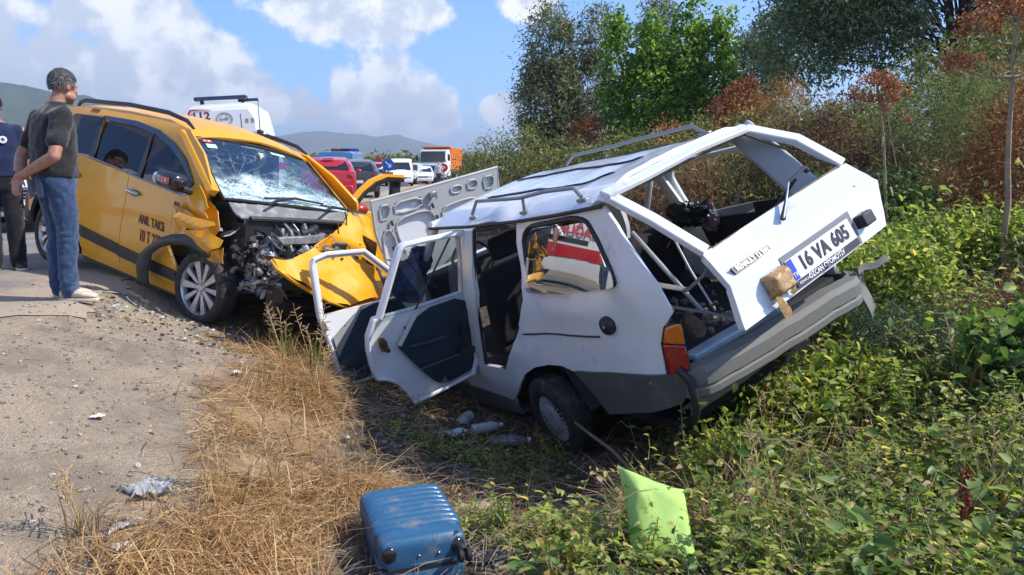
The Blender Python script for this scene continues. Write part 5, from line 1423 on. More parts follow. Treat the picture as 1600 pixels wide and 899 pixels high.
# driver's door swung open on the far side
do = [Vector(p) for p in [(-0.26, 0.869, 1.112), (-0.293, 1.027, 1.269), (-0.325, 1.195, 1.395), (-0.359, 1.401, 1.474), (-0.409, 1.757, 1.499)]]
di = [Vector(p) for p in [(-0.271, 0.962, 1.087), (-0.308, 1.143, 1.262), (-0.343, 1.343, 1.368), (-0.373, 1.534, 1.423), (-0.406, 1.767, 1.433)]]
dd = obj('front_door', MB().prism([(-.25, .86, 1.06), (-.40, 1.80, 1.06), (-.40, 1.86, .60), (-.36, 1.78, .28), (-.24, .88, .28)], (-.06, -.01, 0)), paint_y, taxi, bevel=.015)
def band(a, b_, n=16):
    def f(u, v):
        k = u * 4
        i = min(int(k), 3)
        return a[i].lerp(a[i + 1], k - i).lerp(b_[i].lerp(b_[i + 1], k - i), v)
    return f
mid = [p.lerp(q, .45) for p, q in zip(do, di)]
obj('door_frame', MB().grid(band(do, mid), 24, 3), paint_y, dd, solid=.05)
obj('door_frame', MB().grid(band([p + Vector((.012, 0, 0)) for p in mid], di), 24, 3), trim_k, dd, solid=.05)
obj('door_frame', MB().prism([(-.386, 1.627, 1.43), (-.406, 1.775, 1.44), (-.40, 1.80, 1.06), (-.385, 1.66, 1.06)], (-.05, 0, 0)), trim_k, dd)
obj('door_mirror', MB().ball((-.13, .97, 1.09), (.06, .09, .06), 16, 10), mat('red mirror shell', (.35, .02, .02), .3, coat=.4), dd)

# what shows of the engine bay: rails, radiator, lamp, hoses, bent brackets
steel = mat('dirty steel', (.32, .32, .31), .5, .5, var=.5, vscale=14, dirt=(.14, .10, .07), dirt_amt=.6, dirt_scale=9)
alu = mat('cast aluminium', (.55, .55, .53), .4, .6, var=.4, vscale=18, dirt=(.12, .10, .09), dirt_amt=.4)
rust = mat('rusty bracket', (.20, .085, .035), .8, var=.5, vscale=16)
rr = random.Random(5)
obj('radiator_support', MB().loft([[(x, y, z + .03), (x + .07, y, z + .035), (x + .08, y, z - .03), (x, y, z - .04)] for x, y, z in [(.44, -.60, .80), (.50, -.42, .835), (.50, -.25, .845), (.48, -.08, .86), (.40, .03, .87)]]), steel, taxi, bevel=.006)
obj('inner_wing', MB().grid(lambda u, v: (.05 + .55 * u, -.64 - .05 * math.sin(u * 6) + .03 * fbm((u * 5, v * 5, 1)), .95 - .10 * u - .38 * v), 14, 10), trim_k, taxi, solid=.012)
obj('strut_tower', MB().lathe([(0, .90), (.06, .90), (.075, .88), (.09, .80), (.12, .55)], 20, 'z', (.10, -.52, 0)), black_metal, taxi)
obj('inner_wing', MB().grid(lambda u, v: (.05 + .50 * u, .60, .95 - .10 * u - .48 * v), 8, 8), black_metal, taxi, solid=.012)
eb = obj('engine_block', MB().box((.28, .0, .66), (.40, .62, .34)), black_metal, taxi, bevel=.03)
obj('engine_cover', MB().grid(lambda u, v: (.18 + .24 * u, -.36 + .36 * v, .875 - .03 * u + .025 * fbm((u * 5, v * 7, 2)) + .02 * (abs(((v * 5) % 1) - .5) < .3)), 16, 30), alu, eb, solid=.03)
for k, (x_, y_, z_, r_) in enumerate([(.40, -.30, .86, .022), (.36, -.14, .88, .030), (.42, -.40, .87, .018)]):
    obj('filler_cap', MB().lathe([(0, .05), (r_ * .8, .048), (r_, .035), (r_, .015), (r_ * 1.2, 0)], 14, 'z', (x_, y_, z_)), (steel, black_metal, alu)[k], eb)
for k in range(7):
    y_ = -.42 + .065 * k
    obj('pipe', MB().tube([(.25 + .02 * (k % 3), y_, .90), (.34, y_ + .03 * math.sin(k * 2), .93 + .02 * (k % 2)), (.44, y_ + .05 * math.sin(k), .88), (.50, y_ + .02, .80)], .010 + .004 * (k % 3), 8), (trim_k, steel, trim_k, alu)[k % 4], eb)
obj('air_hose', MB().tube([(.26, -.05, .90), (.36, .0, .93), (.42, -.1, .90), (.44, -.22, .88)], .032, 10), trim_k, eb)
obj('oil_filler', MB().lathe([(0, .04), (.03, .04), (.034, 0)], 14, 'z', (.30, -.02, .90)), black_metal, eb)
obj('battery', MB().box((.14, -.34, .84), (.20, .24, .17)), mat('battery case', (.05, .05, .055), .5), taxi, bevel=.012)
obj('coolant_bottle', MB().box((.24, -.58, .90), (.10, .11, .12), Matrix.Rotation(.4, 3, 'Z')), mat('white plastic bottle', (.62, .60, .54), .5, dirt=(.3, .25, .2), dirt_amt=.6), taxi, bevel=.02, seg=3)
obj('rusty_bracket', MB().grid(lambda u, v: (.34 + .16 * u, -.56 + .16 * v + .03 * math.sin(u * 5), .82 - .10 * u * u + .02 * v), 8, 6), rust, taxi, solid=.006)
obj('radiator', MB().box((.56, -.02, .52), (.05, .70, .42), Matrix.Rotation(rad(8), 3, 'Y')), black_metal, taxi, bevel=.006)
for k in range(9):
    obj('radiator_fin', MB().tube([(.60 + .005 * (k % 3), -.42, .36 + .042 * k), (.61 + .02 * math.sin(k), -.1, .355 + .042 * k), (.60, .34, .36 + .042 * k)], .007, 5), MATS['black metal'] if k % 2 else trim_k, taxi)
obj('bumper_beam', MB().loft([[(x, y, z + .05), (x + .06, y, z + .05), (x + .07, y, z - .05), (x, y, z - .05)] for x, y, z in [(.56, -.66, .52), (.66, -.4, .48), (.70, -.1, .44), (.70, .3, .42)]]), trim_k, taxi, bevel=.008)
obj('chassis_leg', MB().box((.45, -.55, .50), (.34, .09, .11), Matrix.Rotation(rad(10), 3, 'Z')), alu, taxi, bevel=.01)
hl = obj('headlamp', MB().ball((.52, -.60, .68), (.10, .09, .10), 16, 10), mat('lamp reflector', (.6, .6, .62), .15, .9), taxi)
obj('lamp_ring', MB().lathe([(.050, .0), (.064, .012), (.068, .0), (.050, -.02)], 24, 'x', (.52, -.64, .56)), chrome, hl)
obj('lamp_shell', MB().grid(lambda u, v: (.42 + .22 * u + .03 * math.sin(v * 5), -.66 + .28 * v, .76 - .16 * u + .05 * math.sin(u * 4 + v * 3)), 8, 8), trim_k, hl, solid=.006)
for k in range(38):     # strips of torn sheet metal
    c = Vector((rr.uniform(.42, .72), rr.uniform(-.74, -.05 - .3 * (k % 2)), rr.uniform(.44, .84)))
    a = Vector((rr.uniform(-1, 1), rr.uniform(-1, 1), rr.uniform(-.6, .6))).normalized()
    w = Vector((rr.uniform(-1, 1), rr.uniform(-.5, .5), rr.uniform(-1, 1))).normalized()
    l, wd, tw = rr.uniform(.10, .26), rr.uniform(.02, .06), rr.uniform(-2, 2)
    def strip(u, v):
        n_ = a.cross(w).normalized()
        return c + a * (u - .5) * l + (w * math.cos(tw * u) + n_ * math.sin(tw * u)) * (v - .5) * wd + n_ * .05 * math.sin(u * 3 + tw)
    obj('torn_strip', MB().grid(strip, 8, 2), (alu, steel, chrome, trim_k, steel, rust)[k % 6], taxi, solid=.005)
for k in range(34):     # wires and hoses
    p = Vector((rr.uniform(.12, .5), rr.uniform(-.72, .35), rr.uniform(.74, .92)))
    pts = [p]
    d_ = Vector((rr.uniform(-.3, 1), rr.uniform(-1, 1), rr.uniform(-.6, .3))).normalized()
    for j in range(6):
        d_ = (d_ + Vector((rr.uniform(-.7, .7), rr.uniform(-.7, .7), rr.uniform(-.7, .45)))).normalized()
        pts.append(pts[-1] + d_ * rr.uniform(.04, .08))
    obj('engine_hose', MB().tube(pts, rr.choice([.005, .007, .012, .018]), 6), rr.choice([trim_k, steel, trim_k, mat('grey cable', (.28, .27, .25), .6), rust]), taxi)
dbm = MB()
for k in range(420):    # small broken bits
    c = (rr.uniform(.20, .66), rr.uniform(-.72, .20), rr.uniform(.38, .80))
    dbm.box(c, (rr.uniform(.01, .06), rr.uniform(.01, .07), rr.uniform(.008, .04)), Matrix.Rotation(rr.random() * 6, 3, 'X') @ Matrix.Rotation(rr.random() * 6, 3, 'Z'))
obj('broken_bits', dbm, mat('engine bits', (.06, .06, .058), .5, .3, col2=(.42, .41, .38), vscale=9), taxi, smooth=False)['kind'] = 'stuff'
obj('undertray', MB().grid(lambda u, v: (.70 + .06 * math.sin(v * 7) - .1 * v, -.60 + 1.2 * u, .34 - .22 * v + .03 * fbm((u * 6, v * 4, 2))), 16, 6), trim_k, taxi, solid=.012)
for k in range(6):
    obj('grille_slat', MB().tube([(.66 + .02 * math.sin(k * 2), -.48, .24 + .05 * k), (.72, -.1, .22 + .05 * k + .02 * math.sin(k)), (.70, .3, .24 + .05 * k)], [.012, .016, .01], 6), trim_k, taxi)
obj('hanging_bracket', MB().prism([(.56, -.60, .46), (.64, -.52, .46), (.63, -.50, .24), (.56, -.58, .22)], (.03, .02, 0)), mat('brown rubber bracket', (.12, .085, .06), .7, var=.4, vscale=14), taxi, bevel=.01)
# ------------------------------------------------------------------ people
skin_m = mat('sunburnt skin', (.42, .20, .125), .55, var=.25, vscale=25)
def vox(o, size, smooth=6):
    md = o.modifiers.new('one skin', 'REMESH')
    md.mode = 'VOXEL'
    md.voxel_size = size
    md.use_smooth_shade = True
    md = o.modifiers.new('relax', 'SMOOTH')
    md.factor = .5
    md.iterations = smooth
    return o
def wrinkle(o, name, size, strength):
    tx = bpy.data.textures.new(name, 'CLOUDS')
    tx.noise_scale = size
    tx.noise_depth = 3
    md = o.modifiers.new('wrinkles', 'DISPLACE')
    md.texture = tx
    md.texture_coords = 'LOCAL'
    md.strength = strength
    md.mid_level = .5
    return o
def chain(mb, pts, rs, seg=14):
    pts = [Vector(p) for p in pts]
    mb.tube(pts, list(rs), seg)
    for p, r in zip(pts, rs):
        mb.ball(p, r * .99, seg, 8)
    return mb
def ell(c, rx, ry, n=20, tilt=0.0, pw=2.3):
    c = Vector(c)
    out = []
    for k in range(n):
        a = 2 * PI * k / n
        ca, sa = math.cos(a), math.sin(a)
        x = rx * math.copysign(abs(ca) ** (2 / pw), ca)
        out.append(c + Vector((x, ry * math.copysign(abs(sa) ** (2 / pw), sa), tilt * x)))
    return out
def hand(mb, wrist, d, palm_n, side=1, curl=.5, sc=1.0):
    """palm, four unequal bent fingers and a thumb; d points to the finger tips"""
    wrist, d, n = Vector(wrist), Vector(d).normalized(), Vector(palm_n).normalized()
    s = d.cross(n).normalized() * side
    mb.loft([ell_frame(wrist + d * t * sc, s, n, w * sc, h * sc) for t, w, h in ((0, .027, .021), (.03, .035, .018), (.07, .043, .016), (.095, .040, .013))])
    for k, (off, ln) in enumerate(((-.031, .062), (-.010, .074), (.011, .070), (.030, .054))):
        p = wrist + d * .088 * sc + s * off * sc
        pts, a = [p], 0
        for j, f in enumerate((.42, .32, .26)):
            a += curl * (.6 + .35 * j)
            p = p + (d * math.cos(a) + n * math.sin(a)) * ln * f * sc
            pts.append(p)
        chain(mb, pts, [.0098 * sc, .0092 * sc, .0085 * sc, .0072 * sc], 8)
    p = wrist + d * .028 * sc - s * .034 * sc
    q = p + (d * .7 - s * .65 + n * .25).normalized() * .036 * sc
    chain(mb, [p, q, q + (d * .9 - s * .2 + n * .35).normalized() * .030 * sc], [.0125 * sc, .0105 * sc, .0085 * sc], 8)
def ell_frame(c, s, n, w, h, k=12):
    return [c + s * w * math.cos(2 * PI * i / k) + n * h * math.sin(2 * PI * i / k) for i in range(k)]
def head(mb, c, R):
    """face looks along R's x; c is the middle of the skull"""
    f = lambda x, y, z: Vector(c) + R @ Vector((x, y, z))
    mb.ball(f(-.012, 0, .022), (.096, .077, .100), 20, 14, R)
    mb.ball(f(.028, 0, -.045), (.068, .060, .078), 18, 12, R)
    mb.ball(f(.062, 0, -.100), (.030, .032, .024), 12, 8, R)      # chin
    for s in (1, -1):
        mb.ball(f(.030, .052 * s, -.070), (.050, .020, .030), 12, 8, R)   # jaw
        mb.ball(f(.066, .036 * s, -.022), (.022, .024, .018), 10, 8, R)   # cheek
        mb.ball(f(-.012, .078 * s, -.012), (.020, .010, .032), 10, 8, R)  # ear
        mb.ball(f(.074, .030 * s, .018), (.016, .026, .008), 10, 6, R)    # brow
        mb.ball(f(.068, .030 * s, .004), (.013, .013, .011), 10, 8, R)    # eye
    mb.tube([f(.080, 0, .012), f(.098, 0, -.018), f(.106, 0, -.034), f(.088, 0, -.044)], [.010, .013, .016, .012], 10)
    mb.ball(f(.078, 0, -.068), (.016, .026, .007), 10, 6, R)
    mb.ball(f(.075, 0, -.080), (.015, .022, .008), 10, 6, R)
def hair_cap(c, R, m, parent, cap_m):
    f = lambda x, y, z: Vector(c) + R @ Vector((x, y, z))
    mb = MB()
    for i in range(15):
        th = PI * .66 * i / 14
        for k in range(28):
            ph = 2 * PI * k / 28
            st, ct = math.sin(th), math.cos(th)
            x, y, z = .099 * st * math.cos(ph), .080 * st * math.sin(ph), .102 * ct
            front = max(0, math.cos(ph))
            z = max(z, .035 * front + (-.092 if math.cos(ph) < -.3 else -.040 + .05 * front)) if ct < .2 else z
            r = 1 + .05 * fbm((x * 30, y * 30, z * 30)) + (.015 if th < PI * .45 else -.02)
            mb.v.append(tuple(f(-.016 + x * r, y * r, .026 + z * r)))
    for i in range(14):
        for k in range(28):
            k2 = (k + 1) % 28
            mb.f.append((i * 28 + k, (i + 1) * 28 + k, (i + 1) * 28 + k2, i * 28 + k2))
    h = obj('hair', mb, cap_m, parent, solid=.002, offset=1)
    # short tufts over the cap
    n = 5200
    dv = rand_dirs(n * 3)
    dv = dv[(dv[:, 2] > -.25 - .45 * np.clip(-dv[:, 0] * 1.6, 0, 1))][:n]
    keep = ~((dv[:, 0] > .55) & (dv[:, 2] < .45))
    dv = dv[keep]
    Pp = np.array([tuple(f(-.016 + a * .101, b * .082, .028 + c_ * .104)) for a, b, c_ in dv])
    Dd = np.array([tuple(R @ Vector(d)) for d in dv]) * .22 + rand_dirs(len(dv)) * .30 + np.array([0, 0, -.5])
    sheet_leaves('hair_tufts', m, Pp, Dd, np.array([tuple(R @ Vector(d)) for d in dv]), RNG.uniform(.010, .024, len(dv)), RNG.uniform(.0018, .0034, len(dv)), RNG.random(len(dv)), 'blade', h)['kind'] = 'stuff'
    return h
grey_hair = leafmat('greying hair', [(0, (.035, .033, .031)), (.55, (.10, .098, .095)), (.85, (.26, .26, .255)), (1, (.40, .40, .40))], .6, 0)
dark_hair = leafmat('dark hair', [(0, (.012, .010, .009)), (1, (.04, .035, .03))], .6, 0)
denim = bpy.data.materials.new('denim')
def fabric(name, c1, c2, scale, bump=.3, rough=.9, streak=None):
    m = bpy.data.materials.new(name)
    m.use_nodes = True
    t = NT(m.node_tree)
    b = t.n['Principled BSDF']
    b.inputs['Roughness'].default_value = rough
    b.inputs['Specular IOR Level'].default_value = .15
    b.inputs['Sheen Weight'].default_value = .25
    co = t('ShaderNodeTexCoord').outputs['Object']
    n = t.noise(co, scale, 6, .6)
    c = t.mix(t.smooth(n, .36, .64), c1, c2)
    if streak:
        c = t.mix(t.math('MULTIPLY', t.smooth(t.noise(co, 3.2, 3), .5, .7), .8), c, streak)
    t.put(b.inputs['Base Color'], c)
    t.put(b.inputs['Normal'], t('ShaderNodeBump', Strength=bump, Distance=.006, Height=t.noise(co, 260, 2)))
    return m
tee_k = fabric('charcoal cotton', (.020, .020, .021), (.030, .030, .031), 9)
jeans_m = fabric('blue denim', (.040, .075, .145), (.026, .050, .105), 30, .5, streak=(.085, .13, .21))
tee_n = fabric('navy cotton', (.012, .020, .060), (.018, .028, .075), 9)
trous_k = fabric('black trousers', (.010, .010, .013), (.016, .016, .02), 12)
shoe_c = mat('cream leather', (.62, .52, .38), .55, var=.25, vscale=20)
sole_m = mat('pale rubber sole', (.55, .49, .40), .7)

def shoe(foot, yaw, m, parent, L=.285):
    R = Matrix.Rotation(yaw, 3, 'Z')
    f = lambda x, y, z: Vector(foot) + R @ Vector((x, y, z))
    rings = []
    for x, w, h in ((-.085, .026, .05), (-.075, .036, .075), (-.04, .041, .088), (.0, .042, .088), (.05, .045, .075), (.10, .050, .060), (.15, .050, .050), (.18, .042, .042), (.200, .022, .030)):
        rings.append([f(x, w * math.cos(a), .018 + max(0, h * (.5 + .5 * math.sin(a)))) for a in np.linspace(0, 2 * PI, 16, endpoint=False)])
    s = obj('shoe', MB().loft(rings), m, parent, subsurf=1)
    pts = [(-.09, 0), (-.085, .03), (-.05, .043), (.02, .045), (.10, .053), (.16, .050), (.195, .03), (.207, 0)]
    pl = [f(x, y, 0) for x, y in pts] + [f(x, -y, 0) for x, y in reversed(pts[1:-1])]
    obj('sole', MB().prism(pl, (0, 0, .024)), sole_m, s, bevel=.006)
    obj('shoe_lace', MB().tube([f(.03, .02, .098), f(.06, -.02, .090), f(.07, .02, .085), f(.095, -.018, .076), f(.10, .02, .074)], .003, 5), white_ink if m is shoe_c else ink, s)
    return s

# the man in the black tee: back half turned to us, hands clasped behind him
def man_black():
    p = thing('person', 'man in a black T-shirt and blue jeans with hands clasped behind his back', 'person', loc=(-3.43, 5.88, tz(-3.43, 5.88) + .008), rz=rad(50))
    fx, fy = .02, .085
    Hd = Vector((.105, .0, 1.605))
    RH = Matrix.Rotation(rad(14), 3, 'Z') @ Matrix.Rotation(rad(12), 3, 'Y')
    b = MB()
    b.loft([ell((0, 0, .86), .115, .165), ell((-.01, 0, .98), .125, .165), ell((0, 0, 1.10), .125, .165), ell((.005, 0, 1.22), .125, .175), ell((.01, 0, 1.34), .115, .175), ell((.02, 0, 1.42), .085, .14), ell((.035, 0, 1.47), .06, .075)])
    chain(b, [(.035, 0, 1.43), (.06, 0, 1.50), (.09, 0, 1.56)], [.062, .057, .056])
    head(b, Hd, RH)
    for s in (1, -1):
        chain(b, [(-.005, .09 * s, .90), (.005, .10 * s, .50), (-.01, .10 * s, .09)], [.075, .048, .038])
    # arms: shoulders back, elbows bent, hands meeting behind the hips
    sh = {1: (.0, .195, 1.36), -1: (.0, -.195, 1.36)}
    el = {1: (-.135, .265, 1.09), -1: (-.10, -.275, 1.08)}
    wr = {1: (-.235, .055, .925), -1: (-.225, -.020, .955)}
    for s in (1, -1):
        chain(b, [Vector(sh[s]) + Vector((0, -.02 * s, -.01)), Vector(sh[s]).lerp(Vector(el[s]), .5), el[s]], [.052, .049, .043])
        chain(b, [el[s], Vector(el[s]).lerp(Vector(wr[s]), .35), wr[s]], [.043, .043, .029])
    hand(b, wr[-1], (-.10, .75, -.35), (-.2, -.2, -1), 1, .38)
    hand(b, Vector(wr[1]) + Vector((0, 0, 0)), (-.30, -.30, -.62), (.8, .3, -.2), -1, .42)
    body = vox(obj('body', b, skin_m, p), .0085, 4)
    # T-shirt
    t = MB()
    t.loft([ell((-.005, 0, .925), .150, .195), ell((-.012, 0, .99), .150, .195), ell((.0, 0, 1.08), .150, .192), ell((.002, 0, 1.20), .146, .198), ell((.005, 0, 1.30), .138, .205), ell((.01, 0, 1.385), .115, .195), ell((.022, 0, 1.435), .090, .14), ell((.038, 0, 1.468), .072, .088), ell((.046, 0, 1.490), .068, .074)])
    for s in (1, -1):
        a, e = Vector(sh[s]), Vector(el[s])
        chain(t, [a + Vector((0, -.04 * s, .005)), a + Vector((0, .005 * s, .008)), a.lerp(e, .3), a.lerp(e, .62)], [.080, .080, .073, .070])
    tee = wrinkle(vox(obj('t_shirt', t, tee_k, p), .011, 5), 'tee folds', .09, .030)
    for k in range(11):
        z = .95 + .035 * k
        pass
    # jeans
    j = MB()
    j.loft([ell((-.005, 0, .985), .135, .178), ell((-.012, 0, .93), .142, .182), ell((-.015, 0, .86), .138, .180), ell((-.005, 0, .80), .118, .165)])
    for s in (1, -1):
        chain(j, [(-.01, .088 * s, .86), (.005, .098 * s, .68), (.018, .098 * s, .52), (.0, .10 * s, .40), (-.012, .10 * s, .20), (-.006, .10 * s, .075)], [.105, .088, .072, .071, .063, .062])
        for z in (.10, .135, .17):
            j.tube([(-.008 + .064 * math.cos(q), .10 * s + .064 * math.sin(q), z + .012 * math.sin(2 * q + z * 90)) for q in np.linspace(0, 2 * PI, 17)], .007, 6, cap=False)
        for z in (.46, .49, .535):
            j.tube([(.012 + .072 * math.cos(q), .099 * s + .072 * math.sin(q), z + .018 * math.sin(q + z * 60)) for q in np.linspace(PI * .5, PI * 1.5, 11)], .006, 6)
    je = wrinkle(vox(obj('jeans', j, jeans_m, p), .009, 4), 'jean folds', .06, .022)
    for y in (.085, -.085):
        obj('back_pocket', MB().grid(lambda u, v: (-.155 - .004 * math.sin(PI * u) + .01 * v, y + (u - .5) * .12, .915 - .13 * v), 6, 6), jeans_m, je, solid=.004)
    obj('bracelet', MB().tube([Vector(wr[1]).lerp(Vector(el[1]), .14) + Vector((.033 * math.cos(a), .015 * math.sin(a), .033 * math.sin(a))) for a in np.linspace(0, 2 * PI, 17)], .006, 6, cap=False), ink, p)
    shoe((.035, .115, .0), rad(-44), shoe_c, p)
    shoe((.0, -.105, .0), rad(-50), shoe_c, p)
    hair_cap(Hd, RH, grey_hair, p, mat('grey hair base', (.05, .048, .046), .8, var=.5, vscale=60))
man_black()

# the man in the navy shirt at the left
def man_navy():
    x, y = -5.12, 7.8
    p = thing('person', 'man in a navy T-shirt and black trousers cut by the left edge', 'person', loc=(x, y, tz(x, y) + .008), rz=rad(-62))
    Hd = Vector((.045, .0, 1.62))
    RH = Matrix.Rotation(rad(5), 3, 'Y')
    b = MB()
    b.loft([ell((0, 0, .86), .115, .165), ell((0, 0, 1.0), .125, .165), ell((0, 0, 1.20), .125, .175), ell((0, 0, 1.36), .115, .180), ell((.0, 0, 1.44), .085, .14), ell((.01, 0, 1.48), .06, .075)])
    chain(b, [(.0, 0, 1.45), (.015, 0, 1.52), (.03, 0, 1.57)], [.062, .058, .057])
    head(b, Hd, RH)
    for s in (1, -1):
        chain(b, [(0, .09 * s, .90), (.01, .10 * s, .50), (-.01, .10 * s, .09)], [.09, .06, .043])
        chain(b, [(0, .205 * s, 1.38), (-.01, .255 * s, 1.24), (-.01, .275 * s, 1.09)], [.06, .05, .043])
        chain(b, [(-.01, .275 * s, 1.09), (.03, .285 * s, .98), (.06, .28 * s, .85)], [.043, .042, .030])
        hand(b, (.06, .28 * s, .85), (.12, 0, -1), (-.2, -s, 0), s, .45)
    vox(obj('body', b, skin_m, p), .0095, 4)
    t = MB()
    t.loft([ell((0, 0, .93), .150, .195), ell((0, 0, 1.08), .148, .192), ell((0, 0, 1.22), .146, .200), ell((0, 0, 1.34), .138, .210), ell((0, 0, 1.41), .115, .19), ell((.0, 0, 1.455), .085, .13), ell((.008, 0, 1.475), .066, .083)])
    for s in (1, -1):
        chain(t, [(0, .18 * s, 1.38), (-.01, .235 * s, 1.27), (-.01, .262 * s, 1.16)], [.076, .070, .067])
    ts = wrinkle(vox(obj('t_shirt', t, tee_n, p), .012, 5), 'navy folds', .12, .018)
    obj('chest_emblem', MB().lathe([(0, .002), (.034, .002), (.036, 0), (.028, .003), (.026, .001)], 24, 'x', (.152, .075, 1.29)), white_ink, ts)
    obj('emblem_lettering', text_mb('★', .05, lambda a, b, c: Vector((.156 + c, .075 + a, 1.29 + b)), .0005), tee_n, ts)
    j = MB()
    j.loft([ell((0, 0, .98), .138, .182), ell((-.01, 0, .88), .140, .182), ell((0, 0, .80), .118, .165)])
    for s in (1, -1):
        chain(j, [(-.01, .09 * s, .86), (.01, .10 * s, .52), (-.01, .10 * s, .25), (-.005, .10 * s, .065)], [.106, .083, .078, .076])
    wrinkle(vox(obj('trousers', j, trous_k, p), .011, 4), 'trouser folds', .09, .016)
    bk = mat('black shoe leather', (.014, .014, .015), .5)
    shoe((.03, .11, 0), rad(12), bk, p)
    shoe((.03, -.11, 0), rad(-12), bk, p)
    hair_cap(Hd, RH, dark_hair, p, mat('dark hair base', (.02, .018, .016), .8))
man_navy()
# ------------------------------------------------------------------ far vehicles, signs, hills
far_glass = mat('far dark glass', (.012, .016, .020), .08, coat=.6)
far_tyre = mat('far tyre', (.02, .02, .02), .8)
far_rim = mat('far rim', (.4, .4, .4), .4, .5)
def simple_wheel(par, loc, R=.31, w=.19):
    o = obj('wheel', MB().lathe([(R * .62, -w / 2), (R * .95, -w / 2), (R, -w * .3), (R, w * .3), (R * .95, w / 2), (R * .62, w / 2)], 28, 'y'), far_tyre, par, loc=loc)
    obj('rim', MB().lathe([(0, w * .42 if loc[1] > 0 else -w * .42), (R * .5, w * .44 if loc[1] > 0 else -w * .44), (R * .64, w * .5 if loc[1] > 0 else -w * .5), (R * .64, 0)], 20, 'y'), far_rim, o)
def body_shell(stations, n=24):
    """stations: x, floor z, waist z, roof z, half width at waist, half width at roof (roof==waist where there is no cabin)"""
    rings = []
    for x, z0, zw, zr, w, wr in stations:
        r = []
        pts = [(w * .90, z0), (w * .99, z0 + (zw - z0) * .35), (w, z0 + (zw - z0) * .7), (w * .97, zw)]
        if zr > zw + .02:
            pts += [(wr + (w * .97 - wr) * .45, zw + (zr - zw) * .6), (wr, zr - .06), (wr * .82, zr - .012), (wr * .4, zr)]
        else:
            pts += [(w * .9, zw + .005), (w * .75, zw + .01), (w * .5, zw + .014), (w * .2, zw + .016)]
        r = [(x, y, z) for y, z in pts] + [(x, -y, z) for y, z in reversed(pts)]
        rings.append(r)
    return MB().loft(rings)
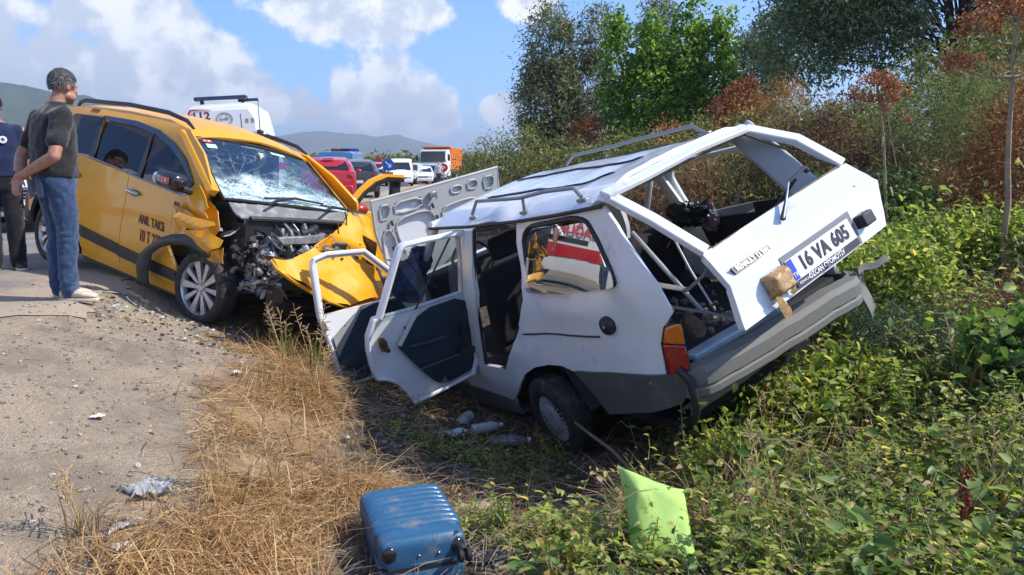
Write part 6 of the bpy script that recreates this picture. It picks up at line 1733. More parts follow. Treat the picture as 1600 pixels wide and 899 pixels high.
def far_car(label, col, at, rz, style='hatch', cat='car', group=None, name='parked_car', scale=1.0, plate_t=None, extra=None):
    """x forward, origin on the ground mid-car"""
    root = thing(name, label, cat, (at[0], at[1], tz(at[0], at[1]) + .01 if at[1] < 20 else .012), rad(rz), group)
    m = mat('paint ' + label[:24], col, .3, coat=.7, dirt=tuple(c * .7 + .05 for c in col), dirt_amt=.2)
    if style == 'hatch':
        st = [(-1.98, .42, .74, .74, .70, .5), (-1.95, .30, .98, .98, .80, .6), (-1.90, .26, .99, 1.02, .84, .62), (-1.62, .22, .98, 1.36, .86, .58), (-1.2, .22, .97, 1.47, .87, .60), (-.3, .22, .95, 1.48, .87, .61), (.35, .22, .94, 1.36, .87, .60), (1.02, .22, .93, .96, .86, .62), (1.7, .24, .80, .80, .83, .6), (1.95, .30, .68, .68, .74, .5), (2.0, .38, .55, .55, .66, .4)]
        glass_r = (-1.86, -1.60, 1.04, 1.36)
        wb, H = (-1.22, 1.28), .98
    elif style == 'van':
        st = [(-2.28, .40, .8, .8, .80, .6), (-2.25, .3, 1.0, 1.70, .86, .74), (-2.2, .26, 1.0, 1.86, .88, .76), (-1.0, .25, 1.0, 1.93, .90, .78), (.6, .25, 1.0, 1.92, .90, .77), (1.1, .25, 1.0, 1.70, .89, .74), (1.62, .25, 1.0, 1.06, .88, .7), (2.1, .27, .86, .86, .84, .6), (2.3, .34, .62, .62, .76, .5)]
        wb, H = (-1.45, 1.45), 1.02
    elif style == 'sedan':
        st = [(-2.2, .42, .74, .74, .72, .5), (-2.15, .30, .94, .94, .82, .6), (-1.55, .24, .97, .99, .86, .62), (-1.0, .22, .95, 1.36, .87, .58), (-.5, .22, .94, 1.44, .87, .60), (.2, .22, .94, 1.43, .87, .60), (.55, .22, .93, 1.30, .87, .60), (1.15, .22, .92, .95, .86, .62), (1.95, .24, .80, .80, .83, .6), (2.15, .32, .64, .64, .72, .5)]
        wb, H = (-1.3, 1.32), .96
    else:  # pickup
        st = [(-2.3, .50, 1.0, 1.0, .80, .6), (-2.28, .45, 1.02, 1.02, .85, .6), (-.75, .42, 1.02, 1.02, .87, .62), (-.68, .42, 1.02, 1.62, .87, .62), (.2, .42, 1.02, 1.72, .87, .64), (.6, .42, 1.02, 1.60, .87, .63), (1.05, .42, 1.02, 1.05, .87, .62), (1.95, .42, .98, .98, .86, .6), (2.15, .45, .8, .8, .80, .5)]
        wb, H = (-1.4, 1.45), 1.04
    body = obj('body', body_shell(st), m, root, angle=30)
    # windows: panes laid 6 mm proud of the shell between waist and roof
    cab = [s for s in st if s[3] > s[2] + .12]
    def at_(x, k):
        xs = sorted((s[0], s) for s in st)
        X = [a for a, _ in xs]
        return float(np.interp(x, X, [b_[k] for _, b_ in xs]))
    def side_y(x, z):
        w, wr, zw, zr = at_(x, 4), at_(x, 5), at_(x, 2), at_(x, 3)
        t = max(0, min(1, (z - zw) / max(zr - .06 - zw, .05)))
        return (w * .97) + (wr - w * .97) * t
    x0, x1 = cab[0][0] + (.10 if style != 'pickup' else .1), cab[-1][0] + .22
    splits = {'hatch': [x0, -.15, x1], 'sedan': [x0, -.2, x1], 'van': [x0 + .1, -.75, .45, x1], 'pickup': [x0, x1]}[style]
    for s in (1, -1):
        for a, b_ in zip(splits[:-1], splits[1:]):
            n = 8
            top = [(a + .03 + (b_ - a - .06) * i / n) for i in range(n + 1)]
            lo = [Vector((x, s * (side_y(x, at_(x, 2) + .05) + .006), at_(x, 2) + .05)) for x in top]
            hi = [Vector((x, s * (side_y(x, max(at_(x, 3) - .12, at_(x, 2) + .06)) + .008), max(at_(x, 3) - .12, at_(x, 2) + .06))) for x in top]
            obj('side_window', MB().loft([lo, hi], cap=False, closed=False), far_glass, body)
        obj('door_mirror', MB().ball((cab[-1][0] + .25, s * (at_(cab[-1][0], 4) + .08), 1.02), (.06, .10, .07), 10, 6), m, body)
        for xw in wb:
            simple_wheel(root, (xw, s * .74, .31))
            obj('wheel_arch', MB().tube([(xw + .37 * math.cos(a), s * .80, .31 + .37 * math.sin(a)) for a in np.linspace(-.1, PI + .1, 12)], .055, 6), far_tyre, body)
    def cross(xa, xb, za, zb, ya, yb, nm):
        mid = [(xa, xb)]
        d = Vector((zb - za, 0, xa - xb)).normalized() if True else 0
        if d.z < 0:
            d = -d
        if xa < -.5:
            d = Vector((-abs(d.x), 0, d.z))
        else:
            d = Vector((abs(d.x), 0, d.z))
        return obj(nm, MB().prism([Vector((xa, ya, za)) + d * .012, Vector((xa, -ya, za)) + d * .012, Vector((xb, -yb, zb)) + d * .012, Vector((xb, yb, zb)) + d * .012], d * -.006), far_glass, body)
    f0, f1 = [(s[0], s[3]) for s in st if s[3] > s[2] + .12][-1], [(s[0], s[3]) for s in st if s[0] > cab[-1][0]][0]
    cross(f1[0] - .05, f0[0] + .06, f1[1] + .04, f0[1] - .06, .70, .58, 'windscreen')
    if style in ('hatch', 'van', 'sedan'):
        b0 = cab[0]
        pb = [s for s in st if s[0] < b0[0]][-1]
        if style == 'van':
            cross(-2.262, -2.215, 1.08, 1.62, .72, .66, 'rear_window')
        else:
            cross(pb[0] + .03, b0[0] - .02, pb[3] + .03, b0[3] - .06, .66, .54, 'rear_window')
    elif style == 'pickup':
        obj('load_bed', MB().box((-1.5, 0, .98), (1.35, 1.5, .10)), black_metal, body)
    xr, xf = st[0][0], st[-1][0]
    for s in (1, -1):
        obj('tail_lamp', MB().box((xr + .05, s * .66, .84 if style != 'van' else .95), (.10, .20, .16 if style != 'van' else .4)), lamp_red, body, bevel=.03)
        obj('headlamp', MB().box((xf - .08, s * .62, .62 if style != 'pickup' else .8), (.18, .26, .14)), mat('clear lamp', (.75, .76, .78), .1, coat=1), body, bevel=.04)
    obj('front_bumper', MB().box((xf - .06, 0, .38 if style != 'pickup' else .5), (.16, 1.5, .24)), m if style != 'pickup' else trim_k, body, bevel=.05)
    obj('rear_bumper', MB().box((xr + .06, 0, .45), (.16, 1.52, .26)), m if style == 'hatch' else trim_k, body, bevel=.05)
    obj('grille', MB().box((xf - .02, 0, .58 if style != 'pickup' else .78), (.05, .8, .10)), trim_k, body, bevel=.01)
    f_ = frame_map((xr - .035, 0, .62 if style != 'pickup' else .6), (0, -1, 0), (0, 0, 1), (-1, 0, 0))
    pp = obj('number_plate', MB().prism([f_(-.26, -.055), f_(.26, -.055), f_(.26, .055), f_(-.26, .055)], (.01, 0, 0)), plate_w, body)
    if plate_t:
        obj('plate_lettering', text_mb(plate_t, .11, lambda a, b, c: f_(a, b, c + .004), .0008, bold=.002), ink, pp)
    g_ = frame_map((xf + .03, 0, .40), (0, 1, 0), (0, 0, 1), (1, 0, 0))
    obj('number_plate', MB().prism([g_(-.26, -.055), g_(.26, -.055), g_(.26, .055), g_(-.26, .055)], (-.01, 0, 0)), plate_w, body)
    if scale != 1:
        root.scale = (scale,) * 3
    return root, body, m
G_ = 'vehicles held up on the road'
rc_, rb_, _ = far_car('red hatchback seen from behind just beyond the taxi', (.42, .012, .022), (-6.15, 26.5), 101, 'hatch', group=G_, plate_t='10 R 1408')
obj('brake_lamp', MB().box((-1.66, 0, 1.40), (.06, .34, .04)), lamp_red, rb_, bevel=.01)
obj('badge', MB().lathe([(0, .01), (.06, .008), (.065, 0)], 16, 'x', (-2.0, 0, .86)), chrome, rb_)
far_car('dark grey hatchback half hidden behind the red hatchback', (.035, .037, .045), (-6.2, 31.5), 99, 'hatch', group=G_)
bv, bb_, _ = far_car('blue police van with a light bar behind the red and dark cars', (.045, .17, .36), (-7.9, 37), 92, 'van', 'van', G_, 'police_van')
lb = obj('light_bar', MB().box((.2, 0, 2.02), (.30, 1.3, .12)), black_metal, bb_, bevel=.04)
obj('light_lens', MB().box((.2, .42, 2.03), (.32, .40, .11)), lamp_red, lb, bevel=.03)
obj('light_lens', MB().box((.2, -.42, 2.03), (.32, .40, .11)), mat('blue lamp lens', (.02, .06, .5), .12, coat=1), lb, bevel=.03)
far_car('pale silver car in the queue left of the no entry sign', (.55, .57, .60), (-9.9, 58), -88, 'sedan', group=G_)
far_car('dark blue car behind the police van on the road', (.03, .05, .10), (-9.6, 44), 92, 'sedan', group=G_)
far_car('white panel van standing beyond the blue arrow sign', (.74, .75, .76), (-7.95, 56), -82, 'van', 'van', G_, 'panel_van')
far_car('silver pickup truck facing us on the far road', (.50, .51, .52), (-8.1, 64), -100, 'pickup', 'pickup', G_, 'pickup_truck')
far_car('white car in front of the orange tipper truck', (.72, .72, .72), (-7.3, 64.5), -84, 'hatch', group=G_)

# car with a black plate behind the men, cut by the left edge
wc_, wb_, wm_ = far_car('white car with a dark grille and black number plate behind the two men', (.66, .67, .68), (-8.75, 14.6), -62, 'hatch', scale=1.06)
gx_ = frame_map((2.07, 0, .60), (0, 1, 0), (0, 0, 1), (1, 0, 0))
gr = obj('grille', MB().prism([gx_(-.62, -.26, -.10), gx_(.62, -.26, -.10), gx_(.66, .10, -.10), gx_(-.66, .10, -.10)], (.10, 0, 0)), black_metal, wb_, bevel=.03)
for k in range(4):
    obj('grille_bar', MB().tube([gx_(-.60, .07 - .055 * k, .012), gx_(.60, .07 - .055 * k, .012)], .010, 6), chrome, gr)
bpw = obj('number_plate', MB().prism([gx_(-.26, -.19, .006), gx_(.26, -.19, .006), gx_(.26, -.07, .006), gx_(-.26, -.07, .006)], (.01, 0, 0)), mat('black plate', (.012, .014, .02), .4), wb_)
obj('plate_lettering', text_mb('10 A 148', .12, lambda a, b, c: gx_(a * .9, b - .13, c + .02), .0008, bold=.0025), white_ink, bpw)

# ambulance -------------------------------------------------------------
amb_w = mat('ambulance white', (.78, .78, .78), .35, coat=.4)
amb_red = mat('ambulance red', (.48, .015, .02), .4)
def ambulance(label, loc, rz, roll=0.0, lettered=False):
    a = thing('ambulance', label, 'ambulance', loc, rad(rz))
    a.rotation_euler = (rad(roll), 0, rad(rz))
    st = []
    for x, z0, zr, w, wr in ((-2.82, .45, 2.55, .92, .70), (-2.78, .40, 2.66, .97, .76), (-2.6, .36, 2.74, .99, .80), (0.4, .36, 2.76, 1.0, .80), (1.0, .36, 2.70, 1.0, .78), (1.35, .36, 2.45, .99, .74), (2.0, .36, 1.55, .98, .72), (2.2, .36, 1.28, .97, .70), (2.75, .40, 1.08, .93, .66), (2.9, .46, .80, .84, .6)):
        zw = min(1.25, zr - .02) if zr > 1.3 else zr
        st.append((x, z0, zw, zr, w, wr))
    b = obj('body', body_shell(st), amb_w, a, angle=30)
    for s in (1, -1):
        obj('red_stripe', MB().box((-.2, s * .995, .84 if lettered else 1.12), (5.0, .03, .24 if lettered else .2)), amb_red, b, bevel=.004)
        for k in range(0 if lettered else 3):
            obj('side_window', MB().box((-1.9 + 1.25 * k, s * .965, 1.72), (1.0, .03, .44), Matrix.Rotation(rad(-9 * s), 3, 'X')), far_glass, b, bevel=.01)
        for xw in (-1.75, 1.95):
            simple_wheel(a, (xw, s * .84, .34), .34, .22)
        obj('tail_lamp', MB().box((-2.80, s * .88, 1.05), (.08, .12, .5)), lamp_red, b, bevel=.02)
        if not lettered:
            continue
        obj('window_band', MB().box((1.45, s * .995, 1.05), (.9, .03, .08)), far_glass, b, bevel=.004)
        f_ = frame_map((1.22, s * .985, 1.24), (-s, 0, 0), (0, s * -.2, .98), (0, s, .2))
        obj('side_lettering', text_mb('SAĞLIK', .24, lambda p, q, c: f_(p * .85, q - .02, c + .025), .004, bold=.006), amb_red, b)
        f3 = frame_map((-2.2, s * .97, 1.55), (-s, 0, 0), (0, s * -.17, .98), (0, s, .17))
        obj('side_lettering', text_mb('112', .34, lambda p, q, c: f3(p, q - .05, c + .06), .004, bold=.008), amb_red, b)
    obj('windscreen', MB().prism([(1.40, .68, 2.40), (1.40, -.68, 2.40), (2.06, -.74, 1.52), (2.06, .74, 1.52)], (.03, 0, .02)), far_glass, b)
    # rear doors: seam, small windows, 112 with a swoosh, round star emblem
    R0 = frame_map((-2.835, 0, 0), (0, -1, 0), (0, 0, 1), (-1, 0, 0))
    door = obj('rear_door', MB().prism([R0(-.80, .55), R0(.80, .55), R0(.80, 2.30), R0(.66, 2.56), R0(-.66, 2.56), R0(-.80, 2.30)], (-.02, 0, 0)), amb_w, a, bevel=.01)
    obj('door_seam', MB().box(R0(.46, 1.50, .022), (.006, .016, 1.9)), trim_k, door)
    for y in (.60, .74):
        obj('door_sticker', MB().box(R0(y, 2.26, .022), (.006, .08, .11)), MATS['grey cable'], door)
    obj('rear_window', MB().prism([R0(-.30, 1.62, .022), R0(.40, 1.62, .022), R0(.40, 2.06, .022), R0(-.30, 2.06, .022)], (-.006, 0, 0)), far_glass, door)
    obj('door_lettering', text_mb('112', .26, lambda p, q, c: R0(p * 1.15 - .50, q + 2.42, .024 + c), .001, bold=.008), mat('ambulance wine', (.16, .01, .02), .5), door)
    obj('door_swoosh', MB().tube([R0(-.52 - .22 + .20 * math.cos(t) * .5 + .05, 2.42 + .17 * math.sin(t), .026) for t in np.linspace(PI * .45, PI * 1.5, 14)], [.012 + .016 * math.sin(PI * k / 13) for k in range(14)], 6), amb_red, door)
    obj('door_swoosh', MB().tube([R0(-.72 + .12 * k, 2.585 - .002 * (k - 1) ** 2, .026) for k in range(5)], [.022, .018, .014, .010, .004], 6), amb_red, door)
    em = obj('door_emblem', MB().tube([R0(.06 + .20 * math.cos(t), 2.33 + .16 * math.sin(t), .024) for t in np.linspace(0, 2 * PI, 33)], .008, 5, cap=False), MATS['grey cable'], door)
    obj('emblem_wreath', MB().tube([R0(.06 + .165 * math.cos(t), 2.33 + .130 * math.sin(t), .024) for t in np.linspace(0, 2 * PI, 33)], [.004 + .008 * (k % 2) for k in range(33)], 5, cap=False), MATS['grey cable'], em)
    obj('emblem_lettering', text_mb('☾★', .17, lambda p, q, c: R0(.06 + p, 2.33 + q, .024 + c), .001), MATS['grey cable'], em)
    obj('emblem_bar', MB().box(R0(.06, 2.33, .026), (.004, .20, .02)), MATS['grey cable'], em)
    bar_ = obj('light_bar', MB().box((-2.45, .02, 2.88), (.34, 1.30, .10)), mat('dark blue light bar', (.01, .02, .06), .2, coat=.6), b, bevel=.03)
    for y in (-.5, .5):
        obj('bar_foot', MB().box((-2.45, y, 2.79), (.1, .08, .12)), trim_k, bar_)
    obj('light_bar', MB().box((-2.1, -.60, 2.83), (.3, .5, .08)), MATS['dark blue light bar'], b, bevel=.02)
    obj('rear_bumper', MB().box((-2.86, 0, .5), (.16, 1.8, .22)), trim_k, b, bevel=.04)
    return a
ambulance('white ambulance with 112 on its rear door standing behind the taxi', (-7.75, 22.9, .0), 101, -4)
ambulance('white ambulance with SAĞLIK in red, mirrored in the side window of the wrecked wagon', (-8.55, 7.45, .0), 66, 0, True)

# tipper truck -----------------------------------------------------------
tr_ = thing('tipper_truck', 'white truck with an orange tipper body coming along the far road', 'truck', (-6.6, 71, .01), rad(-97), G_)
cabm = mat('truck white', (.76, .76, .75), .4)
orange = mat('orange steel', (.72, .20, .02), .5, dirt=(.3, .15, .05), dirt_amt=.4)
cb = obj('cab', MB().loft([[(x, y * w, z) for y, z in ((-1, z0), (1, z0), (1, z1), (.94, z2), (-.94, z2), (-1, z1))] for x, w, z0, z1, z2 in ((.9, 1.22, .7, 2.4, 2.9), (1.0, 1.25, .6, 2.4, 2.95), (2.2, 1.25, .55, 2.2, 2.9), (2.6, 1.22, .55, 1.75, 1.8), (2.75, 1.18, .6, 1.6, 1.65))]), cabm, tr_, bevel=.05)
obj('windscreen', MB().prism([(2.30, 1.08, 2.75), (2.30, -1.08, 2.75), (2.64, -1.10, 1.86), (2.64, 1.10, 1.86)], (.06, 0, .02)), far_glass, cb)
for s in (1, -1):
    obj('side_window', MB().box((1.75, s * 1.25, 2.25), (.85, .03, .6)), far_glass, cb, bevel=.01)
    obj('headlamp', MB().box((2.78, s * .9, .95), (.06, .32, .2)), MATS['clear lamp'], cb, bevel=.02)
    obj('door_mirror', MB().box((2.55, s * 1.42, 2.2), (.1, .22, .45)), trim_k, cb, bevel=.02)
    for xw in (1.9, -2.2, -3.5):
        simple_wheel(tr_, (xw, s * 1.02, .5), .5, .32)
obj('grille', MB().box((2.78, 0, 1.30), (.05, 1.5, .4)), trim_k, cb, bevel=.01)
obj('bumper', MB().box((2.78, 0, .68), (.2, 2.4, .34)), cabm, cb, bevel=.04)
tb_ = obj('tipper_body', MB().loft([[(x, y, z) for y, z in ((-1.1, 1.2), (1.1, 1.2), (1.28, 3.15), (-1.28, 3.15))] for x in (-4.6, .65)]), orange, tr_, bevel=.04)
obj('tipper_canopy', MB().box((.95, 0, 3.18), (.9, 2.5, .1)), orange, tb_, bevel=.02)
for k in range(6):
    for s in (1, -1):
        obj('body_rib', MB().tube([(-4.4 + k * .95, s * 1.13, 1.25), (-4.4 + k * .95, s * 1.31, 3.12)], .05, 6), orange, tb_)
obj('chassis', MB().box((-1.5, 0, .85), (6.2, .9, .3)), black_metal, tr_)

# signs ------------------------------------------------------------------
def sign(name, label, x, y, h, face_m, tex, r=.32):
    s = thing(name, label, 'road sign', (x, y, .01), 0)
    obj('post', MB().tube([(0, .03, 0), (0, .03, h + .3)], .035, 10), grey_metal, s)
    d = obj('sign_face', MB().lathe([(0, .012), (r, .012), (r + .012, 0), (r, -.012), (0, -.012)], 32, 'y', (0, 0, h)), face_m, s)
    tex(d, h, r)
    return s
red_sign = mat('sign red', (.50, .015, .02), .4)
blue_sign = mat('sign blue', (.01, .09, .40), .4)
sign('no_entry_sign', 'round red no entry sign standing on the road median', -8.55, 50, 1.55, red_sign, lambda d, h, r: obj('sign_bar', MB().box((0, -.018, h), (r * 1.5, .008, r * .36)), white_ink, d, bevel=.004))
def arrow(d, h, r):
    obj('sign_arrow', MB().prism([(-.17, -.018, h + .20), (-.20, -.018, h + .15), (.06, -.018, h - .08), (-.04, -.018, h - .16), (.19, -.018, h - .19), (.19, -.018, h + .05), (.11, -.018, h - .03), (-.13, -.018, h + .18)], (0, .004, 0)), white_ink, d)
bs = sign('keep_right_sign', 'round blue sign with a white arrow pointing down to the right', -7.75, 49, 1.45, blue_sign, arrow, .36)
cv = thing('chevron_board', 'orange and black striped board under the blue arrow sign', 'road sign', (-7.75, 48.9, .01))
bd = obj('board', MB().box((0, 0, .72), (.62, .03, .50)), ink, cv, bevel=.005)
for k in range(4):
    obj('board_stripe', MB().prism([(-.30 + .17 * k, -.02, .48), (-.22 + .17 * k, -.02, .48), (-.14 + .13 * k, -.02, .95), (-.22 + .13 * k, -.02, .95)], (0, .003, 0)), mat('sign orange', (.75, .22, .02), .4), bd)
obj('post', MB().tube([(0, .05, 0), (0, .05, .9)], .03, 8), grey_metal, cv)
rs = sign('curve_sign', 'small red and white arrow sign before the orange truck', -5.05, 58, 1.3, red_sign, lambda d, h, r: obj('sign_arrow', MB().prism([(-.12, -.018, h + .16), (.12, -.018, h), (-.12, -.018, h - .16), (.0, -.018, h)], (0, .004, 0)), white_ink, d), .30)
# a bystander by the silver pickup
wk = thing('person', 'distant person in pale clothes standing on the road beside the tipper truck', 'person', (-5.35, 57, .012), rad(-90))
b = MB()
b.loft([ell((0, 0, .85), .12, .17, 12), ell((0, 0, 1.1), .13, .18, 12), ell((0, 0, 1.38), .12, .20, 12), ell((0, 0, 1.46), .06, .08, 12)])
b.ball((0, 0, 1.62), (.09, .075, .11), 12, 8)
b.tube([(0, 0, 1.4), (0, 0, 1.58)], .055, 8)
for s in (1, -1):
    chain(b, [(0, .09 * s, .9), (0, .1 * s, .5), (0, .1 * s, .06)], [.09, .06, .05], 8)
    chain(b, [(0, .2 * s, 1.38), (0, .26 * s, 1.1), (.05, .25 * s, .82)], [.055, .045, .035], 8)
vox(obj('body', b, skin_m, wk), .02, 3)
j = MB()
for s in (1, -1):
    chain(j, [(0, .09 * s, .92), (0, .1 * s, .5), (0, .1 * s, .10)], [.115, .085, .075], 8)
vox(obj('trousers', j, tee_n, wk), .022, 3)
t_ = MB().loft([ell((0, 0, .88), .145, .19, 12), ell((0, 0, 1.38), .135, .215, 12), ell((0, 0, 1.46), .08, .1, 12)])
for s in (1, -1):
    chain(t_, [(0, .2 * s, 1.38), (0, .26 * s, 1.14)], [.072, .062], 8)
vox(obj('shirt', t_, fabric('pale shirt', (.5, .52, .56), (.4, .42, .46), 8), wk), .022, 3)

# hills ------------------------------------------------------------------
def hills(name, label, az, dist, depth, prof, cols, seed):
    """prof: (azimuth deg, crest elevation deg); a ridge of real terrain that far away"""
    mb = MB()
    na, nd = 150, 22
    A = [p[0] for p in prof]
    E_ = [p[1] for p in prof]
    for i in range(na + 1):
        a = az[0] + (az[1] - az[0]) * i / na
        e = float(np.interp(a, A, E_))
        for j in range(nd + 1):
            t = j / nd
            d = dist - depth * .55 + depth * t * 1.4
            k = math.sin(min(t / .62, 1) * PI / 2) ** 1.5 if t < .62 else math.cos((t - .62) / .38 * PI / 2)
            ex = math.tan(rad(e)) * dist
            x, y = d * math.sin(rad(a)), d * math.cos(rad(a))
            z = ex * k * (1 + .22 * fbm((x / dist * 7, y / dist * 7, seed), 1, 5) * min(1, 3 * (1 - k) + .10)) - 1
            z += ex * .03 * fbm((x / dist * 30, y / dist * 30, seed + 5), 1, 4)
            mb.v.append((x, y, z))
    for i in range(na):
        for j in range(nd):
            q = i * (nd + 1) + j
            mb.f.append((q, q + nd + 1, q + nd + 2, q + 1))
    m = bpy.data.materials.new(name + ' cover')
    m.use_nodes = True
    t = NT(m.node_tree)
    b = t.n['Principled BSDF']
    b.inputs['Roughness'].default_value = 1
    b.inputs['Specular IOR Level'].default_value = 0
    P = t('ShaderNodeNewGeometry').outputs['Position']
    n = t.noise(P, .012, 8, .7)
    n2 = t.noise(P, .05, 6, .7)
    c = t.mix(t.smooth(n, .42, .58), cols[0], cols[1])
    c = t.mix(t.smooth(t.math('ADD', n2, t.math('MULTIPLY', n, .5)), .92, .98), c, cols[2])
    t.put(b.inputs['Base Color'], c)
    return tag(obj(name, mb, m, angle=180), label, kind='structure')
hills('hills', 'wooded hillside on the left beyond the road', (-60, -13), 1000, 600, [(-60, 7.0), (-48, 7.0), (-40, 6.9), (-36, 6.9), (-33.5, 6.6), (-31, 6.1), (-28.5, 5.6), (-26, 5.0), (-23, 3.9), (-20, 2.6), (-17, 1.6), (-13, .4)], ((.030, .050, .022), (.060, .080, .036), (.22, .19, .14)), 2)
hills('hills', 'low blue hills on the horizon in the middle', (-26, 30), 2200, 900, [(-26, 2.4), (-20, 2.7), (-17.5, 2.6), (-15, 3.1), (-13.5, 3.2), (-11, 3.0), (-9.6, 2.85), (-8.2, 3.0), (-6.8, 2.5), (-5, 2.1), (-3, 1.7), (0, 1.5), (8, 2.0), (20, 2.2), (30, 2.0)], ((.035, .055, .026), (.065, .085, .040), (.30, .26, .20)), 9)
# ------------------------------------------------------------------ small things lying about
sc_ = thing('suitcase', 'blue ribbed hard-shell suitcase lying flat on the ditch edge', 'suitcase', (-.43, 3.10, -.64), rad(19))
blue_s = mat('blue suitcase shell', (.020, .095, .185), .34, coat=.25, dirt=(.20, .19, .17), dirt_amt=.5, dirt_scale=9, bump=.15, bscale=150)
def case_sec(y, w, h, z0, rib=0.0, n=40):
    out = []
    for k in range(n):
        a = 2 * PI * k / n
        ca, sa = math.cos(a), math.sin(a)
        p = 5
        out.append(((w / 2) * math.copysign(abs(ca) ** (2 / p), ca), y, z0 + h / 2 + (h / 2) * math.copysign(abs(sa) ** (2 / p), sa)))
    return out
def case_half(z0, h, ribs):
    rings = []
    L = .52
    ys = np.linspace(-L / 2, L / 2, 181)
    for y in ys:
        e = max(0, abs(y) / (L / 2))
        sh = (1 - max(0, (e - .86) / .14) ** 2.2) ** .5 if e < 1 else 0
        w = .345 - .07 * (1 - sh)
        hh = h * (.62 + .38 * sh) if ribs else h
        g = 0
        if ribs and -.15 < y < .235:
            ph = (y + .15) / .385 * 8
            g = .0075 * min(1, max(0, (abs((ph % 1) - .5) - .34) / .10) if True else 0)
            g = .015 * abs(math.sin(PI * ph)) ** .55
        rings.append(case_sec(y, w + g * 1.6, hh + g, z0))
    return MB().loft(rings)
obj('upper_shell', case_half(.095, .13, True), blue_s, sc_, angle=50)
obj('lower_shell', case_half(0.0, .10, False), blue_s, sc_, angle=50)
obj('zip_band', MB().loft([case_sec(y, .352 - .06 * max(0, (abs(y) - .22) / .04), .018, .090) for y in (-.262, -.25, -.22, .22, .25, .262)]), trim_k, sc_)
obj('shell_lip', MB().tube([(.172, -.24, .115), (.176, 0, .115), (.172, .24, .115), (0, .262, .115), (-.172, .24, .115), (-.176, 0, .115), (-.172, -.24, .115), (0, -.262, .115), (.172, -.24, .115)], .006, 6, cap=False), blue_s, sc_)
for s in (1, -1):
    obj('wheel_recess', MB().ball((s * .135, -.248, .165), (.032, .022, .036), 16, 10), mat('shiny black recess', (.012, .012, .014), .12, coat=.6), sc_)
    obj('shell_rivet', MB().ball((s * .04 + .02, -.262, .15), (.006, .005, .006), 8, 6), chrome, sc_)
cs = obj('caster', MB().tube([(.135, -.25, .17), (.145, -.285, .17), (.15, -.30, .165)], [.020, .018, .012], 10), trim_k, sc_)
for dz in (-.016, .016):
    obj('caster_wheel', MB().lathe([(0, -.011), (.020, -.011), (.027, -.006), (.028, .006), (.020, .011), (0, .011)], 20, 'x', (.150 + dz, -.312, .150)), rubber, cs)
cs2 = obj('caster', MB().tube([(-.135, -.25, .05), (-.14, -.285, .045)], [.020, .016], 10), trim_k, sc_)
obj('caster_wheel', MB().lathe([(0, -.011), (.020, -.011), (.027, -.006), (.028, .006), (.020, .011), (0, .011)], 20, 'x', (-.14, -.30, .04)), rubber, cs2)
obj('carry_handle', MB().tube([(.172, .09, .10), (.195, .08, .10), (.195, -.08, .10), (.172, -.09, .10)], .010, 8), trim_k, sc_)
# cushion
def cushion(u, v, s):
    a, b_ = 2 * u - 1, 2 * v - 1
    pin = 1 - .10 * (1 - a * a) * abs(b_) ** 3
    pin2 = 1 - .10 * (1 - b_ * b_) * abs(a) ** 3
    th = .085 * ((1 - a ** 4) * (1 - b_ ** 4)) ** .5 + .006 * fbm((a * 2.5, b_ * 2.5, s * 3))
    return (a * .135 * pin2, s * th, b_ * .19 * pin + .19 - .06 * a)
cu = MB().grid(lambda u, v: cushion(u, v, 1), 24, 24).grid(lambda u, v: cushion(u, v, -1), 24, 24)
cuo = tag(obj('cushion', cu, mat('lime green cotton', (.40, .60, .15), .85, var=.12, vscale=14, bump=.25, bscale=300), angle=180), 'lime green cushion leaning in the weeds at the foot of the bank', 'cushion')
cuo.location = (.615, 2.88, -.575)
cuo.rotation_euler = (rad(-37), rad(0), rad(8))
# bottles and litter
def bottle(label, x, y, rz, m, L=.24, R=.035, up=False):
    b = thing('bottle', label, 'bottle', (x, y, tz(x, y) + (.0 if up else R * .85)), rz)
    prof = [(0, 0), (R * .8, .002), (R, .012), (R, L * .2), (R * .94, L * .24), (R, L * .28), (R, L * .42), (R * .94, L * .46), (R, L * .5), (R, L * .66), (R * .7, L * .80), (R * .38, L * .88), (R * .38, L * .97), (0, L * .97)]
    o = obj('bottle_body', MB().lathe(prof, 20, 'z' if up else 'x'), m, b)
    obj('bottle_cap', MB().lathe([(0, L * .93), (R * .46, L * .93), (R * .46, L), (0, L)], 14, 'z' if up else 'x'), mat('bottle cap', (.5, .5, .52), .5), o)
    return b
pet = mat('cloudy plastic', (.42, .44, .45), .25, dirt=(.2, .18, .15), dirt_amt=.5, coat=.3)
pet2 = mat('grey plastic bottle', (.14, .145, .16), .25, dirt=(.2, .18, .15), dirt_amt=.4, coat=.3)
bottle('cloudy plastic bottle standing end-on in the shade below the rear door', -.34, 6.0, rad(250), pet, .24, .05)
bottle('grey plastic bottle lying in the dirt between the rear wheel and the suitcase', -.16, 5.35, rad(12), pet2, .30, .045)
bottle('clear crushed bottle lying beside the grey bottle in the ditch', -.30, 5.55, rad(30), pet, .26, .04)
def crumple(name, label, cat, x, y, sx, sy, h, m, seed, rz=0):
    mb = MB().grid(lambda u, v: ((u - .5) * sx * (1 + .3 * math.sin(v * 5 + seed)), (v - .5) * sy * (1 + .3 * math.sin(u * 4 + seed)), h * (.5 + .9 * fbm((u * 3, v * 3, seed))) + h * .3 * fbm((u * 9, v * 9, seed))), 22, 22)
    o = tag(obj(name, mb, m, angle=25), label, cat)
    o.modifiers.new('thickness', 'SOLIDIFY').thickness = .002
    o.location = (x, y, tz(x, y) + .015)
    o.rotation_euler = (0, 0, rz)
    return o
paperm = mat('white paper', (.70, .68, .63), .7)
poly_m = mat('milky plastic sheet', (.40, .40, .40), .25, coat=.6, alpha=.75)
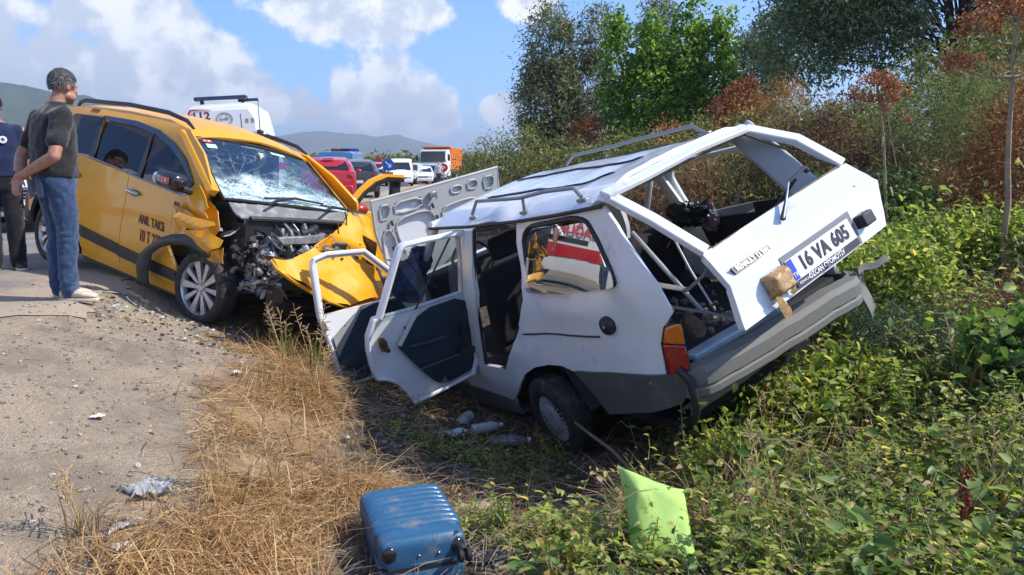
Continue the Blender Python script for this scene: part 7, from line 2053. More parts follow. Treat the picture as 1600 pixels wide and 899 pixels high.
crumple('plastic_bag', 'crumpled clear plastic bag lying in the straw at the left', 'bag', -1.53, 3.12, .19, .14, .05, poly_m, 3, .6)
crumple('plastic_bag', 'torn strip of clear plastic below the crumpled bag in the straw', 'bag', -1.52, 2.84, .12, .045, .02, poly_m, 8, 1.0)
crumple('paper_scrap', 'small square of white paper on the gravel shoulder', 'paper scrap', -2.08, 3.76, .055, .05, .008, paperm, 1)
crumple('paper_scrap', 'white tissue on the straw slope below the taxi', 'paper scrap', -1.77, 4.84, .05, .04, .02, paperm, 2)
crumple('paper_scrap', 'pale scrap of paper in the grass at the bottom left', 'paper scrap', -1.45, 2.70, .06, .035, .02, paperm, 6)
crumple('plastic_tray', 'flattened pale plastic tray lying in the ditch weeds', 'litter', -.48, 5.28, .26, .10, .03, pet, 4, .2)
crumple('cardboard_scrap', 'bit of grey cardboard in the shade beyond the suitcase', 'cardboard', -.20, 3.78, .15, .09, .02, mat('grey board', (.30, .28, .25), .8), 5, .4)
crumple('dark_scrap', 'dark grey plastic scrap right of the suitcase wheel', 'litter', -.09, 3.10, .15, .10, .01, trim_k, 7, .2)
tag(obj('stick', MB().tube([(.43, 5.05, -.68), (.52, 4.85, -.70), (.63, 4.62, -.72), (.71, 4.45, -.77)], [.009, .011, .012, .009], 6), mat('pale dead wood', (.26, .18, .12), .8, var=.4)), 'bare brown stick leaning against the rear wheel of the white wagon', 'stick')

# ------------------------------------------------------------------ gravel and stones
def stones(name, n, region, smin, smax, m, seed):
    r = np.random.default_rng(seed)
    base = MB().ball((0, 0, 0), 1, 6, 4)
    bv = np.array(base.v)
    V, F = [], []
    tri = base.f
    pts = region(r, n)
    zz = terrain(pts[:, 0], pts[:, 1])
    for i, (p, z) in enumerate(zip(pts, zz)):
        s = smin * (smax / smin) ** (r.random() ** 2.2)
        sc = s * np.array([r.uniform(.7, 1.3), r.uniform(.6, 1.1), r.uniform(.4, .8)])
        a = r.random() * 6.28
        c_, s_ = math.cos(a), math.sin(a)
        q = bv * sc * (1 + .2 * r.normal(size=(len(bv), 1)))
        q = np.stack([q[:, 0] * c_ - q[:, 1] * s_, q[:, 0] * s_ + q[:, 1] * c_, q[:, 2]], 1) + np.array([p[0], p[1], z + sc[2] * .3])
        V.append(q)
        F.append(i)
    nv = len(bv)
    mb = MB()
    mb.v = [tuple(x) for x in np.concatenate(V)]
    mb.f = [tuple(k + i * nv for k in f) for i in F for f in tri]
    me = bpy.data.meshes.new(name)
    me.from_pydata(mb.v, [], mb.f)
    at = me.attributes.new('rnd', 'FLOAT', 'POINT')
    at.data.foreach_set('value', np.repeat(r.random(len(F)), nv).astype(np.float32))
    me.materials.append(m)
    o = bpy.data.objects.new(name, me)
    COL.objects.link(o)
    return o
stone_m = leafmat('stone greys', [(0, (.16, .14, .12)), (.5, (.25, .215, .175)), (.9, (.34, .30, .25)), (1, (.50, .46, .40))], .9, 0)
def shoulder(r, n):
    y = 2.0 + 7 * r.random(n) ** 1.6
    x = road_edge(y) - .35 + (2.3 - .1 * y) * r.random(n) ** 1.2
    return np.stack([x, y], 1)
tag(stones('gravel', 8000, shoulder, .003, .016, stone_m, 3), 'loose gravel strewn over the road shoulder', 'gravel', kind='stuff')
def ditch(r, n):
    y = 2.6 + 5 * r.random(n) ** 1.4
    x = np.interp(y, [2, 3, 4.5, 5.5, 7.5], [-.6, -.7, -1.15, -1.3, -1.9]) + 1.8 * r.random(n)
    return np.stack([x, y], 1)
tag(stones('ditch_stones', 2600, ditch, .004, .03, leafmat('dark stones', [(0, (.06, .05, .042)), (.6, (.15, .125, .10)), (1, (.36, .32, .27))], .9, 0), 4), 'small stones and crumbs of soil in the shaded ditch', 'stones', kind='stuff')

def crash(r, n):
    return np.stack([r.normal(-2.35, .75, n), r.normal(5.95, .38, n)], 1)
tag(stones('crash_debris', 1500, crash, .004, .02, leafmat('crash crumbs', [(0, (.015, .015, .016)), (.55, (.05, .05, .05)), (.7, (.30, .14, .01)), (.8, (.35, .40, .39)), (1, (.62, .68, .66))], .4, 0), 12), 'crumbs of broken glass, plastic and paint round the taxi front', 'debris', kind='stuff')
# ------------------------------------------------------------------ grass, straw, weeds
Mwi = Mw.inverted()
Mti = Mt.inverted()
def in_car(x, y, z, pad=.05):
    a = np.array(Mwi)
    p = np.stack([x, y, z, np.ones_like(x)], 0)
    q = a @ p
    w = (np.abs(q[1]) < .78 + pad) & (q[0] > -1.25 - pad) & (q[0] < 3.3) & (q[2] > -.1)
    a = np.array(Mti)
    q = a @ p
    t = (np.abs(q[1]) < .9) & (q[0] > -3.5) & (q[0] < .9) & (q[2] > .15)
    return w | t
straw_m = leafmat('dry straw', [(0, (0.212, 0.105, 0.0406)), (.35, (0.381, 0.209, 0.0816)), (.7, (0.508, 0.319, 0.139)), (1, (0.635, 0.484, 0.267))], .7, .25)
def straw(n, region, lmin, lmax, flat, seed, name, label):
    r = np.random.default_rng(seed)
    pts = region(r, n)
    x, y = pts[:, 0], pts[:, 1]
    z = terrain(x, y)
    keep = ~in_car(x, y, z + .05)
    x, y, z = x[keep], y[keep], z[keep]
    n = len(x)
    az = fnoise(x, y, 1.4, 2, seed) * 9 + r.normal(size=n) * .8
    el = np.abs(r.normal(size=n)) * flat
    A = np.stack([np.cos(az) * np.cos(el), np.sin(az) * np.cos(el), np.sin(el)], 1)
    N = np.stack([-np.cos(az) * np.sin(el), -np.sin(az) * np.sin(el), np.cos(el)], 1) + r.normal(size=(n, 3)) * .3
    L = r.uniform(lmin, lmax, n)
    up = r.random(n) ** 2 * .07
    o = sheet_leaves(name, straw_m, np.stack([x, y, z + .004 + up], 1), A, N, L, r.uniform(.0025, .006, n), r.random(n), 'blade', curl=.15)
    return tag(o, label, 'grass', kind='stuff')
def straw_reg(r, n):
    m = n * 6
    y = 2.2 + 6.0 * r.random(m) ** 1.5
    x = -2.9 + 3.2 * r.random(m)
    s, d = ground_zones(x, y)
    xc = -.85 - .30 * (y - 2.7)
    dense = sstep(x + (fnoise(x, y, 1.1, 3, 14) - .5) * 1.2, xc - .75, xc + .15)
    w = s * (1 - .93 * d) * np.clip(fnoise(x, y, 1.7, 3, 4) * 2.6 - .75, .02, 1) * (np.clip(.13 + .35 * (3.6 - y), .13, .5) + .5 * dense) * sstep(np.hypot(x + .40, y - 2.95), .30, .55)
    k = r.random(m) < w
    return np.stack([x, y], 1)[k][:n]
straw(30000, straw_reg, .06, .26, .16, 5, 'dry_grass', 'flattened dry straw-coloured grass on the verge slope')
straw(9000, straw_reg, .12, .32, .75, 6, 'dry_grass', 'upright wisps of dry grass on the verge slope')
def litter_reg(r, n):
    y = 2.6 + 6 * r.random(n) ** 1.4
    x = np.interp(y, [2, 3, 4.5, 5.5, 7.5], [-.8, -.8, -1.2, -1.4, -2.0]) + 2.4 * r.random(n)
    return np.stack([x, y], 1)
o = straw(5000, litter_reg, .05, .25, .25, 7, 'dead_twigs', 'dead grass stems and twigs in the ditch')
o.data.materials[0] = leafmat('dead twigs', [(0, (.08, .06, .045)), (1, (.28, .22, .16))], .8, 0)
def bank_dead(r, n):
    m = n * 3
    y = 3.2 + 7 * r.random(m)
    x = .6 + 5.5 * r.random(m)
    w = r.random(m) < .12 + .88 * sstep(-fnoise(x, y, .75, 3, 33), -.46, -.36)
    return np.stack([x, y], 1)[w][:n]
o = straw(26000, bank_dead, .12, .50, .55, 8, 'dead_stems', 'brown tangled dead stems under the weeds on the bank')
o.data.materials[0] = leafmat('dead stems', [(0, (.14, .075, .036)), (.5, (.32, .20, .10)), (1, (.52, .41, .25))], .8, .1)

green_weed = leafmat('weed green', [(0, (0.0552, 0.101, 0.02)), (.3, (0.145, 0.216, 0.04)), (.6, (0.276, 0.339, 0.068)), (.85, (0.442, 0.455, 0.12)), (1, (0.58, 0.455, 0.14))], .42, .52)
stem_m = leafmat('weed stems', [(0, (.09, .12, .03)), (1, (.26, .20, .10))], .7, 0)
def weed_density(x, y):
    edge = np.interp(y, [2.2, 2.8, 3.4, 4.0, 4.5, 5.0, 6.0, 9], [.0, -.08, .02, .30, .62, 1.1, 1.65, 1.4])
    d = sstep(x + (fnoise(x, y, 2.2, 3, 31) - .5) * .6, edge - .05, edge + .45)
    n = fnoise(x, y, .75, 3, 33)
    clear = sstep(np.hypot((x - .66) * 1.1, y - 2.74), .20, .42)
    return d * np.clip(n * 4.0 - 1.45, .05, 1) * (.06 + .94 * clear)
def weeds(name, label, nclump, yr, seed, size, leafL, m=None, dens=weed_density, hgt=(.08, .32), stems=(4, 8), lps=(9, 16), xr=(-.3, 6.0), wide=.62, kind='leaf'):
    r = np.random.default_rng(seed)
    k = nclump * 12
    y = yr[0] + (yr[1] - yr[0]) * r.random(k) ** 1.25
    x = xr[0] + (xr[1] - xr[0]) * r.random(k)
    keep = (r.random(k) < dens(x, y)) & (x < .95 * y + .7)
    x, y = x[keep][:nclump], y[keep][:nclump]
    z = terrain(x, y)
    PB, PA, PN, PL, PW, PR = [], [], [], [], [], []
    SP, SA, SN, SL, SW, SR = [], [], [], [], [], []
    for i in range(len(x)):
        h = r.uniform(*hgt) * (.7 + .6 * r.random())
        tone = r.normal() * .16
        for s in range(r.integers(*stems)):
            az = r.random() * 6.28
            lean = r.uniform(.15, 1.25)
            p = np.array([x[i] + r.normal() * .03 * size, y[i] + r.normal() * .03 * size, z[i]])
            d = np.array([math.cos(az) * math.sin(lean), math.sin(az) * math.sin(lean), math.cos(lean)])
            nl = int(r.integers(*lps))
            step = h * size / nl * 1.5
            for j in range(nl):
                q = p + d * step
                SP.append(p); SA.append(d); SL.append(step * 1.05); SN.append(np.cross(d, (.3, .5, .8))); SW.append(.0045 * size); SR.append(r.random())
                d = d + r.normal(size=3) * .27 + np.array([0, 0, -.05])
                d /= np.linalg.norm(d)
                p = q
                la = az + j * 2.4 + r.normal() * .5
                out = np.array([math.cos(la), math.sin(la), r.uniform(-.35, .55)])
                PB.append(p); PA.append(out); PN.append(np.array([r.normal() * .55 + .15, r.normal() * .55, 1.0]))
                l = leafL * r.uniform(.5, 1.25) * (1 - .35 * j / nl)
                PL.append(l); PW.append(l * wide * r.uniform(.8, 1.15)); PR.append(np.clip(.42 + tone * 1.3 + r.normal() * .24 + .16 * j / nl, 0, 1))
    P_ = np.array(PB)
    bad = in_car(P_[:, 0], P_[:, 1], P_[:, 2], .0)
    g = ~bad
    o = sheet_leaves(name, m or green_weed, P_[g], np.array(PA)[g], np.array(PN)[g], np.array(PL)[g], np.array(PW)[g], np.array(PR)[g], kind, fold=.22, curl=.16)
    SP_ = np.array(SP)
    g = ~in_car(SP_[:, 0], SP_[:, 1], SP_[:, 2], .0)
    s = sheet_leaves('weed_stems', stem_m, SP_[g], np.array(SA)[g], np.array(SN)[g], np.array(SL)[g], np.array(SW)[g], np.array(SR)[g], 'blade', o)
    s['kind'] = 'stuff'
    return tag(o, label, 'weeds', kind='stuff')
weeds('weeds', 'low leafy green weeds covering the near bank', 620, (2.3, 5.2), 41, 1.0, .060)
weeds('weeds', 'taller loose weeds standing above the near bank', 120, (2.5, 5.6), 46, 1.15, .062, hgt=(.18, .36), stems=(2, 4), lps=(9, 15), wide=.55)
weeds('weeds', 'green weeds on the bank farther up beside the wagon', 700, (4.2, 9.5), 42, 1.3, .070, hgt=(.12, .42), xr=(.9, 7.5))
weeds('vine_weeds', 'broad-leaved creeping vine across the bank', 150, (2.4, 7.0), 43, 1.3, .066, m=leafmat('vine green', [(0, (.045, .10, .024)), (.6, (.11, .20, .045)), (1, (.22, .30, .07))], .45, .4), hgt=(.10, .22), stems=(2, 4), lps=(6, 11), wide=.85)
weeds('brown_weeds', 'withered brown leaves among the green weeds', 200, (2.4, 8.0), 44, 1.0, .050, m=leafmat('withered leaves', [(0, (.10, .050, .022)), (.5, (.20, .12, .055)), (1, (.36, .28, .16))], .7, .2), hgt=(.08, .35), stems=(2, 5), lps=(4, 9))
def shade_dens(x, y):
    return np.clip(fnoise(x, y, 1.3, 3, 51) * 3 - 1.25, 0, 1) * sstep(x, -1.1, -.6)
weeds('shade_weeds', 'thin green weeds in the shaded ditch beside the rear wheel', 170, (3.2, 6.2), 45, .9, .034, dens=shade_dens, hgt=(.06, .16), stems=(3, 6), lps=(5, 9), xr=(-1.0, .5))

def grass_reg(r, n):
    m = n * 6
    y = 2.5 + 6 * r.random(m) ** 1.3
    x = 5.0 * r.random(m)
    w = (r.random(m) < weed_density(x, y) * sstep(fnoise(x, y, 1.9, 2, 77), .50, .66))
    return np.stack([x, y], 1)[w][:n]
o = straw(5500, grass_reg, .14, .42, 1.0, 10, 'green_grass', 'green and yellowing grass blades among the weeds')
o.data.materials[0] = leafmat('mixed grass blades', [(0, (.09, .16, .035)), (.5, (.22, .28, .07)), (.8, (.42, .36, .14)), (1, (.55, .45, .24))], .6, .35)
weeds('feathery_weeds', 'fine feathery weeds in patches on the bank', 150, (2.8, 8.0), 47, 1.1, .040, m=leafmat('fine feathery weed', [(0, (.05, .10, .03)), (.6, (.13, .20, .06)), (1, (.26, .31, .12))], .6, .35), hgt=(.15, .38), stems=(4, 8), lps=(14, 22), wide=.16)
weeds('broad_weeds', 'broad-leaved weeds with big pale leaves on the bank', 90, (2.5, 7.5), 48, 1.2, .105, m=leafmat('broad pale leaf', [(0, (.08, .15, .035)), (.5, (.17, .26, .065)), (1, (.34, .40, .14))], .4, .4), hgt=(.12, .34), stems=(2, 4), lps=(4, 7), wide=.66)
weeds('twiggy_weeds', 'leggy weeds with brown twigs and few curled leaves', 130, (2.6, 8.5), 49, 1.3, .034, m=MATS['withered leaves'], hgt=(.16, .36), stems=(3, 6), lps=(7, 11), wide=.5)
def plant(name, label, cat, x, y, fn, group=None):
    t_ = thing(name, label, cat, (x, y, tz(x, y)), random.random() * 6, group)
    fn(t_)
    return t_
# tall green weed in front of the bumper, long grass blades, dock
def tall_weed(h, n, L, m=green_weed, sides=3):
    def f(t_):
        st, P_, A_, N_, l_ = [], [], [], [], []
        for s in range(sides):
            az = random.random() * 6.28
            pts = [Vector((0, 0, 0))]
            d = Vector((math.cos(az) * .22, math.sin(az) * .22, 1)).normalized()
            hh = h * random.uniform(.55, 1)
            for j in range(n):
                d = (d + Vector((random.gauss(0, .06), random.gauss(0, .06), .03))).normalized()
                pts.append(pts[-1] + d * hh / n)
                for q in range(3):
                    a = j * 2.1 + q * 2.1 + random.random()
                    P_.append(tuple(pts[-1])); A_.append((math.cos(a), math.sin(a), random.uniform(-.2, .5))); N_.append((random.gauss(0, .3), random.gauss(0, .3), 1)); l_.append(L * random.uniform(.6, 1.2) * (1.1 - .7 * j / n))
            st.append(pts)
        obj('stem', (lambda mb: [mb.tube(p, [.006 - .004 * i / n for i in range(n + 1)], 5) for p in st] and mb)(MB()), mat('weed stalk', (.16, .17, .06), .7), t_)
        k = len(P_)
        l_ = np.array(l_)
        sheet_leaves('foliage', m, np.array(P_), np.array(A_), np.array(N_), l_, l_ * .55, RNG.random(k) * .5 + .35, 'leaf', t_)['kind'] = 'stuff'
    return f
plant('tall_weed', 'tall leafy weed standing in front of the rear bumper corner', 'plant', 1.02, 3.92, tall_weed(.62, 14, .055, sides=2))
plant('tall_weed', 'upright leafy weed between the suitcase and the cushion', 'plant', .20, 3.25, tall_weed(.30, 9, .05, sides=4))
plant('tall_weed', 'leafy weed beside the right edge of the suitcase', 'plant', -.06, 3.38, tall_weed(.28, 8, .05, sides=4))
plant('tall_weed', 'leafy weed leaning over the foot of the cushion', 'plant', .52, 2.86, tall_weed(.26, 8, .045, sides=4))
plant('tall_weed', 'leafy weed against the right side of the cushion', 'plant', .86, 3.0, tall_weed(.34, 9, .045, sides=4))
def blades(n, h, m, spread=.5, w=.012, stalk=False):
    def f(t_):
        az = RNG.random(n) * 6.28
        el = rad(90) - np.abs(RNG.normal(size=n)) * spread
        A_ = np.stack([np.cos(az) * np.cos(el), np.sin(az) * np.cos(el), np.sin(el)], 1)
        N_ = np.stack([-np.cos(az) * np.sin(el), -np.sin(az) * np.sin(el), np.cos(el)], 1)
        sheet_leaves('blades', m, RNG.normal(size=(n, 3)) * np.array([.03, .03, 0]), A_, N_, RNG.uniform(.45, 1, n) * h, np.full(n, w), RNG.random(n), 'blade', t_, curl=.25)['kind'] = 'stuff'
        if stalk:
            mb = MB()
            for k in range(stalk):
                a = random.random() * 6.28
                d = Vector((math.cos(a) * .25, math.sin(a) * .25, 1)) * h * random.uniform(.9, 1.5)
                mb.tube([(0, 0, 0), d * .5, d + Vector((0, 0, -.02))], [.003, .0025, .0015], 5)
                for j in range(12):
                    p = d * (.6 + .4 * j / 12)
                    q = Vector((random.gauss(0, 1), random.gauss(0, 1), random.random())).normalized() * .05
                    mb.tube([p, p + q], [.0015, .003], 4)
            obj('seed_stalks', mb, mat('straw stalk', (.42, .29, .14), .8), t_)
    return f
yg = leafmat('yellow green grass', [(0, (.10, .15, .03)), (.5, (.22, .24, .06)), (1, (.45, .36, .14))], .6, .35)
plant('grass_tuft', 'tall yellow-green grass with seed stalks by the open front door', 'grass', -1.42, 5.45, blades(34, .40, yg, .35, .011, 5))
plant('grass_tuft', 'dry seed stalks standing before the smashed taxi front', 'grass', -1.72, 5.72, blades(22, .36, yg, .3, .010, 5))
plant('grass_tuft', 'dry upright straw tuft below the front door of the wagon', 'grass', -1.26, 4.95, blades(60, .34, straw_m, .5, .006, 3))
plant('grass_tuft', 'thin dry stalks in the straw left of the suitcase', 'grass', -1.12, 3.45, blades(26, .25, straw_m, .5, .005, 3))
plant('grass_tuft', 'wispy dry stalks beside the clear plastic bag', 'grass', -1.32, 3.25, blades(26, .30, straw_m, .45, .004, 4))
plant('grass_tuft', 'brown wisps of grass in the near left corner', 'grass', -1.62, 2.75, blades(40, .24, leafmat('brown wisps', [(0, (.14, .09, .045)), (1, (.34, .23, .12))], .8, .2), .6, .004, 3))
plant('grass_tuft', 'long arching yellow grass blades right of the cushion', 'grass', 1.16, 3.32, blades(26, .50, leafmat('ochre blades', [(0, (.22, .22, .05)), (.5, (.42, .28, .08)), (1, (.52, .40, .20))], .6, .35), .6, .014, 3))
for lab, x_, y_, h_ in (('tall pale weed on the bank below the torn bumper', 2.15, 4.1, .55), ('tall leafy weed in the middle of the near bank', 1.55, 3.5, .42), ('tall leafy weed on the bank near the right edge', 2.35, 3.55, .50), ('tall weed among the leaves under the tailgate', 1.75, 4.6, .55), ('tall green weed before the dry stalks on the right', 2.9, 4.9, .60)):
    plant('tall_weed', lab, 'plant', x_, y_, tall_weed(h_, 12, .062, sides=5))
for lab, x_, y_, h_ in (('ochre arching grass tuft low on the bank', 1.45, 4.05, .48), ('yellow dry grass tuft near the bottom right corner', 2.0, 3.05, .42), ('dry straw tuft on the bank behind the red dock', 2.55, 4.2, .50)):
    plant('grass_tuft', lab, 'grass', x_, y_, blades(34, h_, MATS['ochre blades'], .55, .011, 4))
def dock(t_):
    mb = MB().tube([(0, 0, 0), (.01, 0, .15), (.0, .01, .34)], [.006, .005, .003], 6)
    obj('stem', mb, mat('dock stem', (.22, .06, .03), .7), t_)
    n = 420
    z = RNG.uniform(.10, .36, n)
    a = RNG.random(n) * 6.28
    rr_ = (.026 - .03 * (z - .1)) * RNG.random(n) ** .5
    sheet_leaves('seed_head', leafmat('dock red', [(0, (.12, .018, .010)), (1, (.34, .08, .035))], .7, .1), np.stack([rr_ * np.cos(a), rr_ * np.sin(a), z], 1), rand_dirs(n), rand_dirs(n), np.full(n, .014), np.full(n, .011), RNG.random(n), 'diamond', t_)['kind'] = 'stuff'
plant('dock_plant', 'rusty red dock seed spike at the bottom right', 'plant', 1.74, 2.82, dock)

# ------------------------------------------------------------------ shrubs and trees
def crown_points(blobs, n, clump, rg, shell=.55):
    """clumped points in a union of ellipsoids, denser outwards"""
    bl = np.array(blobs, float)
    vol = bl[:, 3] * bl[:, 4] * bl[:, 5]
    nc = max(6, int(n / clump))
    w = rg.choice(len(bl), nc, p=vol / vol.sum())
    d = rg.normal(size=(nc, 3))
    d /= np.linalg.norm(d, axis=1, keepdims=True)
    rad_ = (shell + (1 - shell) * rg.random(nc))[:, None] ** .8
    C_ = bl[w, :3] + d * bl[w, 3:] * rad_
    out = d
    return C_, out
def tree(name, label, base, blobs, n, L, W, m, trunk_m, clump=26, cr=.22, seed=1, group=None, trunks=((0, 0),), hang=-.15, tr=.10, kind='diamond', shell=.5, cat='tree', lean=(0, 0)):
    rg = np.random.default_rng(seed)
    x, y = base
    z0 = tz(x, y)
    t_ = thing(name, label, cat, (x, y, z0), 0, group)
    C_, O_ = crown_points(blobs, n, clump, rg, shell)
    nc = len(C_)
    k = rg.integers(0, nc, n)
    off = rg.normal(size=(n, 3))
    off *= cr * rg.uniform(.2, 1, (n, 1)) * rg.uniform(.55, 1.35, nc)[k][:, None]
    P_ = C_[k] + off
    g = P_[:, 2] > .02
    P_, k = P_[g], k[g]
    n = len(P_)
    A_ = O_[k] * .5 + rg.normal(size=(n, 3)) * .75 + np.array([0, 0, hang])
    N_ = rg.normal(size=(n, 3)) + np.array([0, 0, .9])
    l_ = L * rg.uniform(.6, 1.3, n)
    tone = np.clip(.5 + rg.normal(size=nc)[k] * .17 + rg.normal(size=n) * .2, 0, 1)
    sheet_leaves('crown', m, P_, A_, N_, l_, l_ * W, tone, kind, t_, fold=.2, curl=.12)['kind'] = 'stuff'
    for (tx, ty) in trunks:
        top = C_.mean(0) + np.array([lean[0], lean[1], 0])
        mb = MB()
        pts = [Vector((tx, ty, -.1))]
        for j in range(1, 6):
            s = j / 5
            pts.append(Vector((tx * (1 - s) + top[0] * s + rg.normal() * .06 * (tr * 10), ty * (1 - s) + top[1] * s + rg.normal() * .06 * (tr * 10), top[2] * s)))
        mb.tube(pts, [tr * (1 - .14 * j) for j in range(6)], 10)
        tro = obj('trunk', mb, trunk_m, t_)
        lm = MB()
        for q in rg.choice(nc, min(nc, 30), replace=False):
            c = Vector(C_[q])
            a = pts[2].lerp(pts[5], float(rg.random()) * .9)
            mid_ = a.lerp(c, .5) + Vector((rg.normal() * .08, rg.normal() * .08, .10))
            lm.tube([a, mid_, c], [tr * .22, tr * .12, tr * .04], 6)
        lb_ = obj('limbs', lm, trunk_m, tro)
        lb_['kind'] = 'stuff'
    return t_
bark = mat('grey bark', (.12, .10, .08), .9, var=.5, vscale=12, bump=.8, bscale=30)
bark_d = mat('dark bark', (.045, .038, .032), .9, var=.5, vscale=12, bump=.8, bscale=30)
twig = mat('pale dead stalk', (.34, .25, .155), .8, var=.35, vscale=9, bump=.3)
olive = leafmat('olive leaves', [(0, (0.0635, 0.082, 0.0452)), (.5, (0.15, 0.169, 0.0997)), (1, (0.318, 0.328, 0.206))], .5, .38)
olive_d = leafmat('dark olive leaves', [(0, (0.0662, 0.1, 0.0499)), (.5, (0.159, 0.214, 0.105)), (1, (0.365, 0.433, 0.224))], .5, .38)
broad = leafmat('broad leaves', [(0, (0.051, 0.109, 0.0187)), (.5, (0.139, 0.252, 0.039)), (1, (0.325, 0.454, 0.0702))], .35, .5)
bushy = leafmat('bush leaves', [(0, (0.0629, 0.086, 0.0254)), (.5, (0.161, 0.184, 0.0531)), (.85, (0.28, 0.272, 0.0866)), (1, (0.448, 0.329, 0.139))], .55, .3)
fenn = leafmat('feathery green', [(0, (0.0625, 0.0943, 0.0308)), (.5, (0.15, 0.19, 0.0605)), (1, (0.288, 0.299, 0.11))], .6, .35)
rusty = leafmat('rust brown seed', [(0, (0.145, 0.0405, 0.0192)), (.5, (0.334, 0.115, 0.048)), (1, (0.551, 0.257, 0.12))], .8, .2)
ochre = leafmat('ochre dry leaves', [(0, (.26, .12, .04)), (.6, (.40, .22, .08)), (1, (.52, .34, .16))], .8, .25)
tree('olive_tree', 'grey-green olive tree standing leftmost of the trees, against the sky', (1.0, 18.3), [(-.15, 0, 2.0, .85, .8, 1.1), (-.10, 0, 3.25, .62, .6, 1.05), (.75, .2, 2.3, .75, .7, .9), (1.02, .3, 3.55, .48, .5, .75), (.1, 0, 1.0, .8, .8, .7)], 34000, .115, .28, olive, bark, 30, .17, 61, 'trees along the bank')
tree('olive_tree', 'slim olive tree rising behind the bright green tree', (3.9, 20), [(-.3, 0, 4.0, .5, .5, .8), (0, 0, 2.8, .7, .7, 1.0)], 11000, .12, .28, olive, bark, 30, .17, 62, 'trees along the bank')
tree('leafy_tree', 'bright green broad-leaved tree with several pointed tops in the middle of the bank', (3.3, 16.2), [(-1.15, 0, 2.35, .30, .4, 1.35), (-.55, 0, 2.0, .55, .6, 1.05), (.20, .1, 2.6, .42, .5, 1.2), (.85, 0, 2.4, .45, .5, 1.1), (.1, -.2, 1.2, 1.4, .8, .8), (.42, .1, 3.55, .22, .3, .75), (.98, .1, 3.35, .20, .3, .65), (-.48, 0, 3.0, .25, .3, .75), (-1.25, 0, 3.3, .14, .2, .5)], 32000, .095, .62, broad, bark, 30, .15, 63, 'trees along the bank', kind='leaf', shell=.6)
tree('olive_tree', 'olive tree between the bright green tree and the dark tree', (6.1, 19.5), [(-.2, 0, 2.6, .8, .8, 1.3), (.3, 0, 3.6, .6, .6, .9), (.1, 0, 1.5, 1.0, .8, .8)], 20000, .12, .28, olive, bark, 30, .18, 64, 'trees along the bank')
tree('shade_tree', 'large dark evergreen tree with a leaning black trunk at the top right', (7.9, 14.5), [(-2.0, 0, 3.7, 1.3, 1.2, 1.0), (-.9, 0, 4.6, 1.6, 1.4, 1.1), (.6, 0, 5.0, 1.5, 1.4, 1.0), (-2.6, .2, 2.6, .8, .8, .9), (-1.2, .3, 3.0, 1.1, 1.0, .75), (1.7, 0, 4.2, 1.3, 1.2, 1.0)], 90000, .105, .34, olive_d, bark_d, 40, .30, 65, 'trees along the bank', tr=.13, trunks=((0, 0), (.25, .1)), shell=.35, lean=(.6, 0))
tree('shade_tree', 'dark tree filling the far right edge above the dry stalks', (11.2, 16.5), [(-.6, 0, 3.2, 1.6, 1.2, 1.5), (.9, 0, 4.2, 1.7, 1.3, 1.5)], 36000, .115, .34, olive_d, bark_d, 40, .30, 66, 'trees along the bank', tr=.16, shell=.4)
SB = 'shrubs on the bank'
def shrub(label, base, blobs, n, L, W, m, seed, kind='diamond', cr=.13, name='shrub', **k):
    return tree(name, label, base, blobs, n, L, W, m, twig, 22, cr, seed, SB, tr=k.pop('tr', .025), kind=kind, cat='shrub', **k)
shrub('green shrub at the left end of the bank above the raised bonnet', (-.25, 14.0), [(0, 0, .95, .75, .6, .75), (.55, 0, 1.15, .6, .6, .75), (-.55, 0, .6, .5, .5, .6)], 9000, .075, .30, bushy, 71)
shrub('olive-green shrub behind the front of the wagon roof', (1.15, 13.0), [(0, 0, .8, .8, .6, .7), (.7, 0, .95, .7, .6, .7)], 9000, .075, .32, bushy, 72)
shrub('yellowish shrub behind the middle of the wagon roof', (2.35, 12.2), [(0, 0, .75, .7, .6, .65), (.6, 0, .9, .6, .6, .7)], 8500, .07, .34, bushy, 73)
shrub('low green shrub seen through the open tailgate', (2.55, 9.0), [(0, 0, .45, .6, .5, .45), (.7, .2, .55, .6, .5, .5)], 8000, .055, .38, bushy, 74)
shrub('brown dead bramble seen through the wagon rear window frame', (1.65, 8.9), [(0, 0, .60, .7, .5, .6), (.55, .1, .75, .5, .5, .6)], 7500, .10, .10, leafmat('dead bramble', [(0, (.09, .042, .022)), (.6, (.22, .115, .055)), (1, (.38, .23, .12))], .8, .15), 75, kind='blade', shell=.2, cr=.2)
shrub('ochre dried bush right of the rusty seed heads', (4.25, 12.5), [(0, 0, 1.5, .45, .4, .55), (.05, 0, .8, .5, .4, .6)], 6500, .06, .22, ochre, 76)
shrub('brown withered thicket under the dark tree', (4.9, 11.2), [(0, 0, .9, .9, .6, .7), (1.0, .2, 1.0, .8, .6, .8)], 9000, .07, .24, leafmat('withered thicket', [(0, (.07, .038, .026)), (.6, (.16, .10, .06)), (1, (.30, .20, .11))], .8, .15), 77)
shrub('feathery pale green bush on the right of the bank', (4.75, 8.8), [(0, 0, 1.05, .75, .6, .85), (.65, 0, 1.25, .6, .6, .75), (-.5, 0, .7, .5, .5, .6)], 17000, .075, .10, fenn, 78, kind='blade', cr=.17)
shrub('dense green bush at the far right edge', (6.4, 9.2), [(0, 0, 1.0, .9, .7, .9), (.8, 0, 1.4, .9, .7, .9)], 14000, .08, .36, bushy, 79)
shrub('dark leafy bush behind the tailgate corner', (3.05, 7.4), [(0, 0, .50, .5, .5, .5), (.5, 0, .55, .5, .5, .5)], 9000, .055, .5, leafmat('deep green leaves', [(0, (.020, .045, .014)), (.6, (.055, .105, .028)), (1, (.13, .19, .05))], .5, .35), 80, kind='leaf')
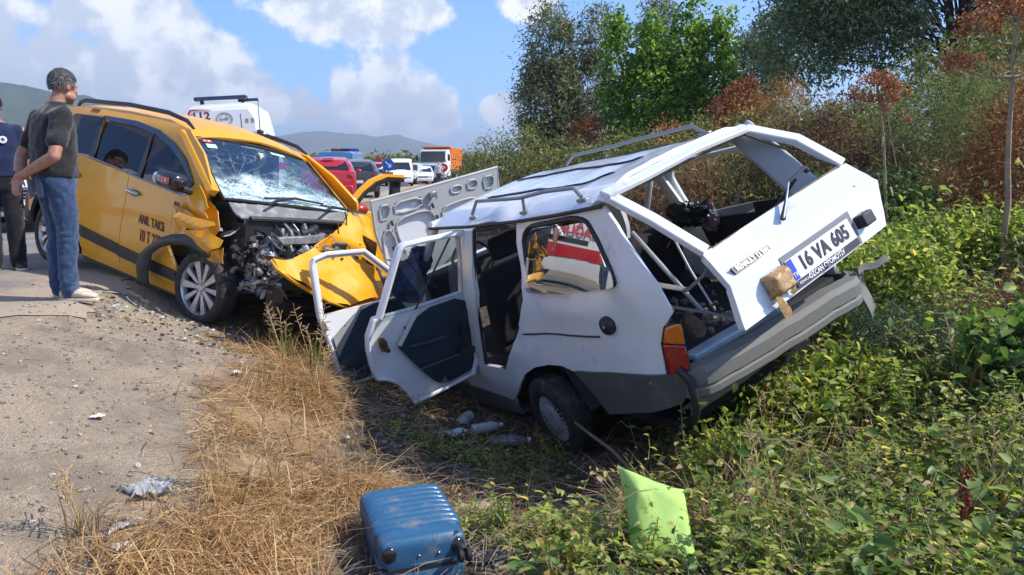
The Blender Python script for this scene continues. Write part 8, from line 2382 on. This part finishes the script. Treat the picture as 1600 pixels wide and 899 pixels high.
shrub('yellow-green leafy bush below the dry stalk', (3.5, 6.5), [(0, 0, .35, .5, .4, .38), (.5, 0, .38, .5, .4, .4)], 7500, .058, .6, green_weed, 81, kind='leaf')
shrub('leafy bush at the right edge beside the pale stalk', (4.35, 6.2), [(0, 0, .4, .6, .45, .45), (.5, 0, .55, .5, .5, .5)], 8500, .06, .55, green_weed, 82, kind='leaf')
shrub('feathery dark weed right of the torn bumper', (2.45, 4.85), [(0, 0, .25, .35, .3, .28), (.3, .1, .22, .3, .3, .25)], 6500, .05, .12, leafmat('dark feathery', [(0, (.025, .055, .022)), (.6, (.055, .10, .045)), (1, (.12, .16, .08))], .6, .3), 83, kind='blade', cr=.10)
shrub('green leafy weed clump under the right end of the tailgate', (2.75, 5.7), [(0, 0, .35, .45, .35, .38)], 5500, .055, .55, green_weed, 84, kind='leaf')
shrub('tangle of thin green vines behind the right roof rail', (3.4, 10.6), [(0, 0, .8, .8, .5, .7), (.7, 0, .9, .7, .5, .7)], 8500, .06, .42, bushy, 85, kind='leaf')
shrub('small rusty shrub left of the tall rusty umbels', (1.55, 16.0), [(0, 0, 1.35, .36, .3, .40)], 3500, .06, .35, rusty, 86)
shrub('pale yellow-green bush by the foot of the pale stalk', (3.0, 9.7), [(0, 0, .7, .6, .5, .6), (-.6, .2, .6, .6, .5, .5)], 7500, .06, .40, bushy, 87)
shrub('broad-leaved clump at the bottom right edge', (2.9, 4.25), [(0, 0, .20, .35, .3, .22)], 2600, .075, .75, leafmat('vine green', [(0, (.03, .075, .02))]), 88, kind='leaf')
shrub('mixed green and brown thicket left of the feathery bush', (4.1, 10.2), [(0, 0, .8, .8, .5, .75), (.7, .2, 1.0, .7, .5, .8)], 12000, .07, .34, bushy, 101)
shrub('tall scrubby bush behind the feathery bush', (6.0, 11.0), [(0, 0, 1.3, .9, .6, 1.1), (1.0, .2, 1.6, .9, .6, 1.2)], 16000, .08, .32, bushy, 102)
shrub('grey-green scrub under the dark tree trunk', (7.6, 12.6), [(0, 0, 1.3, 1.1, .6, 1.1), (1.3, .2, 1.5, 1.0, .6, 1.2)], 14000, .085, .30, olive, 103)
shrub('brown dry thicket behind the big umbel plant', (3.6, 8.6), [(0, 0, .6, .6, .4, .55), (.5, .1, .8, .5, .4, .5)], 7000, .07, .22, MATS['withered thicket'], 104)
shrub('dense rusty shrub below the bright green tree', (3.75, 13.1), [(0, 0, 1.2, .45, .4, .65), (.35, 0, .8, .4, .4, .6), (-.35, 0, .75, .35, .4, .5)], 9000, .06, .40, rusty, 105)
shrub('rusty scrub above the middle of the wagon roof', (2.6, 13.2), [(0, 0, 1.15, .30, .3, .40), (.4, 0, .95, .3, .3, .40)], 5000, .055, .40, rusty, 106)
shrub('tan dried scrub between the tailgate and the feathery bush', (3.9, 9.4), [(0, 0, .75, .55, .4, .6), (.5, .1, .55, .5, .4, .5)], 8000, .065, .20, ochre, 107)
shrub('brown withered clump beside the pale stalk at the right edge', (4.0, 5.5), [(0, 0, .22, .5, .4, .26), (.5, .1, .25, .4, .4, .28)], 6000, .05, .25, MATS['withered thicket'], 108)
shrub('reddish brown dead clump right of the torn bumper', (3.25, 5.1), [(0, 0, .18, .45, .35, .2), (.4, .1, .15, .4, .3, .2)], 5000, .06, .12, MATS['dead bramble'], 109, kind='blade')
shrub('leafy weeds growing up against the middle of the rear bumper', (1.72, 4.35), [(0, 0, .22, .30, .22, .26), (.35, .15, .28, .3, .22, .28)], 3200, .055, .6, green_weed, 110, kind='leaf')
shrub('leafy weeds under the left corner of the rear bumper', (1.25, 3.98), [(0, 0, .16, .26, .18, .2)], 1700, .05, .6, green_weed, 111, kind='leaf')
shrub('tall rusty brown scrub rising behind the pale right-hand stalk', (4.9, 7.6), [(0, 0, 1.0, .5, .4, .7), (.4, .1, 1.5, .4, .4, .5)], 9000, .055, .30, rusty, 112)
shrub('golden dry scrub before the feathery bush', (4.2, 7.6), [(0, 0, .5, .5, .4, .5), (.45, .1, .7, .4, .3, .45)], 7000, .07, .16, ochre, 113, kind='blade')
shrub('dry brown scrub behind the upper corner of the tailgate', (3.2, 9.0), [(0, 0, .8, .6, .4, .7), (.5, .1, 1.1, .4, .4, .5)], 9000, .065, .24, MATS['withered thicket'], 114)
# dead umbel plants with rusty heads
def umbel(label, base, h, heads, lean=(0, 0), seed=1, r=.02, stalk_only=False):
    rg = random.Random(seed)
    x, y = base
    t_ = thing('umbel_plant', label, 'dead plant', (x, y, tz(x, y)), 0, 'dead umbel plants on the bank')
    top = Vector((lean[0], lean[1], h))
    pts = [Vector((0, 0, -.05))]
    for j in range(1, 9):
        s = j / 8
        pts.append(top * s + Vector((rg.gauss(0, .012), rg.gauss(0, .012), 0)) * (h / 2))
    st = obj('stalk', MB().tube(pts, [r * (1 - .075 * j) for j in range(9)], 8), twig, t_)
    for (k, dx, dy, dz, hr) in heads:
        a = pts[0].lerp(pts[-1], k)
        c = Vector((dx, dy, dz)) + top
        br = obj('branch', MB().tube([a, a.lerp(c, .5) + Vector((0, 0, -.03)), c], [r * .5, r * .38, r * .2], 6), twig, t_)
        mb = MB()
        P_ = []
        for q in range(26):
            d = Vector((rg.gauss(0, 1), rg.gauss(0, 1), abs(rg.gauss(0, .8)) + .1)).normalized() * hr * rg.uniform(.6, 1)
            mb.tube([c, c + d], [r * .10, r * .06], 4)
            P_ += [tuple(c + d + Vector((rg.gauss(0, 1), rg.gauss(0, 1), rg.gauss(0, 1))) * hr * .17) for _ in range(22)]
        obj('umbel_rays', mb, twig, br)
        n = len(P_)
        sheet_leaves('seed_head', rusty, np.array(P_), rand_dirs(n), rand_dirs(n), np.full(n, hr * .16), np.full(n, hr * .12), RNG.random(n), 'diamond', br)['kind'] = 'stuff'
    for k in range(3):
        a = pts[2 + k * 2]
        ang = rg.random() * 6
        l = rg.uniform(.12, .28)
        d = Vector((math.cos(ang), math.sin(ang), .2)) * l
        obj('dry_leaf', MB().tube([a, a + d * .6, a + d + Vector((0, 0, -.10))], [.008, .012, .003], 5, flat=.3), twig, st)
    return t_
umbel('dead umbel plant with one big rusty head right of the tailgate', (3.48, 7.0), 1.80, [(1, -.02, 0, .02, .16), (.9, .14, 0, -.06, .13), (.85, -.15, .05, -.10, .13), (.9, .05, -.1, -.13, .11)], (-.20, .1), 1)
umbel('tallest pale umbel plant at the right edge of the photo', (3.86, 6.05), 2.25, [(1, 0, 0, .0, .17), (.9, -.28, 0, -.12, .17), (.85, .22, .05, -.08, .17), (.8, -.36, .1, -.38, .14), (.8, .30, 0, -.30, .13), (.95, -.1, .1, .12, .15)], (-.03, .05), 2, .028)
umbel('bushy rusty umbel plant in front of the bright green tree', (3.75, 13.4), 1.85, [(1, 0, 0, 0, .26), (.85, -.3, 0, -.25, .24), (.85, .30, 0, -.22, .24), (.8, .08, 0, -.45, .22), (.75, -.25, .1, -.62, .22), (.9, .1, 0, .12, .22)], (.1, 0), 3)
umbel('short rusty umbel plant left of the bushy one', (2.75, 13.8), 1.2, [(1, 0, 0, 0, .17), (.85, .2, 0, -.2, .16), (.8, -.2, 0, -.22, .16), (.85, .42, 0, -.25, .15)], (0, 0), 4)
umbel('slim bare umbel stalk leaning before the feathery bush', (4.1, 8.0), 1.5, [(1, 0, 0, 0, .06), (.8, .2, 0, -.1, .05)], (-.3, 0), 5, .010)
umbel('thin umbel plant with small brown heads under the dark tree', (5.9, 10.4), 2.0, [(1, 0, 0, 0, .12), (.9, .25, 0, -.1, .12), (.85, -.25, 0, -.15, .12)], (.15, 0), 6, .014)
# dead fennel stalk lying, twisted dead branch through the tailgate
tag(obj('dead_branch', MB().tube([(1.95, 7.7, -.1), (2.15, 7.6, .6), (2.25, 7.5, 1.0), (2.22, 7.45, 1.25)], [.02, .016, .012, .006], 6), mat('dark twig', (.10, .07, .05), .9)), 'dark dead branch standing behind the tailgate opening', 'branch')
# far row of trees behind the vehicles
for k, (x, y, r, h, lab) in enumerate([(-10.8, 74, 2.2, 2.4, 'round green roadside tree behind the police van'), (-8.3, 84, 2.3, 2.6, 'green roadside tree behind the road signs'), (-12.5, 80, 2.4, 2.5, 'leafy roadside tree beyond the silver car'), (-9.2, 110, 2.8, 3.4, 'roadside tree behind the silver pickup'), (-16.5, 84, 2.8, 2.7, 'green roadside tree seen over the dark blue car'), (-20, 90, 3.2, 2.9, 'leftmost green roadside tree behind the taxi roof'), (-4.6, 95, 2.6, 2.6, 'roadside tree beyond the tipper truck')]):
    tree('roadside_tree', lab, (x, y), [(0, 0, h * .55, r, r, h * .42), (r * .6, 0, h * .5, r * .6, r * .6, h * .4)], 2600, .42, .4, bushy, bark, 16, .4, 90 + k, 'roadside trees in the distance')
mbf = MB()
# far wood along the plain
n = 16000
a = RNG.uniform(rad(-38), rad(20), n)
d_ = RNG.uniform(150, 420, n)
hh = 2 + 3.5 * fnoise(a * 40, d_ * .01, 1.0, 3, 8)
P_ = np.stack([d_ * np.sin(a), d_ * np.cos(a), RNG.random(n) ** .7 * hh], 1)
tag(sheet_leaves('far_wood', bushy, P_, rand_dirs(n), rand_dirs(n) + np.array([0, 0, .6]), RNG.uniform(1.2, 2.6, n), RNG.uniform(.8, 1.8, n), RNG.random(n) * .7, 'diamond'), 'far line of trees across the plain below the hills', 'wood', kind='stuff')

# dark cloth caught in the front door of the wagon
cl_ = MB().grid(lambda u, v: (.06 * fbm((u * 4, v * 4, 2)) + .05 * math.sin(u * 9), (u - .5) * .34 + .05 * math.sin(v * 6), (v - .5) * .36 + .04 * math.sin(u * 7)), 20, 20)
co_ = tag(obj('cloth', cl_, fabric('navy cloth', (.020, .035, .085), (.05, .075, .14), 14)), 'crumpled navy cloth hanging inside the open front door of the white wagon', 'cloth')
co_.modifiers.new('thickness', 'SOLIDIFY').thickness = .01
co_.matrix_world = Mw @ Matrix.Translation((1.72, .88, 1.02))
# ------------------------------------------------------------------ haze
hz = obj('haze', MB().box((0, 0, 88.5), (8400, 8400, 182)), None or bpy.data.materials.new('haze air'), smooth=False)
hm = hz.data.materials[0]
hm.use_nodes = True
ht = NT(hm.node_tree)
ht.n.clear()
pv_ = ht('ShaderNodeVolumePrincipled', Color=(.80, .88, 1.0, 1), Density=HAZE)
pv_.inputs['Anisotropy'].default_value = .3
ht('ShaderNodeOutputMaterial', Volume=pv_.outputs[0])
tag(hz, 'thin blue haze in the air', 'haze', kind='stuff')

# thing > part > sub-part: a piece deeper than that hangs from its part directly
def depth(o):
    d = 1
    while o.parent:
        o = o.parent
        d += 1
    return d
for o in list(SC.objects):
    while depth(o) > 3:
        p = o.parent
        b_ = p.matrix_basis @ o.matrix_basis
        o.parent = p.parent
        o.matrix_basis = b_
